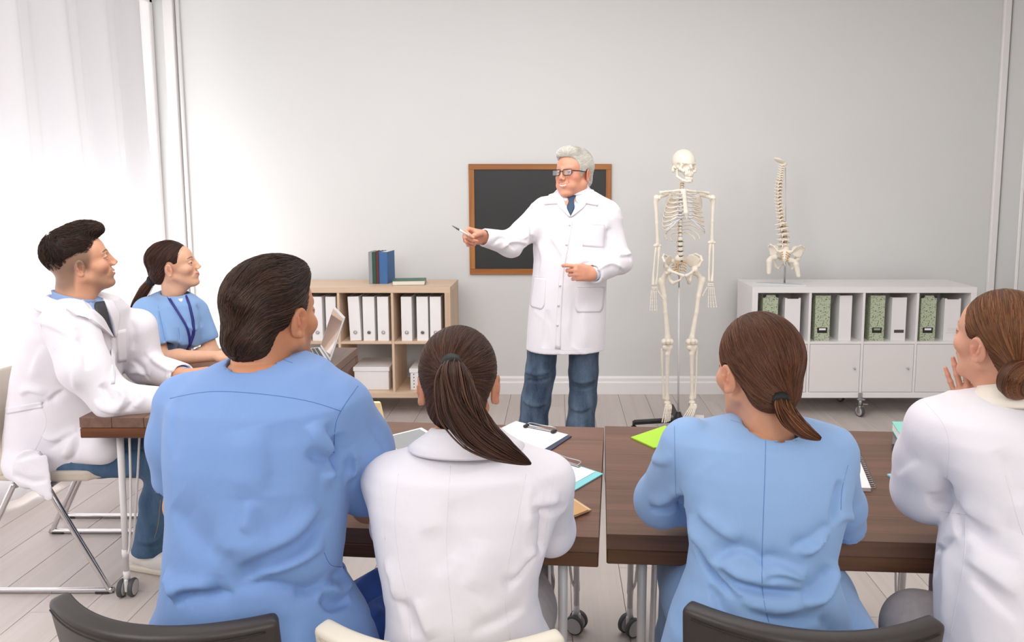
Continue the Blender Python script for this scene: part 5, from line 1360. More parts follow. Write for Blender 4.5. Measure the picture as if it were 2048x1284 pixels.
V, F = sf.strip([(326, 580), (333, 594), (352, 622), (372, 655), (378, 680), (372, 706)], [(330, 577), (337, 591), (356, 620), (377, 655), (382, 682), (375, 707)], .006, 30, 4, .001); lan = p.part('lanyard', V, F, mat_cache('lanyard_blue', '#272a7c'), label='dark blue lanyard')
V, F = sf.strip([(366, 582), (376, 610), (383, 640), (385, 665), (377, 690)], [(369, 581), (380, 609), (387, 640), (388.5, 666), (380, 692)], .007, 26, 4, .001); p.part('lanyard_strap', V, F, mat_cache('lanyard_blue', '#272a7c'), lan)
V, F, C, tp, TT2 = limb(at(322, 716, 3.16), at(438, 712, 3.10), frame((1, -.05, .02), (0, -.35, 1)), 1, [(35, 45, 25)] * 4, [(.030, .050, -.020), (.026, .078, -.032), (.020, .100, -.036)], .92, SK, r=(.036, .023), shoulder=a1, rs_=.046); p.skin(V, F, C)
V, F, C, tp, _ = limb(at(424, 704, 3.42), at(352, 722, 3.28), frame((-1, -.2, 0), (0, -.3, 1)), -1, RELAX, [(.036, .045, -.010), (.04, .07, -.014), (.036, .092, -.016)], .92, SK, r=(.034, .022), shoulder=b1, rs_=.040); p.skin(V, F, C)
h, n = p.H((.081, -.01, -.038)), 0; p.mb('earring', MB().ball(h, .0022, 8, 6), mat_cache('pearl', '#f3efe8', rough=.2))
p.body(((-2.2, 3.1, .45), (-1.6, 3.7, 1.3), lambda S: S.cap(at(345, 620, 3.36), at(345, 860, 3.4), .07, .10)), SK)
S = SDF((-2.2, 3.1, .0), (-1.1, 3.75, .75), .008); k_ = np.array((-1.42, 3.36, .53)); S.chain([(-1.92, 3.38, .56), k_, (-1.36, 3.38, .09)], [.095, .07, .06], .02); S.chain([(-1.92, 3.55, .56), k_ + (0, .18, 0), (-1.36, 3.56, .09)], [.095, .07, .06], .02)
V, F = S.mesh(1); p.part('scrub_trousers', V, F, M_scrubC); shoe(p, (-1.17, 3.36, 0), (-1.42, 3.38, 0), M_shoew, M_sole); shoe(p, (-1.17, 3.54, 0), (-1.42, 3.56, 0), M_shoew, M_sole)
p.done()
pp = at(470, 694, 3.10)
t = thing('pen', 'silver pen beside the person with the blue lanyard, above the left table', 'pen', tuple(pp)); q0, q1 = at(447, 686, 3.08) - pp, at(478, 700, 3.10) - pp
MB().tube([q0, q0 + (q1 - q0) * .85, q1], [.0042, .0042, .001], 12).build('barrel', mat_cache('pen_white', '#eceaea'), t); MB().tube([q0 + (0, 0, .004), q0 + (q1 - q0) * .45 + (0, 0, .0045)], .0014, 6).build('clip', M_dgrey, t)

# ================================================================== big man in the blue scrub top, seen from behind
SK = '#c98a66'
p = Person('broad person with short dark hair in blue scrub top, seen from behind on black chair', (-.63, 1.36, .46))
p.place_head(dict(skin=SK, smile=.2, stubble='#6b5246', neck=.058, neck0=(0, -.035, -.05), neck1=(0, -.085, -.24), brow='#2a1d17'), at(545, 633, 1.50), -20, 0, -3, 1.0)
def hs(S):
    S.ell((0, -.018, .038), (.080, .094, .088)); S.ell((0, .030, .086), (.064, .060, .040), .03); S.ell((0, -.078, -.035), (.056, .035, .046), .03); hairline(S, *MENHL, k=.006)
p.hair(hs, lambda q: np.array([-.25 - 1.5 * q[0], -1, -.15 - 9 * max(0, -q[1] - .03)]) + .25 * np.sin(np.array([q[2] * 70, 0, q[0] * 60 + q[1] * 40])), 4200, .07, 10, .0007, '#33231b', 8, .0010, .28, .0009, hl='#5d4334')
rows = [(706, 470, 607, .055, 1.475), (716, 452, 628, .068, 1.47), (728, 425, 655, .082, 1.46), (745, 392, 672, .096, 1.45), (768, 360, 694, .110, 1.44), (800, 340, 716, .122, 1.425), (850, 333, 716, .130, 1.41), (900, 332, 708, .135, 1.40), (960, 336, 702, .136, 1.39), (1020, 338, 700, .136, 1.38), (1080, 334, 696, .136, 1.37), (1140, 330, 692, .140, 1.36), (1180, 324, 700, .145, 1.355), (1240, 302, 738, .155, 1.35), (1320, 285, 775, .17, 1.35)]
S = SDF((-1.10, 1.12, .44), (-.10, 1.75, 1.25), .0048); S.loft(px_loft(rows))
a1, a2 = at(378, 810, 1.46), at(362, 950, 1.47); b1, b2 = at(676, 826, 1.455), at(744, 974, 1.515)
S.chain([a1, at(364, 880, 1.46), a2], [.068, .062, .057], .03); S.chain([b1, at(710, 896, 1.48), b2], [.070, .071, .069], .03)
for a, b, r in ((a1, a2, .057), (b1, b2, .070)):
    d = (b - a) / np.linalg.norm(b - a); S.half(b + d * .028, d, .003, b - .11, b + .11); S.cap(b - d * .02, b + d * .06, r * .82, r * .82, .004, 'sub')
S.cap(p.H((0, -.05, -.10)), p.H((0, -.062, -.16)), .062, .066, .004, 'sub')
V, F = S.mesh(2); V += vnorm(V, F) * (noise3(V, 12, 35) * .004 + noise3(V * (1, 1, .5), 30, 36) * .0018 + crease(V, 17, 35) * .0042 + crease(V, 33, 35 + 1, (1, 1, .6)) * .0020)[:, None]; sf = Surf(V, F)
sf.fold([([(672, 870), (680, 930), (660, 965)], .014, -.016), ([(690, 900), (676, 940), (640, 955)], .012, .012), ([(615, 850), (640, 890), (672, 912)], .014, .010), ([(612, 905), (640, 922), (672, 920)], .012, -.009), ([(700, 895), (705, 935), (690, 950)], .010, .012), ([(670, 900), (672, 920), (678, 955)], .007, -.014, 1),
         ([(470, 1130), (520, 1105), (590, 1070), (640, 1010)], .014, .012), ([(462, 1172), (520, 1140), (600, 1100), (660, 1030)], .016, -.012), ([(465, 1180), (540, 1168), (640, 1190)], .010, -.012, 1), ([(500, 1150), (580, 1130), (650, 1090)], .014, .010), ([(590, 1192), (630, 1180), (690, 1150)], .012, -.010), ([(360, 1214), (368, 1190), (420, 1186), (470, 1190)], .010, -.014, 1), ([(352, 1195), (365, 1180), (430, 1176)], .012, .012), ([(330, 1150), (345, 1180), (352, 1208)], .010, .009),
         ([(345, 1010), (380, 1070), (440, 1120)], .03, -.010), ([(420, 1080), (480, 1090), (540, 1060)], .03, .008), ([(500, 1000), (495, 1040), (485, 1060)], .012, .007), ([(478, 860), (486, 940), (480, 1000)], .04, .006), ([(540, 850), (548, 930), (545, 990)], .03, -.006), ([(640, 1195), (665, 1215), (700, 1200)], .014, -.012), ([(645, 1165), (680, 1190), (700, 1160)], .012, .010), ([(350, 800), (345, 860), (350, 920)], .014, -.004), ([(735, 850), (760, 880), (775, 905)], .012, -.005), ([(650, 850), (668, 880), (676, 900)], .010, -.008)])
top = p.part('scrub_top', sf.V, sf.F, M_scrubA, label='cornflower blue short-sleeved scrub top')
lin_seam(p, sf, [[(340, 797), (395, 786), (450, 783), (540, 790), (620, 803), (681, 822)], [(716, 772), (686, 815), (671, 850), (668, 905)], [(648, 1105), (662, 1130), (688, 1134)], [(470, 716), (520, 706), (585, 726)]], M_scrubAs, top, r=.0008)
V, F, C, tp, _ = limb(at(366, 1010, 1.52), at(420, 940, 1.76), frame((.5, .9, .05), (0, 0, 1)), 1, RELAX, [(.036, .045, -.010), (.04, .07, -.014), (.036, .092, -.016)], 1.05, SK, h=.003, shoulder=a1, rs_=.05); p.skin(V, F, C)
V, F, C, tp, _ = limb(at(738, 1010, 1.56), at(716, 912, 1.80), frame((-.1, 1, .05), (0, 0, 1)), -1, RELAX, [(.036, .045, -.010), (.04, .07, -.014), (.036, .092, -.016)], 1.05, SK, h=.003, shoulder=b1, rs_=.055); p.skin(V, F, C)
p.body(((-.95, 1.2, .5), (-.3, 1.7, 1.2), lambda S: S.cap(at(525, 790, 1.45), at(520, 1150, 1.36), .09, .12)), SK)
S = SDF((-.95, 1.15, .0), (.05, 2.15, .75), .007)
S.chain([(-.50, 1.36, .56), (-.30, 1.66, .57), (-.22, 1.86, .55), (-.21, 1.92, .30), (-.22, 1.94, .10)], [.125, .110, .080, .072, .075], .03)
S.chain([(-.70, 1.38, .56), (-.74, 1.62, .56), (-.74, 1.80, .54), (-.74, 1.88, .30), (-.75, 1.90, .10)], [.115, .100, .078, .070, .073], .03); S.half((0, 0, .05), (0, 0, -1))
V, F = S.mesh(1); V += vnorm(V, F) * (noise3(V, 18, 39) * .006)[:, None]; sj = Surf(V, F)
sj.fold([([(700, 1200), (740, 1160), (775, 1145)], .012, .012), ([(705, 1225), (745, 1190), (778, 1180)], .012, -.012), ([(720, 1255), (750, 1230), (770, 1225)], .012, .010)]); p.part('scrub_trousers', sj.V, sj.F, M_navy, label='darker blue scrub trousers')
shoe(p, (-.20, 2.14, 0), (-.22, 1.88, 0), M_shoew, M_sole); shoe(p, (-.75, 2.10, 0), (-.75, 1.84, 0), M_shoew, M_sole)
p.done()

# ================================================================== woman with the long ponytail, white coat
SK = '#c88d6c'
p = Person('person with long brown ponytail in a white coat, seen from behind in the centre', (-.18, 1.38, .46))
p.place_head(dict(skin=SK, fem=1, neck=.046, neck0=(0, -.03, -.05), neck1=(0, -.06, -.22), h=.0024), at(918, 768, 1.52), 3, -4, 0, 1.02)
def hs(S):
    S.ell((0, -.020, .036), (.080, .099, .089)); S.ell((0, -.070, -.035), (.056, .040, .045), .03); hairline(S, FEMHL[0], [z + .012 if i < 5 else z for i, z in enumerate(FEMHL[1])], k=.005)
tie = np.array((-.014, -.128, .044)); p.hair(hs, lambda q: tie - q + 1e-4, 4200, .10, 10, .0006, '#38231b', 9, .0007, .35, .0006, hl='#6a4836')
tw = p.H(tie)
pts = [at(904, 728, 1.372), at(905, 760, 1.335), at(920, 815, 1.305), at(955, 865, 1.290), at(1005, 900, 1.275), at(1062, 928, 1.285)]
V, F, C = tail(pts, [.014, .030, .038, .032, .020, .002], 1000, '#35211a', '#6e4a38', 10, k=26, r=.0010); p.part('ponytail', V, F, M_hair, col=C)
p.mb('hair_tie', MB().tube([at(903, 724, 1.385), at(903, 736, 1.365)], [.0200, .0195], 18), M_band)
rows = [(878, 878, 985, .045, 1.455), (890, 840, 1030, .065, 1.45), (902, 800, 1070, .080, 1.44), (916, 768, 1102, .092, 1.43), (932, 750, 1120, .100, 1.42), (960, 737, 1130, .106, 1.415), (1000, 738, 1124, .110, 1.405), (1050, 746, 1108, .110, 1.395), (1100, 755, 1092, .110, 1.385), (1150, 767, 1078, .108, 1.375), (1200, 777, 1076, .110, 1.37), (1250, 776, 1088, .120, 1.365), (1330, 760, 1120, .140, 1.36)]
S = SDF((-.62, 1.15, .48), (.30, 1.95, 1.15), .0048); S.loft(px_loft(rows))
a1, a2, a3 = at(775, 955, 1.43), at(788, 1050, 1.54), at(840, 1000, 1.76); b1, b2, b3 = at(1098, 962, 1.43), at(1103, 1062, 1.52), at(1040, 1010, 1.74)
S.chain([a1, a2, a3], [.048, .044, .036], .03); S.chain([b1, b2, b3], [.052, .047, .038], .03)
S.cap(p.H((0, -.05, -.10)), p.H((0, -.058, -.15)), .052, .056, .004, 'sub')
V, F = S.mesh(2); V += vnorm(V, F) * (noise3(V, 12, 45) * .0035 + noise3(V * (1, 1, .5), 30, 46) * .0018 + crease(V, 17, 45) * .0042 + crease(V, 33, 45 + 1, (1, 1, .6)) * .0020)[:, None]; sf = Surf(V, F)
sf.fold([([(1090, 1010), (1088, 1060), (1085, 1110)], .010, -.014, 1), ([(1060, 960), (1055, 1010), (1062, 1060)], .012, .006), ([(1010, 1180), (1040, 1150), (1070, 1110)], .012, -.008), ([(1020, 1165), (1050, 1130), (1075, 1095)], .010, .008), ([(940, 1265), (990, 1250), (1050, 1215)], .012, -.007), ([(800, 1200), (815, 1240), (825, 1280)], .014, -.007), ([(770, 1120), (785, 1160), (790, 1200)], .012, .006), ([(850, 1060), (870, 1120), (890, 1150)], .025, -.006), ([(960, 1080), (950, 1140), (935, 1180)], .025, .006), ([(830, 1200), (845, 1240), (860, 1280)], .012, .006),
         ([(1062, 1005), (1090, 1010), (1120, 1002)], .010, .007), ([(1062, 1022), (1095, 1028), (1130, 1020)], .010, -.007), ([(905, 1000), (915, 1060), (905, 1120)], .03, -.005)])
coat = p.part('lab_coat', sf.V, sf.F, M_coat, label='fitted white coat with princess seams')
lin_seam(p, sf, [[(901, 932), (897, 1000), (893, 1100), (909, 1283)], [(1052, 948), (1034, 1040), (1018, 1120), (1010, 1200), (1020, 1280)], [(1108, 950), (1100, 1010), (1088, 1090)], [(797, 948), (790, 1040), (800, 1130), (815, 1200), (822, 1280)], [(760, 960), (768, 1030), (770, 1080)]], M_coatseam, coat, r=.0009, lift=-.0004)
cb = collar(at(933, 890, 1.45), rotm(-8, 0, 0), .062, .118, .040, 28, 332, ell=.80, th=.0035, rise=.55); p.mb('collar', cb, M_coat, coat)
for e, w, sg in ((a3 + (a2 - a3) * .3, a3 + (.05, .05, -.01), 1), (b3 + (b2 - b3) * .3, b3 + (-.05, .05, -.01), -1)):
    V, F, C, tp, _ = limb(e, w, frame((sg * .8, .55, 0), (0, 0, 1)), sg, RELAX, [(.036, .045, -.010), (.04, .07, -.014), (.036, .092, -.016)], .92, SK, h=.003, r=(.03, .024)); p.skin(V, F, C)
p.body(((-.5, 1.2, .5), (.15, 1.6, 1.1), lambda S: S.cap(at(930, 960, 1.43), at(930, 1200, 1.37), .07, .10)), SK)
S = SDF((-.5, 1.15, .0), (.3, 2.15, .75), .008)
S.chain([(-.12, 1.38, .55), (-.085, 1.64, .53), (-.08, 1.80, .51), (-.08, 1.86, .30), (-.09, 1.88, .09)], [.10, .078, .066, .056, .052], .03); S.chain([(-.26, 1.38, .55), (-.28, 1.64, .53), (-.28, 1.80, .51), (-.28, 1.86, .30), (-.28, 1.88, .09)], [.10, .078, .066, .056, .052], .03)
V, F = S.mesh(1); p.part('trousers', V, F, M_grey); shoe(p, (-.09, 2.06, 0), (-.09, 1.82, 0), M_shoew, M_sole); shoe(p, (-.28, 2.06, 0), (-.28, 1.82, 0), M_shoew, M_sole)
p.done()

# ================================================================== woman in light blue, low ponytail
SK = '#d3997a'
p = Person('person with low brown ponytail in light blue scrub top, seen from behind', (.48, 1.38, .46))
p.place_head(dict(skin=SK, fem=1, neck=.048, neck0=(0, -.035, -.05), neck1=(.008, -.06, -.22), h=.0024, blush='#cf7c6a', blush_amt=.3), at(1513, 741, 1.51), 19, -4, 1, .98)
def hs(S):
    S.ell((0, -.020, .036), (.083, .102, .094)); S.ell((-.005, -.072, -.035), (.056, .042, .045), .03); hairline(S, FEMHL[0], [z + .018 if i < 5 else z for i, z in enumerate(FEMHL[1])], k=.005)
tie = np.array((.012, -.115, -.058)); p.hair(hs, lambda q: tie - q + 1e-4, 4200, .10, 10, .0006, '#4c2d20', 11, .0006, .25, .0005, hl='#83563a')
pts = [at(1560, 798, 1.40), at(1566, 815, 1.385), at(1582, 838, 1.37), at(1610, 862, 1.35), at(1642, 878, 1.34)]
V, F, C = tail(pts, [.011, .015, .016, .012, .003], 420, '#4a2a1d', '#9a6440', 12, k=22, r=.0009, stray=.35); p.part('ponytail', V, F, M_hair, col=C)
p.mb('hair_tie', MB().tube([at(1559, 793, 1.405), at(1562, 805, 1.395)], [.0185, .018], 16), M_band)
rows = [(838, 1452, 1598, .045, 1.485), (845, 1415, 1640, .060, 1.475), (856, 1378, 1672, .078, 1.465), (872, 1356, 1692, .092, 1.455), (895, 1348, 1703, .102, 1.45), (925, 1347, 1706, .108, 1.44), (960, 1351, 1704, .111, 1.43), (1000, 1359, 1696, .112, 1.42), (1050, 1369, 1680, .112, 1.41), (1100, 1376, 1668, .110, 1.40), (1150, 1370, 1674, .112, 1.39), (1200, 1352, 1690, .120, 1.38), (1250, 1334, 1702, .130, 1.37), (1330, 1312, 1718, .145, 1.37)]
S = SDF((.10, 1.15, .48), (1.05, 1.95, 1.18), .0048); S.loft(px_loft(rows))
a1, a2, a3 = at(1378, 890, 1.46), at(1322, 1000, 1.58), at(1372, 1012, 1.66); b1, b2, b3 = at(1664, 905, 1.455), at(1684, 1010, 1.56), at(1694, 1050, 1.60)
S.chain([a1, a2, a3], [.058, .056, .048], .03); S.chain([b1, b2, b3], [.048, .047, .042], .03)
d = np.array((1., .4, -.1)); S.half(a3 + d * .02, d, .003, a3 - (.03, .10, .10), a3 + .10); d = (b3 - b2) / np.linalg.norm(b3 - b2); S.half(b3 + d * .022, d, .003, b3 - .07, b3 + .07); S.cap(b3, b3 + d * .1, .036, .036, .004, 'sub')
S.cap(p.H((0, -.05, -.10)), p.H((0, -.062, -.155)), .056, .062, .004, 'sub')
V, F = S.mesh(2); V += vnorm(V, F) * (noise3(V, 12, 55) * .004 + noise3(V * (1, 1, .5), 30, 56) * .0018 + crease(V, 17, 55) * .0042 + crease(V, 33, 55 + 1, (1, 1, .6)) * .0020)[:, None]; sf = Surf(V, F)
sf.fold([([(1365, 985), (1362, 1005), (1372, 1030)], .008, -.016, 1), ([(1300, 1010), (1330, 1000), (1362, 985)], .012, .010), ([(1300, 1020), (1335, 1025), (1365, 1015)], .010, -.010), ([(1305, 920), (1330, 925), (1345, 910)], .012, .006),
         ([(1378, 1030), (1400, 1090), (1440, 1150), (1490, 1190)], .014, .015), ([(1385, 1080), (1420, 1140), (1470, 1195)], .014, -.015), ([(1440, 1135), (1470, 1170), (1530, 1185), (1600, 1186)], .011, -.014), ([(1440, 1125), (1480, 1155), (1540, 1172), (1610, 1172)], .012, .012), ([(1420, 1120), (1480, 1100), (1530, 1130), (1545, 1165)], .012, -.011), ([(1520, 1150), (1570, 1145), (1610, 1160)], .010, .010), ([(1530, 1110), (1560, 1125), (1610, 1150)], .012, -.008), ([(1600, 1110), (1630, 1095), (1655, 1060)], .012, .010), ([(1580, 1095), (1620, 1085), (1660, 1050)], .010, -.009), ([(1610, 1215), (1650, 1190), (1672, 1120)], .014, .014), ([(1600, 1195), (1640, 1175), (1660, 1130)], .012, -.012), ([(1480, 1200), (1550, 1225), (1620, 1210)], .014, .010), ([(1500, 1225), (1570, 1245), (1650, 1235)], .012, -.009), ([(1640, 1240), (1665, 1262), (1680, 1284)], .012, -.010), ([(1420, 1170), (1440, 1220), (1480, 1260)], .012, -.008), ([(1395, 1020), (1440, 1060), (1480, 1085)], .014, .007), ([(1680, 960), (1672, 1000), (1662, 1050)], .010, -.011), ([(1672, 1050), (1690, 1035), (1712, 1040)], .010, .008)])
top = p.part('scrub_top', sf.V, sf.F, M_scrubB, label='light blue scrub top with a centre back seam')
lin_seam(p, sf, [[(1532, 862), (1530, 940), (1526, 1050), (1524, 1120), (1526, 1190), (1540, 1255)], [(1349, 852), (1350, 920), (1352, 990)], [(1462, 840), (1520, 856), (1590, 856)], [(1696, 930), (1684, 980), (1682, 1020)]], M_scrubBs, top, r=.0008)
V, F, C, tp, _ = limb(a3 - (.05, .02, 0), a3 + (.16, .08, -.025), frame((1, .3, 0), (0, 0, 1)), 1, RELAX, [(.036, .045, -.010), (.04, .07, -.014), (.036, .092, -.016)], .95, SK, h=.003, r=(.034, .024)); p.skin(V, F, C)
V, F, C, tp, _ = limb(b3 - (b3 - b2) * .5, b3 + (-.14, .16, -.0), frame((-.7, .7, 0), (0, 0, 1)), -1, RELAX, [(.036, .045, -.010), (.04, .07, -.014), (.036, .092, -.016)], .95, SK, h=.003, r=(.034, .024)); p.skin(V, F, C)
p.body(((.2, 1.2, .5), (.8, 1.6, 1.1), lambda S: S.cap(at(1520, 920, 1.45), at(1520, 1200, 1.38), .07, .10)), SK)
S = SDF((.1, 1.15, .0), (.95, 2.15, .75), .008)
for s in (-1, 1): S.chain([(.48 + s * .09, 1.38, .56), (.48 + s * .13, 1.64, .56), (.48 + s * .14, 1.80, .53), (.48 + s * .14, 1.88, .30), (.48 + s * .14, 1.90, .09)], [.115, .095, .072, .064, .060], .03)
V, F = S.mesh(1); p.part('scrub_trousers', V, F, M_scrubB)
for s in (-1, 1): shoe(p, (.48 + s * .14, 2.08, 0), (.48 + s * .14, 1.84, 0), M_shoeb, M_black)
p.done()

# ================================================================== woman at the right edge, low bun, white coat
SK = '#d69f84'
p = Person('person with auburn bun and white coat, chin on hand, at the right edge', (1.15, 1.36, .46))
p.place_head(dict(skin=SK, fem=1, nose=.9, lips='#b8605c', blush='#cf7f70', blush_amt=.35, neck=.047, neck0=(0, -.035, -.05), neck1=(0, -.075, -.21), brow='#5a3c2c', brow_amt=.6), at(1998, 680, 1.60), 20, 9, -3, .96)
def hs(S):
    S.ell((0, -.020, .034), (.081, .102, .092)); S.ell((0, -.075, -.035), (.058, .045, .055), .03); hairline(S, *FEMHL, k=.005)
tie = np.array((-.050, -.105, -.045)); p.hair(hs, lambda q: tie - q + 1e-4, 4200, .10, 10, .0006, '#63402b', 13, .0006, .25, .0005, hl='#a06a44')
BO = np.array((-.060, .030, .024)); bm_ = SDF((-.07, -.21, -.14), (.07, -.06, .0), .0025); bm_.ell((0, -.135, -.070), (.046, .036, .044), .01); V, F = bm_.mesh(1); rs = np.random.RandomState(3)
pa = []; 
for i in range(500):
    a = rs.rand() * 6.3; el_ = rs.normal() * .9; ph = np.linspace(0, 2.6 + rs.rand(), 14) + a; tl = el_ * .4
    x, z = np.cos(ph), np.sin(ph); q = np.stack([.0465 * x * cos(tl), -.135 - .037 * np.sqrt(np.clip(1 - 0 * x, 0, 1)) * np.sin(tl + .9) * .9 + .0 * x, -.070 + .0445 * z * cos(tl)], 1); pa.append(q)
bvh = BVHTree.FromPolygons(V.tolist(), F.tolist()); pa = np.array([[np.array(bvh.find_nearest(Vector(c))[0]) + np.array(bvh.find_nearest(Vector(c))[1]) * .0006 for c in q] for q in pa])
bc, hc = L3('#5a3826'), L3('#96623e'); cs = np.array([(bc * (1 - m) + hc * m) * (.7 + .5 * rs.rand()) for m in rs.rand(500) ** 1.5]); v2, f2_, c2 = strand_mesh(pa, .0009 * (.6 + .8 * rs.rand(500)), cs)
p.part('hair_bun', p.H(np.concatenate([V, v2]) + BO), np.concatenate([F, f2_ + len(V)]), M_hair, col=np.concatenate([np.tile(bc * .7, (len(V), 1)), c2]))
rows = [(780, 1962, 2072, .045, 1.585), (789, 1925, 2110, .062, 1.575), (798, 1885, 2150, .080, 1.565), (810, 1857, 2172, .096, 1.555), (830, 1842, 2190, .112, 1.54), (870, 1845, 2200, .122, 1.52), (920, 1856, 2205, .128, 1.505), (970, 1876, 2208, .130, 1.49), (1010, 1890, 2208, .130, 1.48), (1060, 1882, 2206, .130, 1.46), (1120, 1870, 2200, .132, 1.44), (1180, 1864, 2200, .138, 1.43), (1240, 1862, 2202, .142, 1.42), (1340, 1862, 2210, .15, 1.40)]
S = SDF((.62, 1.15, .48), (1.52, 1.95, 1.28), .0052); S.loft(px_loft(rows))
a1, a2 = at(1874, 862, 1.55), at(1848, 980, 1.60); a3 = at(1912, 850, 1.70)
S.chain([a1, at(1856, 925, 1.58), a2], [.070, .068, .066], .03); S.chain([a2, a3], [.064, .050], .03)
b1, b2, b3 = at(2190, 860, 1.50), at(2215, 990, 1.60), at(2130, 960, 1.80); S.chain([b1, b2, b3], [.065, .055, .042], .03)
S.cap(p.H((0, -.06, -.10)), p.H((0, -.07, -.15)), .052, .056, .004, 'sub')
V, F = S.mesh(2); V += vnorm(V, F) * (noise3(V, 12, 65) * .004 + noise3(V * (1, 1, .5), 30, 66) * .0022 + crease(V, 17, 65) * .0042 + crease(V, 33, 65 + 1, (1, 1, .6)) * .0020)[:, None]; sf = Surf(V, F)
sf.fold([([(1896, 960), (1893, 1000), (1882, 1040)], .009, -.018, 1), ([(1858, 985), (1868, 1010), (1892, 1016)], .014, -.007), ([(1790, 945), (1815, 925), (1840, 915)], .016, -.005), ([(1900, 985), (1910, 1030), (1920, 1080)], .012, -.008), ([(1920, 1000), (1960, 1040), (2010, 1060)], .02, .008), ([(1930, 1050), (1980, 1100), (2040, 1120)], .02, -.009), ([(1930, 1110), (1980, 1150), (2040, 1190)], .02, .008), ([(1940, 1150), (1990, 1200), (2040, 1240)], .016, -.008), ([(1868, 1060), (1873, 1110), (1868, 1150)], .010, -.009), ([(1888, 1100), (1893, 1180), (1885, 1260)], .014, .008), ([(1995, 900), (2020, 950), (2040, 1010)], .02, -.006)])
coat = p.part('lab_coat', sf.V, sf.F, M_coat, label='white coat with a creamy collar')
lin_seam(p, sf, [[(1852, 806), (1888, 850), (1899, 900), (1894, 955)], [(1930, 1025), (1928, 1120), (1900, 1270)], [(2010, 950), (2030, 1020), (2046, 1070)], [(1880, 1022), (1905, 1026), (1932, 1028)]], M_coatseam, coat, r=.0009)
cb = collar(p.H((0, -.062, -.150)) + (0, 0, .022), rotm(-12, 0, 10), .056, .098, .042, 25, 335, ell=.9, th=.0035, rise=.6); p.mb('collar', cb, mat_cache('cream_coat_lining', '#e9e0d3'), coat)
V, F, C, tp, _ = limb(a3, at(1940, 838, 1.69), frame((-.22, .05, 1), (-.45, -.9, 0)), 1, [(8, 12, 8), (10, 14, 8), (6, 10, 6), (4, 8, 5)], [(.038, .045, -.008), (.048, .072, -.012), (.052, .095, -.016)], .84, SK, r=(.030, .023), spread=3); p.skin(V, F, C)
V, F, C, tp, _ = limb(b3 + (b2 - b3) * .3, b3 + (-.08, .02, -.02), frame((-1, .2, 0), (0, 0, 1)), -1, RELAX, [(.036, .045, -.010), (.04, .07, -.014), (.036, .092, -.016)], .95, SK, h=.003, r=(.034, .024)); p.skin(V, F, C)
p.body(((.9, 1.25, .5), (1.4, 1.7, 1.2), lambda S: S.cap(at(2020, 880, 1.52), at(2020, 1200, 1.43), .07, .10)), SK)
S = SDF((.55, 1.1, .0), (1.5, 1.95, .75), .007); S.chain([(1.12, 1.46, .54), at(1840, 1262, 1.53), (.82, 1.58, .30), (.84, 1.60, .10)], [.095, .080, .066, .060], .03); S.chain([(1.2, 1.42, .56), (1.02, 1.68, .57), (1.0, 1.76, .30), (1.0, 1.78, .10)], [.115, .09, .07, .062], .03)
V, F = S.mesh(1); V += vnorm(V, F) * (noise3(V, 26, 69) * .004)[:, None]; p.part('trousers', V, F, M_grey, label='grey trousers'); shoe(p, (.72, 1.66, 0), (.86, 1.46, 0), M_shoeb, M_black); shoe(p, (.98, 1.96, 0), (1.0, 1.72, 0), M_shoeb, M_black)
p.done()

# ------------------------------------------------------------------ anatomical models
M_bone = mat('ivory_model_bone', '#f0e7d8', .45, var=.03, vscale=(30, 30, 30), bump=.1, bscale=90)
M_cart = mat('pale_cartilage', '#cfd0d3', .4); M_disc = mat('dark_disc', '#5d6064', .6); M_nerve = mat('ochre_nerve', '#d9a24e', .5); M_redd = mat('dark_red_dot', '#5a1f22', .5)
M_socket = mat('shadowed_bone_inner', '#a5957f', .8)
def bone(t, name, prims, m=None, h=.0028, lo=None, hi=None, sm=1):
    S = SDF(lo, hi, h); prims(S); V, F = S.mesh(sm); return mkobj(name, V, F, m or M_bone, t, np.array(t.location))
def bchain(t, name, pts, rad, k=.006, h=.0026, extra=None, m=None):
    P = np.array(pts); r = max(rad) + .012 + (0.02 if extra else 0)
    def f(S):
        S.chain(pts, rad, k)
        if extra: extra(S)
    return bone(t, name, f, m, h, P.min(0) - r, P.max(0) + r)
def vertebra_template(name, w, hb, sp, tr):
    def f(S):
        S.cap((0, -.004, -hb * .28), (0, -.004, hb * .28), w * .92, w * .92, .002); S.half((0, 0, hb / 2), (0, 0, 1)); S.half((0, 0, -hb / 2), (0, 0, -1))
        for s in (-1, 1): S.chain([(s * w * .5, w * .7, .002), (s * w * .7, w * 1.2, .002), (s * tr, w * 1.5, .004)], [.0045, .004, .0028], .004); S.cap((s * w * .6, w * 1.2, .004), (0, w * 1.7, 0), .0035, .004, .004)
        S.chain([(0, w * 1.6, 0), (0, w * 1.6 + sp, -sp * .55)], [.0045, .003], .004)
    S = SDF((-.05, -.04, -.03), (.05, .08, .03), .0024); f(S); V, F = S.mesh(1); return V, F
VT = {'cervical': vertebra_template('c', .0085, .012, .010, .018), 'thoracic': vertebra_template('t', .012, .019, .016, .024), 'lumbar': vertebra_template('l', .019, .027, .018, .034)}
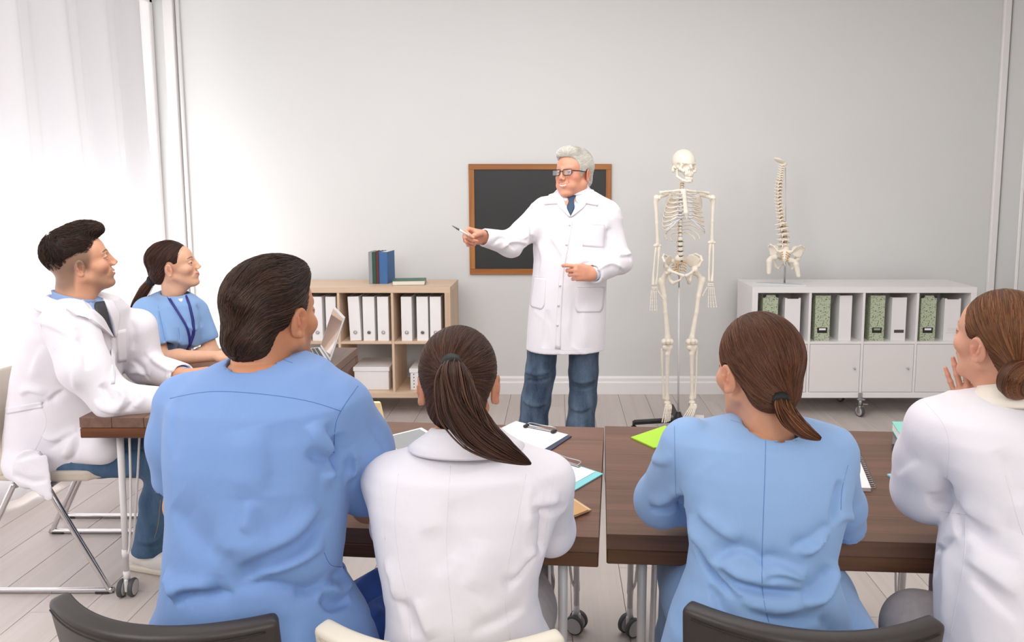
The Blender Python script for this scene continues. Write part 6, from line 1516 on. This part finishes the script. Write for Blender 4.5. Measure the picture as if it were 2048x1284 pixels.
def spine(t, pts, M, labels=True, sc=1.0, nerve=True):
    """24 vertebrae along pts (world) from skull down"""
    P, _ = spline(np.array(pts, float), np.zeros(len(pts)), 16); cum = np.r_[0, np.cumsum(np.linalg.norm(np.diff(P, axis=0), axis=1))]
    kinds = ['cervical'] * 7 + ['thoracic'] * 12 + ['lumbar'] * 5; hs_ = [.0165] * 7 + [.0245] * 12 + [.036] * 5; tot = sum(hs_); s_ = cum[-1] / tot; y = 0; me = {}
    base = np.array(t.location)
    for i, (k, hh) in enumerate(zip(kinds, hs_)):
        y += hh * s_; u = y - hh * s_ / 2; c = np.array([np.interp(u, cum, P[:, j]) for j in range(3)]); c2 = np.array([np.interp(u + .01, cum, P[:, j]) for j in range(3)]); ax = c - c2; ax /= np.linalg.norm(ax)
        yb = M[:, 1] - ax * ax.dot(M[:, 1]); yb /= np.linalg.norm(yb); Fm = np.stack([np.cross(yb, ax), yb, ax], 1) * sc * s_ 
        V, F = VT[k]
        if k not in me:
            o = mkobj('vertebra', V, F, M_bone, t); me[k] = o.data
        else: o = bpy.data.objects.new('vertebra', me[k]); COL.objects.link(o); o.parent = t
        o.matrix_local = Matrix.Translation(Vector(c - base)) @ Matrix(Fm.tolist()).to_4x4()
        e = np.array([np.interp(y, cum, P[:, j]) for j in range(3)]); w = {'cervical': .0078, 'thoracic': .0108, 'lumbar': .0172}[k] * sc * s_
        if i >= 2: MB().tube([e + ax * .0035 * sc, e - ax * .0035 * sc], [w, w], 14).build('disc', M_disc if i % 2 or k == 'lumbar' else M_cart, t, base=base)
        if nerve:
            n = MB(); x = Fm[:, 0] / np.linalg.norm(Fm[:, 0])
            for s in (-1, 1):
                n = MB().tube([e + yb * w * .9 + x * s * w * .3, e + yb * w * .6 + x * s * w * 1.15, e + x * s * w * (1.75 if k != 'cervical' else 2.3) - ax * .006], [.0024 * sc, .0022 * sc, .0014 * sc], 7); n.build('nerve_root', M_nerve, t, base=base)
def pelvis(t, c, M, sc=1.0, name='pelvis'):
    """hip bones and sacrum; M columns x=left-right, y=to the back, z=up"""
    base = np.array(t.location); T = lambda q: np.asarray(c) + M @ (np.array(q, float) * sc)
    for s in (-1, 1):
        pts = [(s * .048, .052, .030), (s * .075, .040, .062), (s * .105, .012, .074), (s * .125, -.022, .060), (s * .122, -.045, .038), (s * .105, -.035, .005), (s * .085, -.010, -.010)]
        def f(S):
            cen = T((s * .082, .006, .030)); Q = [T(q) for q in pts]
            S.chain(Q, [.0075 * sc, .0065 * sc, .006 * sc, .0065 * sc, .0068 * sc, .009 * sc, .012 * sc], .008)
            nn = M @ np.array((s * .55, -.75, -.35)); S.ell(cen, np.array((.048, .0045, .045)) * sc, .012, M=M @ rotm(18, 0, s * -42) @ rotm(0, s * 12, 0))
            S.ell(T((s * .088, -.018, -.022)), np.array((.022, .022, .022)) * sc, .010); S.ell(T((s * .106, -.024, -.026)), np.array((.015, .015, .015)) * sc, .004, 'sub')
            S.chain([T((s * .080, -.025, -.020)), T((s * .045, -.060, -.035)), T((s * .010, -.072, -.048)), T((s * .022, -.058, -.075)), T((s * .052, -.015, -.100)), T((s * .066, .0, -.085)), T((s * .080, .0, -.035))], [.010 * sc, .0075 * sc, .0095 * sc, .0065 * sc, .011 * sc, .010 * sc, .011 * sc], .007)
        lo = np.min([T((a, b, d)) for a in (s * -.01, s * .16) for b in (-.10, .08) for d in (-.13, .10)], 0); hi = np.max([T((a, b, d)) for a in (s * -.01, s * .16) for b in (-.10, .08) for d in (-.13, .10)], 0)
        bone(t, 'hip_bone', f, None, .0030, lo, hi)
    def f(S):
        S.chain([T((0, .020, .045)), T((0, .042, .012)), T((0, .055, -.025)), T((0, .040, -.060))], [.030 * sc, .026 * sc, .015 * sc, .006 * sc], .01, flat=(M[:, 1], 1.8))
        for s in (-1, 1):
            S.cap(T((0, .03, .03)), T((s * .040, .046, .028)), .020 * sc, .012 * sc, .01, flat=(M[:, 1], 1.4))
            for i in range(4): S.cap(T((s * (.016 - .002 * i), -.02, .030 - .017 * i)), T((s * (.014 - .002 * i), .09, .022 - .017 * i)), .0036 * sc, .0036 * sc, .001, 'sub')
    bone(t, 'sacrum', f, None, .0026, np.asarray(c) - .10, np.asarray(c) + .10)
    for s in (-1, 1):
        for i in range(4):
            MB().tube([T((s * .012, -.002, .030 - .017 * i)), T((s * .022, -.008, .026 - .017 * i)), T((s * .036, -.006, .018 - .018 * i))], [.0035 * sc, .003 * sc, .0016 * sc], 7).build('nerve_root', M_nerve, t, base=base)
            if sc > 0: MB().tube([T((s * .012, .048, .026 - .017 * i)), T((s * .020, .058, .022 - .017 * i)), T((s * .034, .062, .018 - .017 * i))], [.0035 * sc, .003 * sc, .0016 * sc], 7).build('nerve_root', M_nerve, t, base=base)

# full skeleton on its wheeled stand
SY = 4.42
b0 = at(1358, 838, SY); t = thing('skeleton_model', 'life-size human skeleton model hanging on a pole stand with black feet', 'skeleton model', (b0[0], SY, 0))
A = lambda px, py, dy=0.0: at(px, py, SY + dy)
# skull in head space
def skull(S):
    S.ell((0, -.014, .036), (.070, .090, .076)); S.ell((0, .042, .028), (.050, .040, .044), .02); S.ell((0, .045, -.022), (.036, .038, .040), .015)
    for s in (-1, 1):
        S.chain([(s * .050, .055, .006), (s * .056, .050, -.016), (s * .040, .070, -.028)], [.008, .0085, .010], .008); S.cap((s * .057, .045, -.016), (s * .068, -.005, -.010), .0055, .005, .006)
        S.cap((s * .006, .081, .021), (s * .046, .066, .023), .0052, .005, .007); S.cap((s * .004, .086, .008), (s * .002, .098, -.008), .005, .004, .004)
        S.ell((s * .029, .090, .001), (.0190, .040, .0172), .003, 'sub'); S.ell((s * .0065, .094, -.024), (.0068, .02, .011), .002, 'sub')
        S.ell((s * .060, .028, .000), (.012, .020, .020), .006, 'sub'); S.ell((s * .064, -.022, -.022), (.012, .014, .022), .008)
    S.cap((-.018, .072, -.044), (.018, .072, -.044), .014, .014, .008)
    for i in range(-4, 5): S.cap((i * .0068, .087 - abs(i) * .0028, -.052), (i * .0066, .087 - abs(i) * .0028, -.060), .0036, .0030, .0008)
def jaw(S):
    for s in (-1, 1): S.chain([(s * .054, .008, -.022), (s * .050, .012, -.066), (s * .030, .055, -.088), (s * .006, .080, -.092)], [.006, .009, .0095, .011], .006)
    S.cap((-.016, .078, -.076), (.016, .078, -.076), .009, .009, .006)
    for i in range(-4, 5): S.cap((i * .0062, .084 - abs(i) * .0028, -.064), (i * .0062, .084 - abs(i) * .0028, -.072), .0031, .0033, .0008)
HM, HT = hrot(-160, -3, -2) * .93, A(1368, 333, -.0)
for nm, fn, lo, hi in (('skull', skull, (-.09, -.12, -.075), (.09, .12, .13)), ('jawbone', jaw, (-.08, -.02, -.115), (.08, .11, -.01))):
    S = SDF(lo, hi, .0019); fn(S); V, F = S.mesh(1); mkobj(nm, xf(HM, HT, V), F, M_bone, t, t.location)
SM = np.array(rotm(0, 0, 12)); SMb = np.stack([SM[:, 0], SM[:, 1], SM[:, 2]], 1)
spine(t, [A(1365, 362, .03), A(1364, 378, .035), A(1362, 400, .055), A(1361, 440, .045), A(1360.5, 480, .015), A(1361, 521, .03)], SM)
def rib_at(py_back, s, wid, drop, fpx, fpy, front, dfront=-.085):
    c = A(1362, py_back, .06)
    side = c + SM @ np.array((s * wid, -.055, -drop * .45)); q1 = c + SM @ np.array((s * wid * .62, .028, .004)); q2 = c + SM @ np.array((s * wid * .93, -.010, -drop * .22))
    f = A(fpx, fpy, dfront); return [c + SM @ np.array((s * .012, 0, 0)), q1, q2, side, side + (f - side) * .45 + np.array((0, -.022, -.004)), f]
ribs = [(384, .058, .02, 12, 388, 1), (391, .075, .03, 14, 396, 1), (399, .092, .04, 14, 404, 1), (407, .106, .05, 13, 413, 1), (415, .116, .06, 12, 421, 1), (423, .124, .07, 12, 429, 1), (431, .129, .08, 14, 434, 1), (438, .131, .09, 22, 446, 1), (445, .129, .09, 30, 455, 1), (452, .124, .085, 36, 463, 1), (459, .105, .06, 0, 0, 0), (466, .075, .045, 0, 0, 0)]
for py, wid, dr, dx, fy, fr in ribs:
    for s in (-1, 1):
        if fr: pts = rib_at(py, s, wid, dr, 1370.5 + s * (dx + 3), fy, 1)
        else:
            c = A(1362, py, .06); pts = [c + SM @ np.array((s * .012, 0, 0)), c + SM @ np.array((s * wid * .6, .02, 0)), c + SM @ np.array((s * wid, -.01, -dr * .5)), c + SM @ np.array((s * wid * 1.02, -.045, -dr))]
        mb = MB().tube(pts, [.0042] + [.0052] * (len(pts) - 2) + [.0048], 9, sx=.62, spl=5); mb.build('rib', M_bone, t, base=t.location)
        if fr:
            e = A(1370.5 + s * 3, min(fy, 434) - (2 if fy < 434 else 0), -.088) if fy < 440 else A(1370.5 + s * 8, 436, -.085)
            MB().tube([pts[-1], (pts[-1] + e) / 2 + np.array((0, -.006, -.004)), e], [.0050, .0048, .0044], 8, sx=.7, spl=3).build('costal_cartilage', M_cart, t, base=t.location)
bchain(t, 'sternum', [A(1367, 383, -.082), A(1369, 395, -.088), A(1372, 425, -.092), A(1374, 437, -.090)], [.0185, .0125, .0145, .005], .006, extra=None)
for s, sx_ in ((-1, 1), (1, 1)):
    sh = A(1312, 398, .01) if s < 0 else A(1426, 398, .03); st = A(1364, 380, -.075) if s < 0 else A(1372, 381, -.07); ac = A(1321, 385, .02) if s < 0 else A(1417, 386, .04)
    bchain(t, 'clavicle', [st, st + (ac - st) * .4 + (0, -.012, 0), st + (ac - st) * .75 + (0, .01, .002), ac], [.009, .0065, .0060, .0085])
    sc0 = A(1340, 395, .09) if s < 0 else A(1396, 396, .10)
    def f(S):
        S.ell((sc0 + A(1345 if s < 0 else 1392, 425, .10)) / 2, (.040, .0055, .060), .008, M=rotm(10, 0, s * 25)); S.chain([sc0 + (s * -.03, .005, .02), sc0 + (s * .0, .012, .035), ac + (0, .012, .002)], [.005, .006, .0085], .008); S.chain([sc0 + (s * .02, -.01, .02), sh + (s * -.022, 0, .012)], [.012, .011], .01); S.cap(sh + (s * -.02, 0, .01), sh + (s * -.018, -.03, .004), .006, .0055, .005)
    bone(t, 'shoulder_blade', f, None, .003, sc0 - .12, sc0 + .13)
    el = A(1315, 492, .01) if s < 0 else A(1423.5, 486, .03); wr = A(1309, 571, -.02) if s < 0 else A(1421, 564, .0)
    bchain(t, 'humerus', [sh + (s * -.004, 0, .004), sh + (s * .002, 0, -.02), (sh + el) / 2, el + (0, 0, .035), el + (0, 0, .008)], [.022, .013, .0095, .0105, .014], .008, extra=lambda S: (S.ell(el + (-.014, 0, .002), (.012, .011, .011), .006), S.ell(el + (.014, 0, .002), (.012, .011, .011), .006)))
    for nm, off, rr in (('radius', .009, (.0085, .0055, .0060, .0105)), ('ulna', -.009, (.0115, .0068, .0050, .0065))):
        o = np.array((s * off, 0, 0)); bchain(t, nm, [el + o + (0, 0, -.012), el + o * 1.3 + (wr - el) * .25, el + o * 1.4 + (wr - el) * .7, wr + o + (0, 0, .008)], rr, .004)
    # hand bones
    hb = MB(); hd = wr + np.array((0, -.005, -.012))
    for i in range(4):
        for j in range(2): hb.ball(hd + ((i - 1.5) * .009, -.004 * (i % 2), -j * .010), (.0055, .0055, .0055), 8, 6)
    hb.build('wrist_bones', M_bone, t, base=t.location)['kind'] = 'stuff'
    for i in range(5):
        fm = MB(); tx = (i - 2) * .0095; thumb = (i == (4 if s < 0 else 0)); L = [.030, .022, .016] if thumb else [.052, .034, .022, .014]
        if s < 0: dxn = np.array((.35 * (i - 2) * .12 - .02, -.25 + .1 * (i % 2), -1.))
        else: dxn = np.array(((i - 2) * .06, -.12, -1.))
        if thumb: dxn = dxn + np.array(((.5 if s < 0 else -.45), -.2, .15))
        q = hd + (tx, -.002, -.018); 
        for l in L:
            dn = dxn / np.linalg.norm(dxn); e = q + dn * l * (1 if not thumb else .95); fm.tube([q, q + (e - q) * .12, q + (e - q) * .5, q + (e - q) * .9, e], [.0030, .0036, .0023, .0034, .0028], 7); q = e + dn * .0022; dxn = dxn + np.array((0, -.10, 0.02))
        o = fm.build('finger_bones' if not thumb else 'thumb_bones', M_bone, t, base=t.location); o['kind'] = 'stuff'
pelvis(t, A(1361, 533, .01), SM, 1.0)
for s in (-1, 1):
    hp = A(1335, 545, .0) if s < 0 else A(1390, 544, .02); gt = A(1322, 562, .02) if s < 0 else A(1405, 560, .04)
    ml = A(1331, 625, .0) if s < 0 else A(1393, 625, .01); kn = A(1335, 684, -.01) if s < 0 else A(1384, 684, .0)
    bchain(t, 'femur', [hp, (hp + gt) / 2 + (0, 0, .004), gt + (s * -.004, 0, -.010), (gt + ml) / 2 + (s * -.006, 0, 0), ml, kn + (0, 0, .030), kn + (0, 0, .008)], [.023, .013, .021, .0155, .0130, .0165, .021], .010, extra=lambda S: (S.ell(gt + (s * .004, 0, .004), (.016, .017, .018), .008), S.ell(kn + (-.020, .004, .0), (.019, .025, .020), .010), S.ell(kn + (.020, .004, .0), (.019, .025, .020), .010)))
    bchain(t, 'kneecap', [kn + (0, -.034, .010), kn + (0, -.034, .004)], [.017, .014], .01)
    kt = kn + np.array((0, .0, -.030)); an = A(1334, 798, -.01) if s < 0 else A(1383.5, 797, .0)
    bchain(t, 'tibia', [kt + (-.012, 0, -.004), kt + (.012, 0, -.004), kt + (s * -.002, -.004, -.045), (kt + an) / 2, an + (0, 0, .03), an + (0, 0, .002)], [.021, .021, .0150, .0108, .0105, .017], .008)
    bchain(t, 'fibula', [kt + (s * .032, .012, -.020), (kt + an) / 2 + (s * .030, .008, 0), an + (s * .020, .004, .004)], [.0085, .0052, .0085], .004)
    fo = an + np.array((0, -.01, -.022)); toe = A(1333, 846, -.14) if s < 0 else A(1375, 842, -.13)
    def f(S):
        S.ell(fo, (.020, .026, .015), .006); S.cap(fo + (0, .03, -.012), fo + (0, .045, -.022), .017, .014, .008); S.ell(fo + (-.010, -.040, -.006), (.012, .015, .011), .003); S.ell(fo + (.012, -.040, -.006), (.012, .015, .011), .003)
    bone(t, 'ankle_bones', f, None, .0026, fo - (.05, .08, .05), fo + (.05, .08, .03))
    for i in range(5):
        sx0 = (i - 2) * .010; q = fo + (sx0 * .9, -.052, -.008); tgt = toe + ((i - 2) * .0125, .02 * abs(i - (1 if s < 0 else 3)) * .6, 0); d = tgt - q; fm = MB(); pos = 0; segs = (.50, .24, .13, .10)
        for l in segs:
            a_0 = q + d * pos; a_1 = q + d * (pos + l); e = a_1 - a_0; fm.tube([a_0, a_0 + e * .1, a_0 + e * .5, a_0 + e * .9, a_1], [.0045, .0052, .0034, .0050, .0042], 8); pos += l + .012
        fm.build('toe_bones', M_bone, t, base=t.location)['kind'] = 'stuff'
MB().cyl((b0[0] , SY + .03, .08), tuple(A(1358, 575, .03)), .006, 16).build('pole', mat_cache('clear_white_pole', '#dcdcdf', rough=.2), t, base=t.location)
MB().cyl(tuple(A(1358, 578, .03)), tuple(A(1358.5, 528, .03)), .0042, 12).build('hanger_rod', M_steel, t, base=t.location)
hub = MB().tube([(b0[0], SY + .03, .045), (b0[0], SY + .03, .075), (b0[0], SY + .03, .11)], [.035, .03, .014], 18); hub.build('stand_hub', M_black, t, base=t.location)
for e in (at(1272, 832, SY + .02), at(1424, 826, SY + .05)):
    pass
for ang in (-170, -8, -118, -50, 90):
    d = np.array((cos(R(ang)), sin(R(ang)), 0)); L = .27; a = np.array((b0[0], SY + .03, .062)) + d * .02; b = a + d * L; b[2] = .055
    dl = np.stack([d, np.cross((0, 0, 1), d), (0, 0, 1)], 1); lg = MB().box((L / 2, 0, 0), (L, .034, .026), .006, dl, (a + b) / 2 - d * L / 2); o = lg.build('stand_foot', M_black, t, base=t.location)
    for s in (-1, 1): MB().add(*discv(s * .009, .019, .012), True, dl, b + (0, 0, -.036)).build('wheel', M_black, o, base=None).location = -Vector(t.location)
    MB().cyl(tuple(b + (0, 0, -.02)), tuple(b + (0, 0, .012)), .009, 10).build('caster_stem', M_black, o).location = -Vector(t.location)
tg_ = at(1397, 832, SY - .02); MB().box((0, 0, 0), (.055, .0015, .022), 0, rotm(-12, 0, -8), tg_ + (0, -.03, .005)).build('paper_tag', M_paper, t, base=t.location)

# spine model on the white cabinet
PY = 4.86; c0 = at(1571, 563, PY); t = thing('spine_model', 'flexible spine and pelvis model on a metal stand on top of the white cabinet', 'spine model', (c0[0], PY, TOPZ))
A = lambda px, py, dy=0.0: at(px, py, PY + dy)
SM2 = rotm(0, 0, 150) @ rotm(4, 0, 0)
spine(t, [A(1566, 328, 0), A(1562, 350, .01), A(1559, 375, .02), A(1559, 405, .02), A(1563, 440, .0), A(1568, 470, -.01), A(1568, 493, .0)], SM2, sc=1.25)
pelvis(t, A(1571, 510, .0), rotm(0, 0, 155), .92)
oc = SDF(A(1561, 322) - .09, A(1561, 322) + .09, .0028); oc.ell(A(1559, 321), (.044, .034, .013), .005, M=rotm(0, 22, 20)); oc.ell(A(1570, 327), (.015, .015, .015), .008); V, F = oc.mesh(1); mkobj('skull_base', V, F, M_bone, t, t.location)
for x0, y0, x1, y1, dy in ((1541, 518, 1538, 545, -.03), (1590, 524, 1597, 551, -.04)):
    a, b = A(x0, y0, dy), A(x1, y1, dy); s = -1 if x0 < 1560 else 1
    bchain(t, 'femur_stub', [a + (-s * .03, .01, .012), a + (0, 0, .004), a + (s * .008, 0, -.014), b], [.020, .014, .019, .0150], .006)
MB().cyl(tuple(A(1571, 505, .02)), (c0[0], PY + .02, TOPZ + .004), .0062, 14).build('pole', M_steel, t, base=t.location)
MB().tube([A(1571, 335, .015), A(1571.5, 420, .015), A(1571, 505, .02)], [.0016, .0016, .0016], 8).build('rod', M_steel, t, base=t.location)
pl = [( -.205, .03), (-.16, -.005), (.02, -.075), (.11, -.085), (.10, -.06), (.03, .02), (-.05, .05), (-.17, .05)]
MB().prism(pl, 0, .005).build('base_plate', mat_cache('pale_metal', '#d5dade', rough=.25, metal=.3), t)
MB().ball(A(1573, 473, -.03), .004, 8, 6).build('red_marker', M_redd, t, base=t.location)

# ------------------------------------------------------------------ things on the tables
def quad_px(pts, Z): return [onz(x, y, Z) for x, y in pts]
def flat(name, label, cat, pts, z, th, m, part='sheet', group=None):
    Q = np.array(quad_px(pts, z + th)); c = Q.mean(0); t = thing(name, label, cat, (c[0], c[1], z), 0, group)
    q = Q - np.array([c[0], c[1], z]); MB().slab(q, th).build(part, m, t); return t, Q
def inset(Q, f):
    c = Q.mean(0); return c + (Q - c) * f
T0 = TT + .0006
# clipboard with dark board
def clipboard(label, board_px, paper_px, z, mb_, clip_a, clip_b, dark):
    t, Q = flat('clipboard', label, 'clipboard', board_px, z, .0032, mb_, 'board', 'clipboards on the middle table')
    loc = np.array(t.location); P = np.array(quad_px(paper_px, z + .0048)); MB().slab(P - loc, .0014).build('paper', M_paper, t)
    a, b = onz(*clip_a, z + .01), onz(*clip_b, z + .01); d = (b - a) / np.linalg.norm(b - a); n = np.cross(d, (0, 0, 1)); L = np.linalg.norm(b - a)
    dl = np.stack([d, -n, (0, 0, 1)], 1); mid = (a + b) / 2 - loc
    cl = MB().box((0, .004, 0), (L, .012, .003), .001, dl, mid - (0, 0, .002)); o = cl.build('clip', M_steel, t)
    MB().tube([mid - d * L * .45 + (0, 0, .001), mid - d * L * .42 - n * .018 + (0, 0, .006), mid - n * .012 + (0, 0, .008), mid + d * L * .42 - n * .018 + (0, 0, .006), mid + d * L * .45 + (0, 0, .001)], .0015, 8, spl=4).build('clip_wire', M_steel, o)
    if dark:
        for e in (-1, 1): MB().box((0, 0, 0), (.014, .024, .009), .003, dl, mid + d * e * L * .46).build('clip_foot', M_black, o)
    return t
clipboard('dark blue clipboard with white paper and black-footed clip, nearest the table’s far edge'.replace('’', "'"), [(1026, 846), (1143, 872), (1064, 925), (948, 905)], [(1032, 842), (1136, 869), (1055, 918), (940, 885)], T0, mat('navy_board', '#333a52', .5), (1050, 851), (1110, 863), True)
clipboard('turquoise clipboard with white paper reaching over the right edge of the middle table', [(1072, 902), (1206, 947), (1108, 1004), (960, 960)], [(1070, 903), (1190, 943), (1098, 994), (965, 950)], T0 + .0005, mat('turquoise_board', '#86d0d6', .5), (1104, 915), (1158, 932), False)
# tablet
t, Q = flat('tablet', 'white tablet computer with blank grey screen beside the broad person’s arm'.replace('’', "'"), 'tablet', [(766, 874), (843, 855), (866, 868), (797, 914)], T0, .008, M_white, 'case')
S_ = inset(Q, .84); S_[:, 2] = T0 + .0088; MB().slab(S_ - np.array(t.location), .0006).build('screen', mat('tablet_screen', '#8d8f92', .15), t)
# envelopes
for i, (dz, dx) in enumerate(((0, 0), (.0035, -3), (.007, -6))):
    flat('envelope', ['kraft envelope at the bottom of the small pile by the ponytailed person', 'kraft envelope in the middle of the small pile by the ponytailed person', 'kraft envelope on top of the small pile by the ponytailed person'][i], 'envelope',
         [(1120 + dx, 978), (1183 + dx, 1019), (1140 + dx, 1036), (1078, 1020)], T0 + dz, .003, mat_cache('kraft%d' % i, ['#c79f74', '#d8c6ae', '#c99c6b'][i], rough=.7), 'envelope_body', 'pile of kraft envelopes')
# standing cream folder at the far left of the middle table
a, b = onz(748, 850, T0), onz(772, 852, T0); t = thing('folder', 'cream card folder standing upright behind the broad person’s sleeve'.replace('’', "'"), 'folder', tuple(a))
V = [np.zeros(3), b - a, np.array(at(762, 806, a[1])) - a, np.array(at(740, 806, a[1])) - a]; o2 = np.array((-.010, .02, 0)); 
MB().add(V + [v + o2 for v in V], [(0, 1, 2, 3), (7, 6, 5, 4), (0, 4, 5, 1), (1, 5, 6, 2), (2, 6, 7, 3), (3, 7, 4, 0)]).build('cover', mat('cream_card', '#ecd3a6', .6), t)
# lime folder
t, Q = flat('folder', 'lime green folder lying on the far left corner of the right table', 'folder', [(1262, 874), (1330, 851), (1400, 884), (1308, 895)], T0, .004, mat('lime_card', '#a9d638', .5), 'cover')
# spiral notebook
t, Q = flat('spiral_notebook', 'open white spiral notebook beside the right arm of the person in light blue', 'notebook', [(1640, 876), (1705, 885), (1742, 976), (1640, 972)], T0, .010, M_paper, 'page_stack')
a, b = onz(1706, 886, T0 + .006), onz(1746, 974, T0 + .006); loc = np.array(t.location); d = (b - a) / np.linalg.norm(b - a); n = np.cross(d, (0, 0, 1)); n = -n if n[0] < 0 else n
for i in range(24):
    c = a + (b - a) * (i + .5) / 24 - loc; MB().tube([c - n * .004 + np.array((0, 0, .006)) * cos(q) + n * .010 * (sin(q)) + n * .004 for q in np.linspace(-.5, 3.6, 12)], .0009, 5).build('coil', M_steel, t)
for k in range(3): MB().slab(np.array([onz(1640, 905 + k * 22, T0 + .0108), onz(1690 + k * 9, 905 + k * 22, T0 + .0108), onz(1690 + k * 9, 905.8 + k * 22, T0 + .0108), onz(1640, 905.8 + k * 22, T0 + .0108)]) - loc, .0003).build('ruled_line', mat_cache('rule_line', '#c9cdd6'), t)
# book pile, turquoise notebook over a grey box
t, Q = flat('book', 'thick grey book lying under the mint notebook at the right', 'book', [(1787, 862), (1840, 868), (1850, 893), (1784, 888)], T0, .022, mat('grey_cover', '#6f6a6c', .6), 'cover')
q = [(1784, 843), (1850, 843), (1870, 880), (1812, 887)]
Q = np.array(quad_px(q, T0 + .052)); c = Q.mean(0); t = thing('notebook', 'mint green hardcover notebook lying on the grey book', 'notebook', (c[0], c[1], T0 + .024)); loc = np.array(t.location)
Mm = mat('mint_cover', '#8fd3c4', .5); MB().slab(Q - loc, .003).build('front_cover', Mm, t); Q2 = Q.copy(); Q2[:, 2] = T0 + .0275; MB().slab(Q2 - loc, .003).build('back_cover', Mm, t); Q3 = inset(Q, .96); Q3[:, 2] = T0 + .0488; MB().slab(Q3 - loc, .0212).build('page_block', M_paper, t)
# corner of a light blue folder
flat('folder', 'light blue folder corner sticking out beside the elbow of the person at the right', 'folder', [(1774, 948), (1850, 938), (1880, 985), (1800, 967)], T0, .004, mat('sky_card', '#93cfe0', .5), 'cover')
# paper slip under the young man's sleeve
flat('note_paper', 'yellowish paper slip under the sleeve of the young person at the left', 'paper', [(212, 833), (240, 828), (330, 800), (300, 796)], T0, .0008, mat('pale_yellow_paper', '#e6e6c0', .7), 'sheet')
# laptop
h0, h1 = onz(660, 724, TT + .012), onz(641, 695, TT + .012); c = (h0 + h1) / 2; w = (h1 - h0); W_ = np.linalg.norm(w); w /= W_; bk = np.array((-w[1], w[0], 0)); bk = bk if bk[0] < 0 else -bk
t = thing('laptop', 'open silver laptop on the left table, its screen facing the left side', 'laptop', (c[0], c[1], TT)); loc = np.array(t.location); D_ = .225
Mfr = np.stack([w, bk, (0, 0, 1)], 1) if np.cross(w, bk)[2] > 0 else np.stack([-w, bk, (0, 0, 1)], 1)
M_alu = mat('aluminium', '#d3d3d5', .35, .35)
base_ = MB().box((0, D_ / 2, .009), (W_, D_, .012), .004, Mfr).build('base', M_alu, t)
for r in range(6):
    for k in range(14):
        if r == 5 and 3 < k < 9:
            if k == 4: MB().box((0, .022 + .0175 * r, .0157), (W_ * .30, .0145, .0016), .0005, Mfr).build('key', M_dgrey, base_)
            continue
        MB().box((-W_ * .44 + (k + .5) * W_ * .88 / 14, .022 + .0175 * r, .0157), (W_ * .88 / 14 - .003, .0145, .0016), .0005, Mfr).build('key', M_dgrey, base_)
MB().box((0, .175, .0153), (.095, .06, .0006), 0, Mfr).build('trackpad', mat_cache('trackpad', '#bfbfc2'), base_)
tl = R(20); Ls = Mfr @ rotm(0, 0, 0); ud = Mfr @ np.array((0, -sin(tl), cos(tl))); nd = Mfr @ np.array((0, cos(tl), sin(tl))); SMx = np.stack([Mfr[:, 0], nd, ud], 1)
lid = MB().box((0, 0, .108), (W_, .006, .212), .0028, SMx, (0, 0, .014)).build('lid', M_alu, t)
N = NT('laptop_screen_glass'); N.b.inputs['Base Color'].default_value = lin('#b9a3a0'); N.b.inputs['Roughness'].default_value = .06; N.b.inputs['Specular IOR Level'].default_value = .9; N.b.inputs['Coat Weight'].default_value = 1
MB().box((0, .0035, .110), (W_ - .022, .001, .188), 0, SMx, (0, 0, .014)).build('screen', N.m, lid)
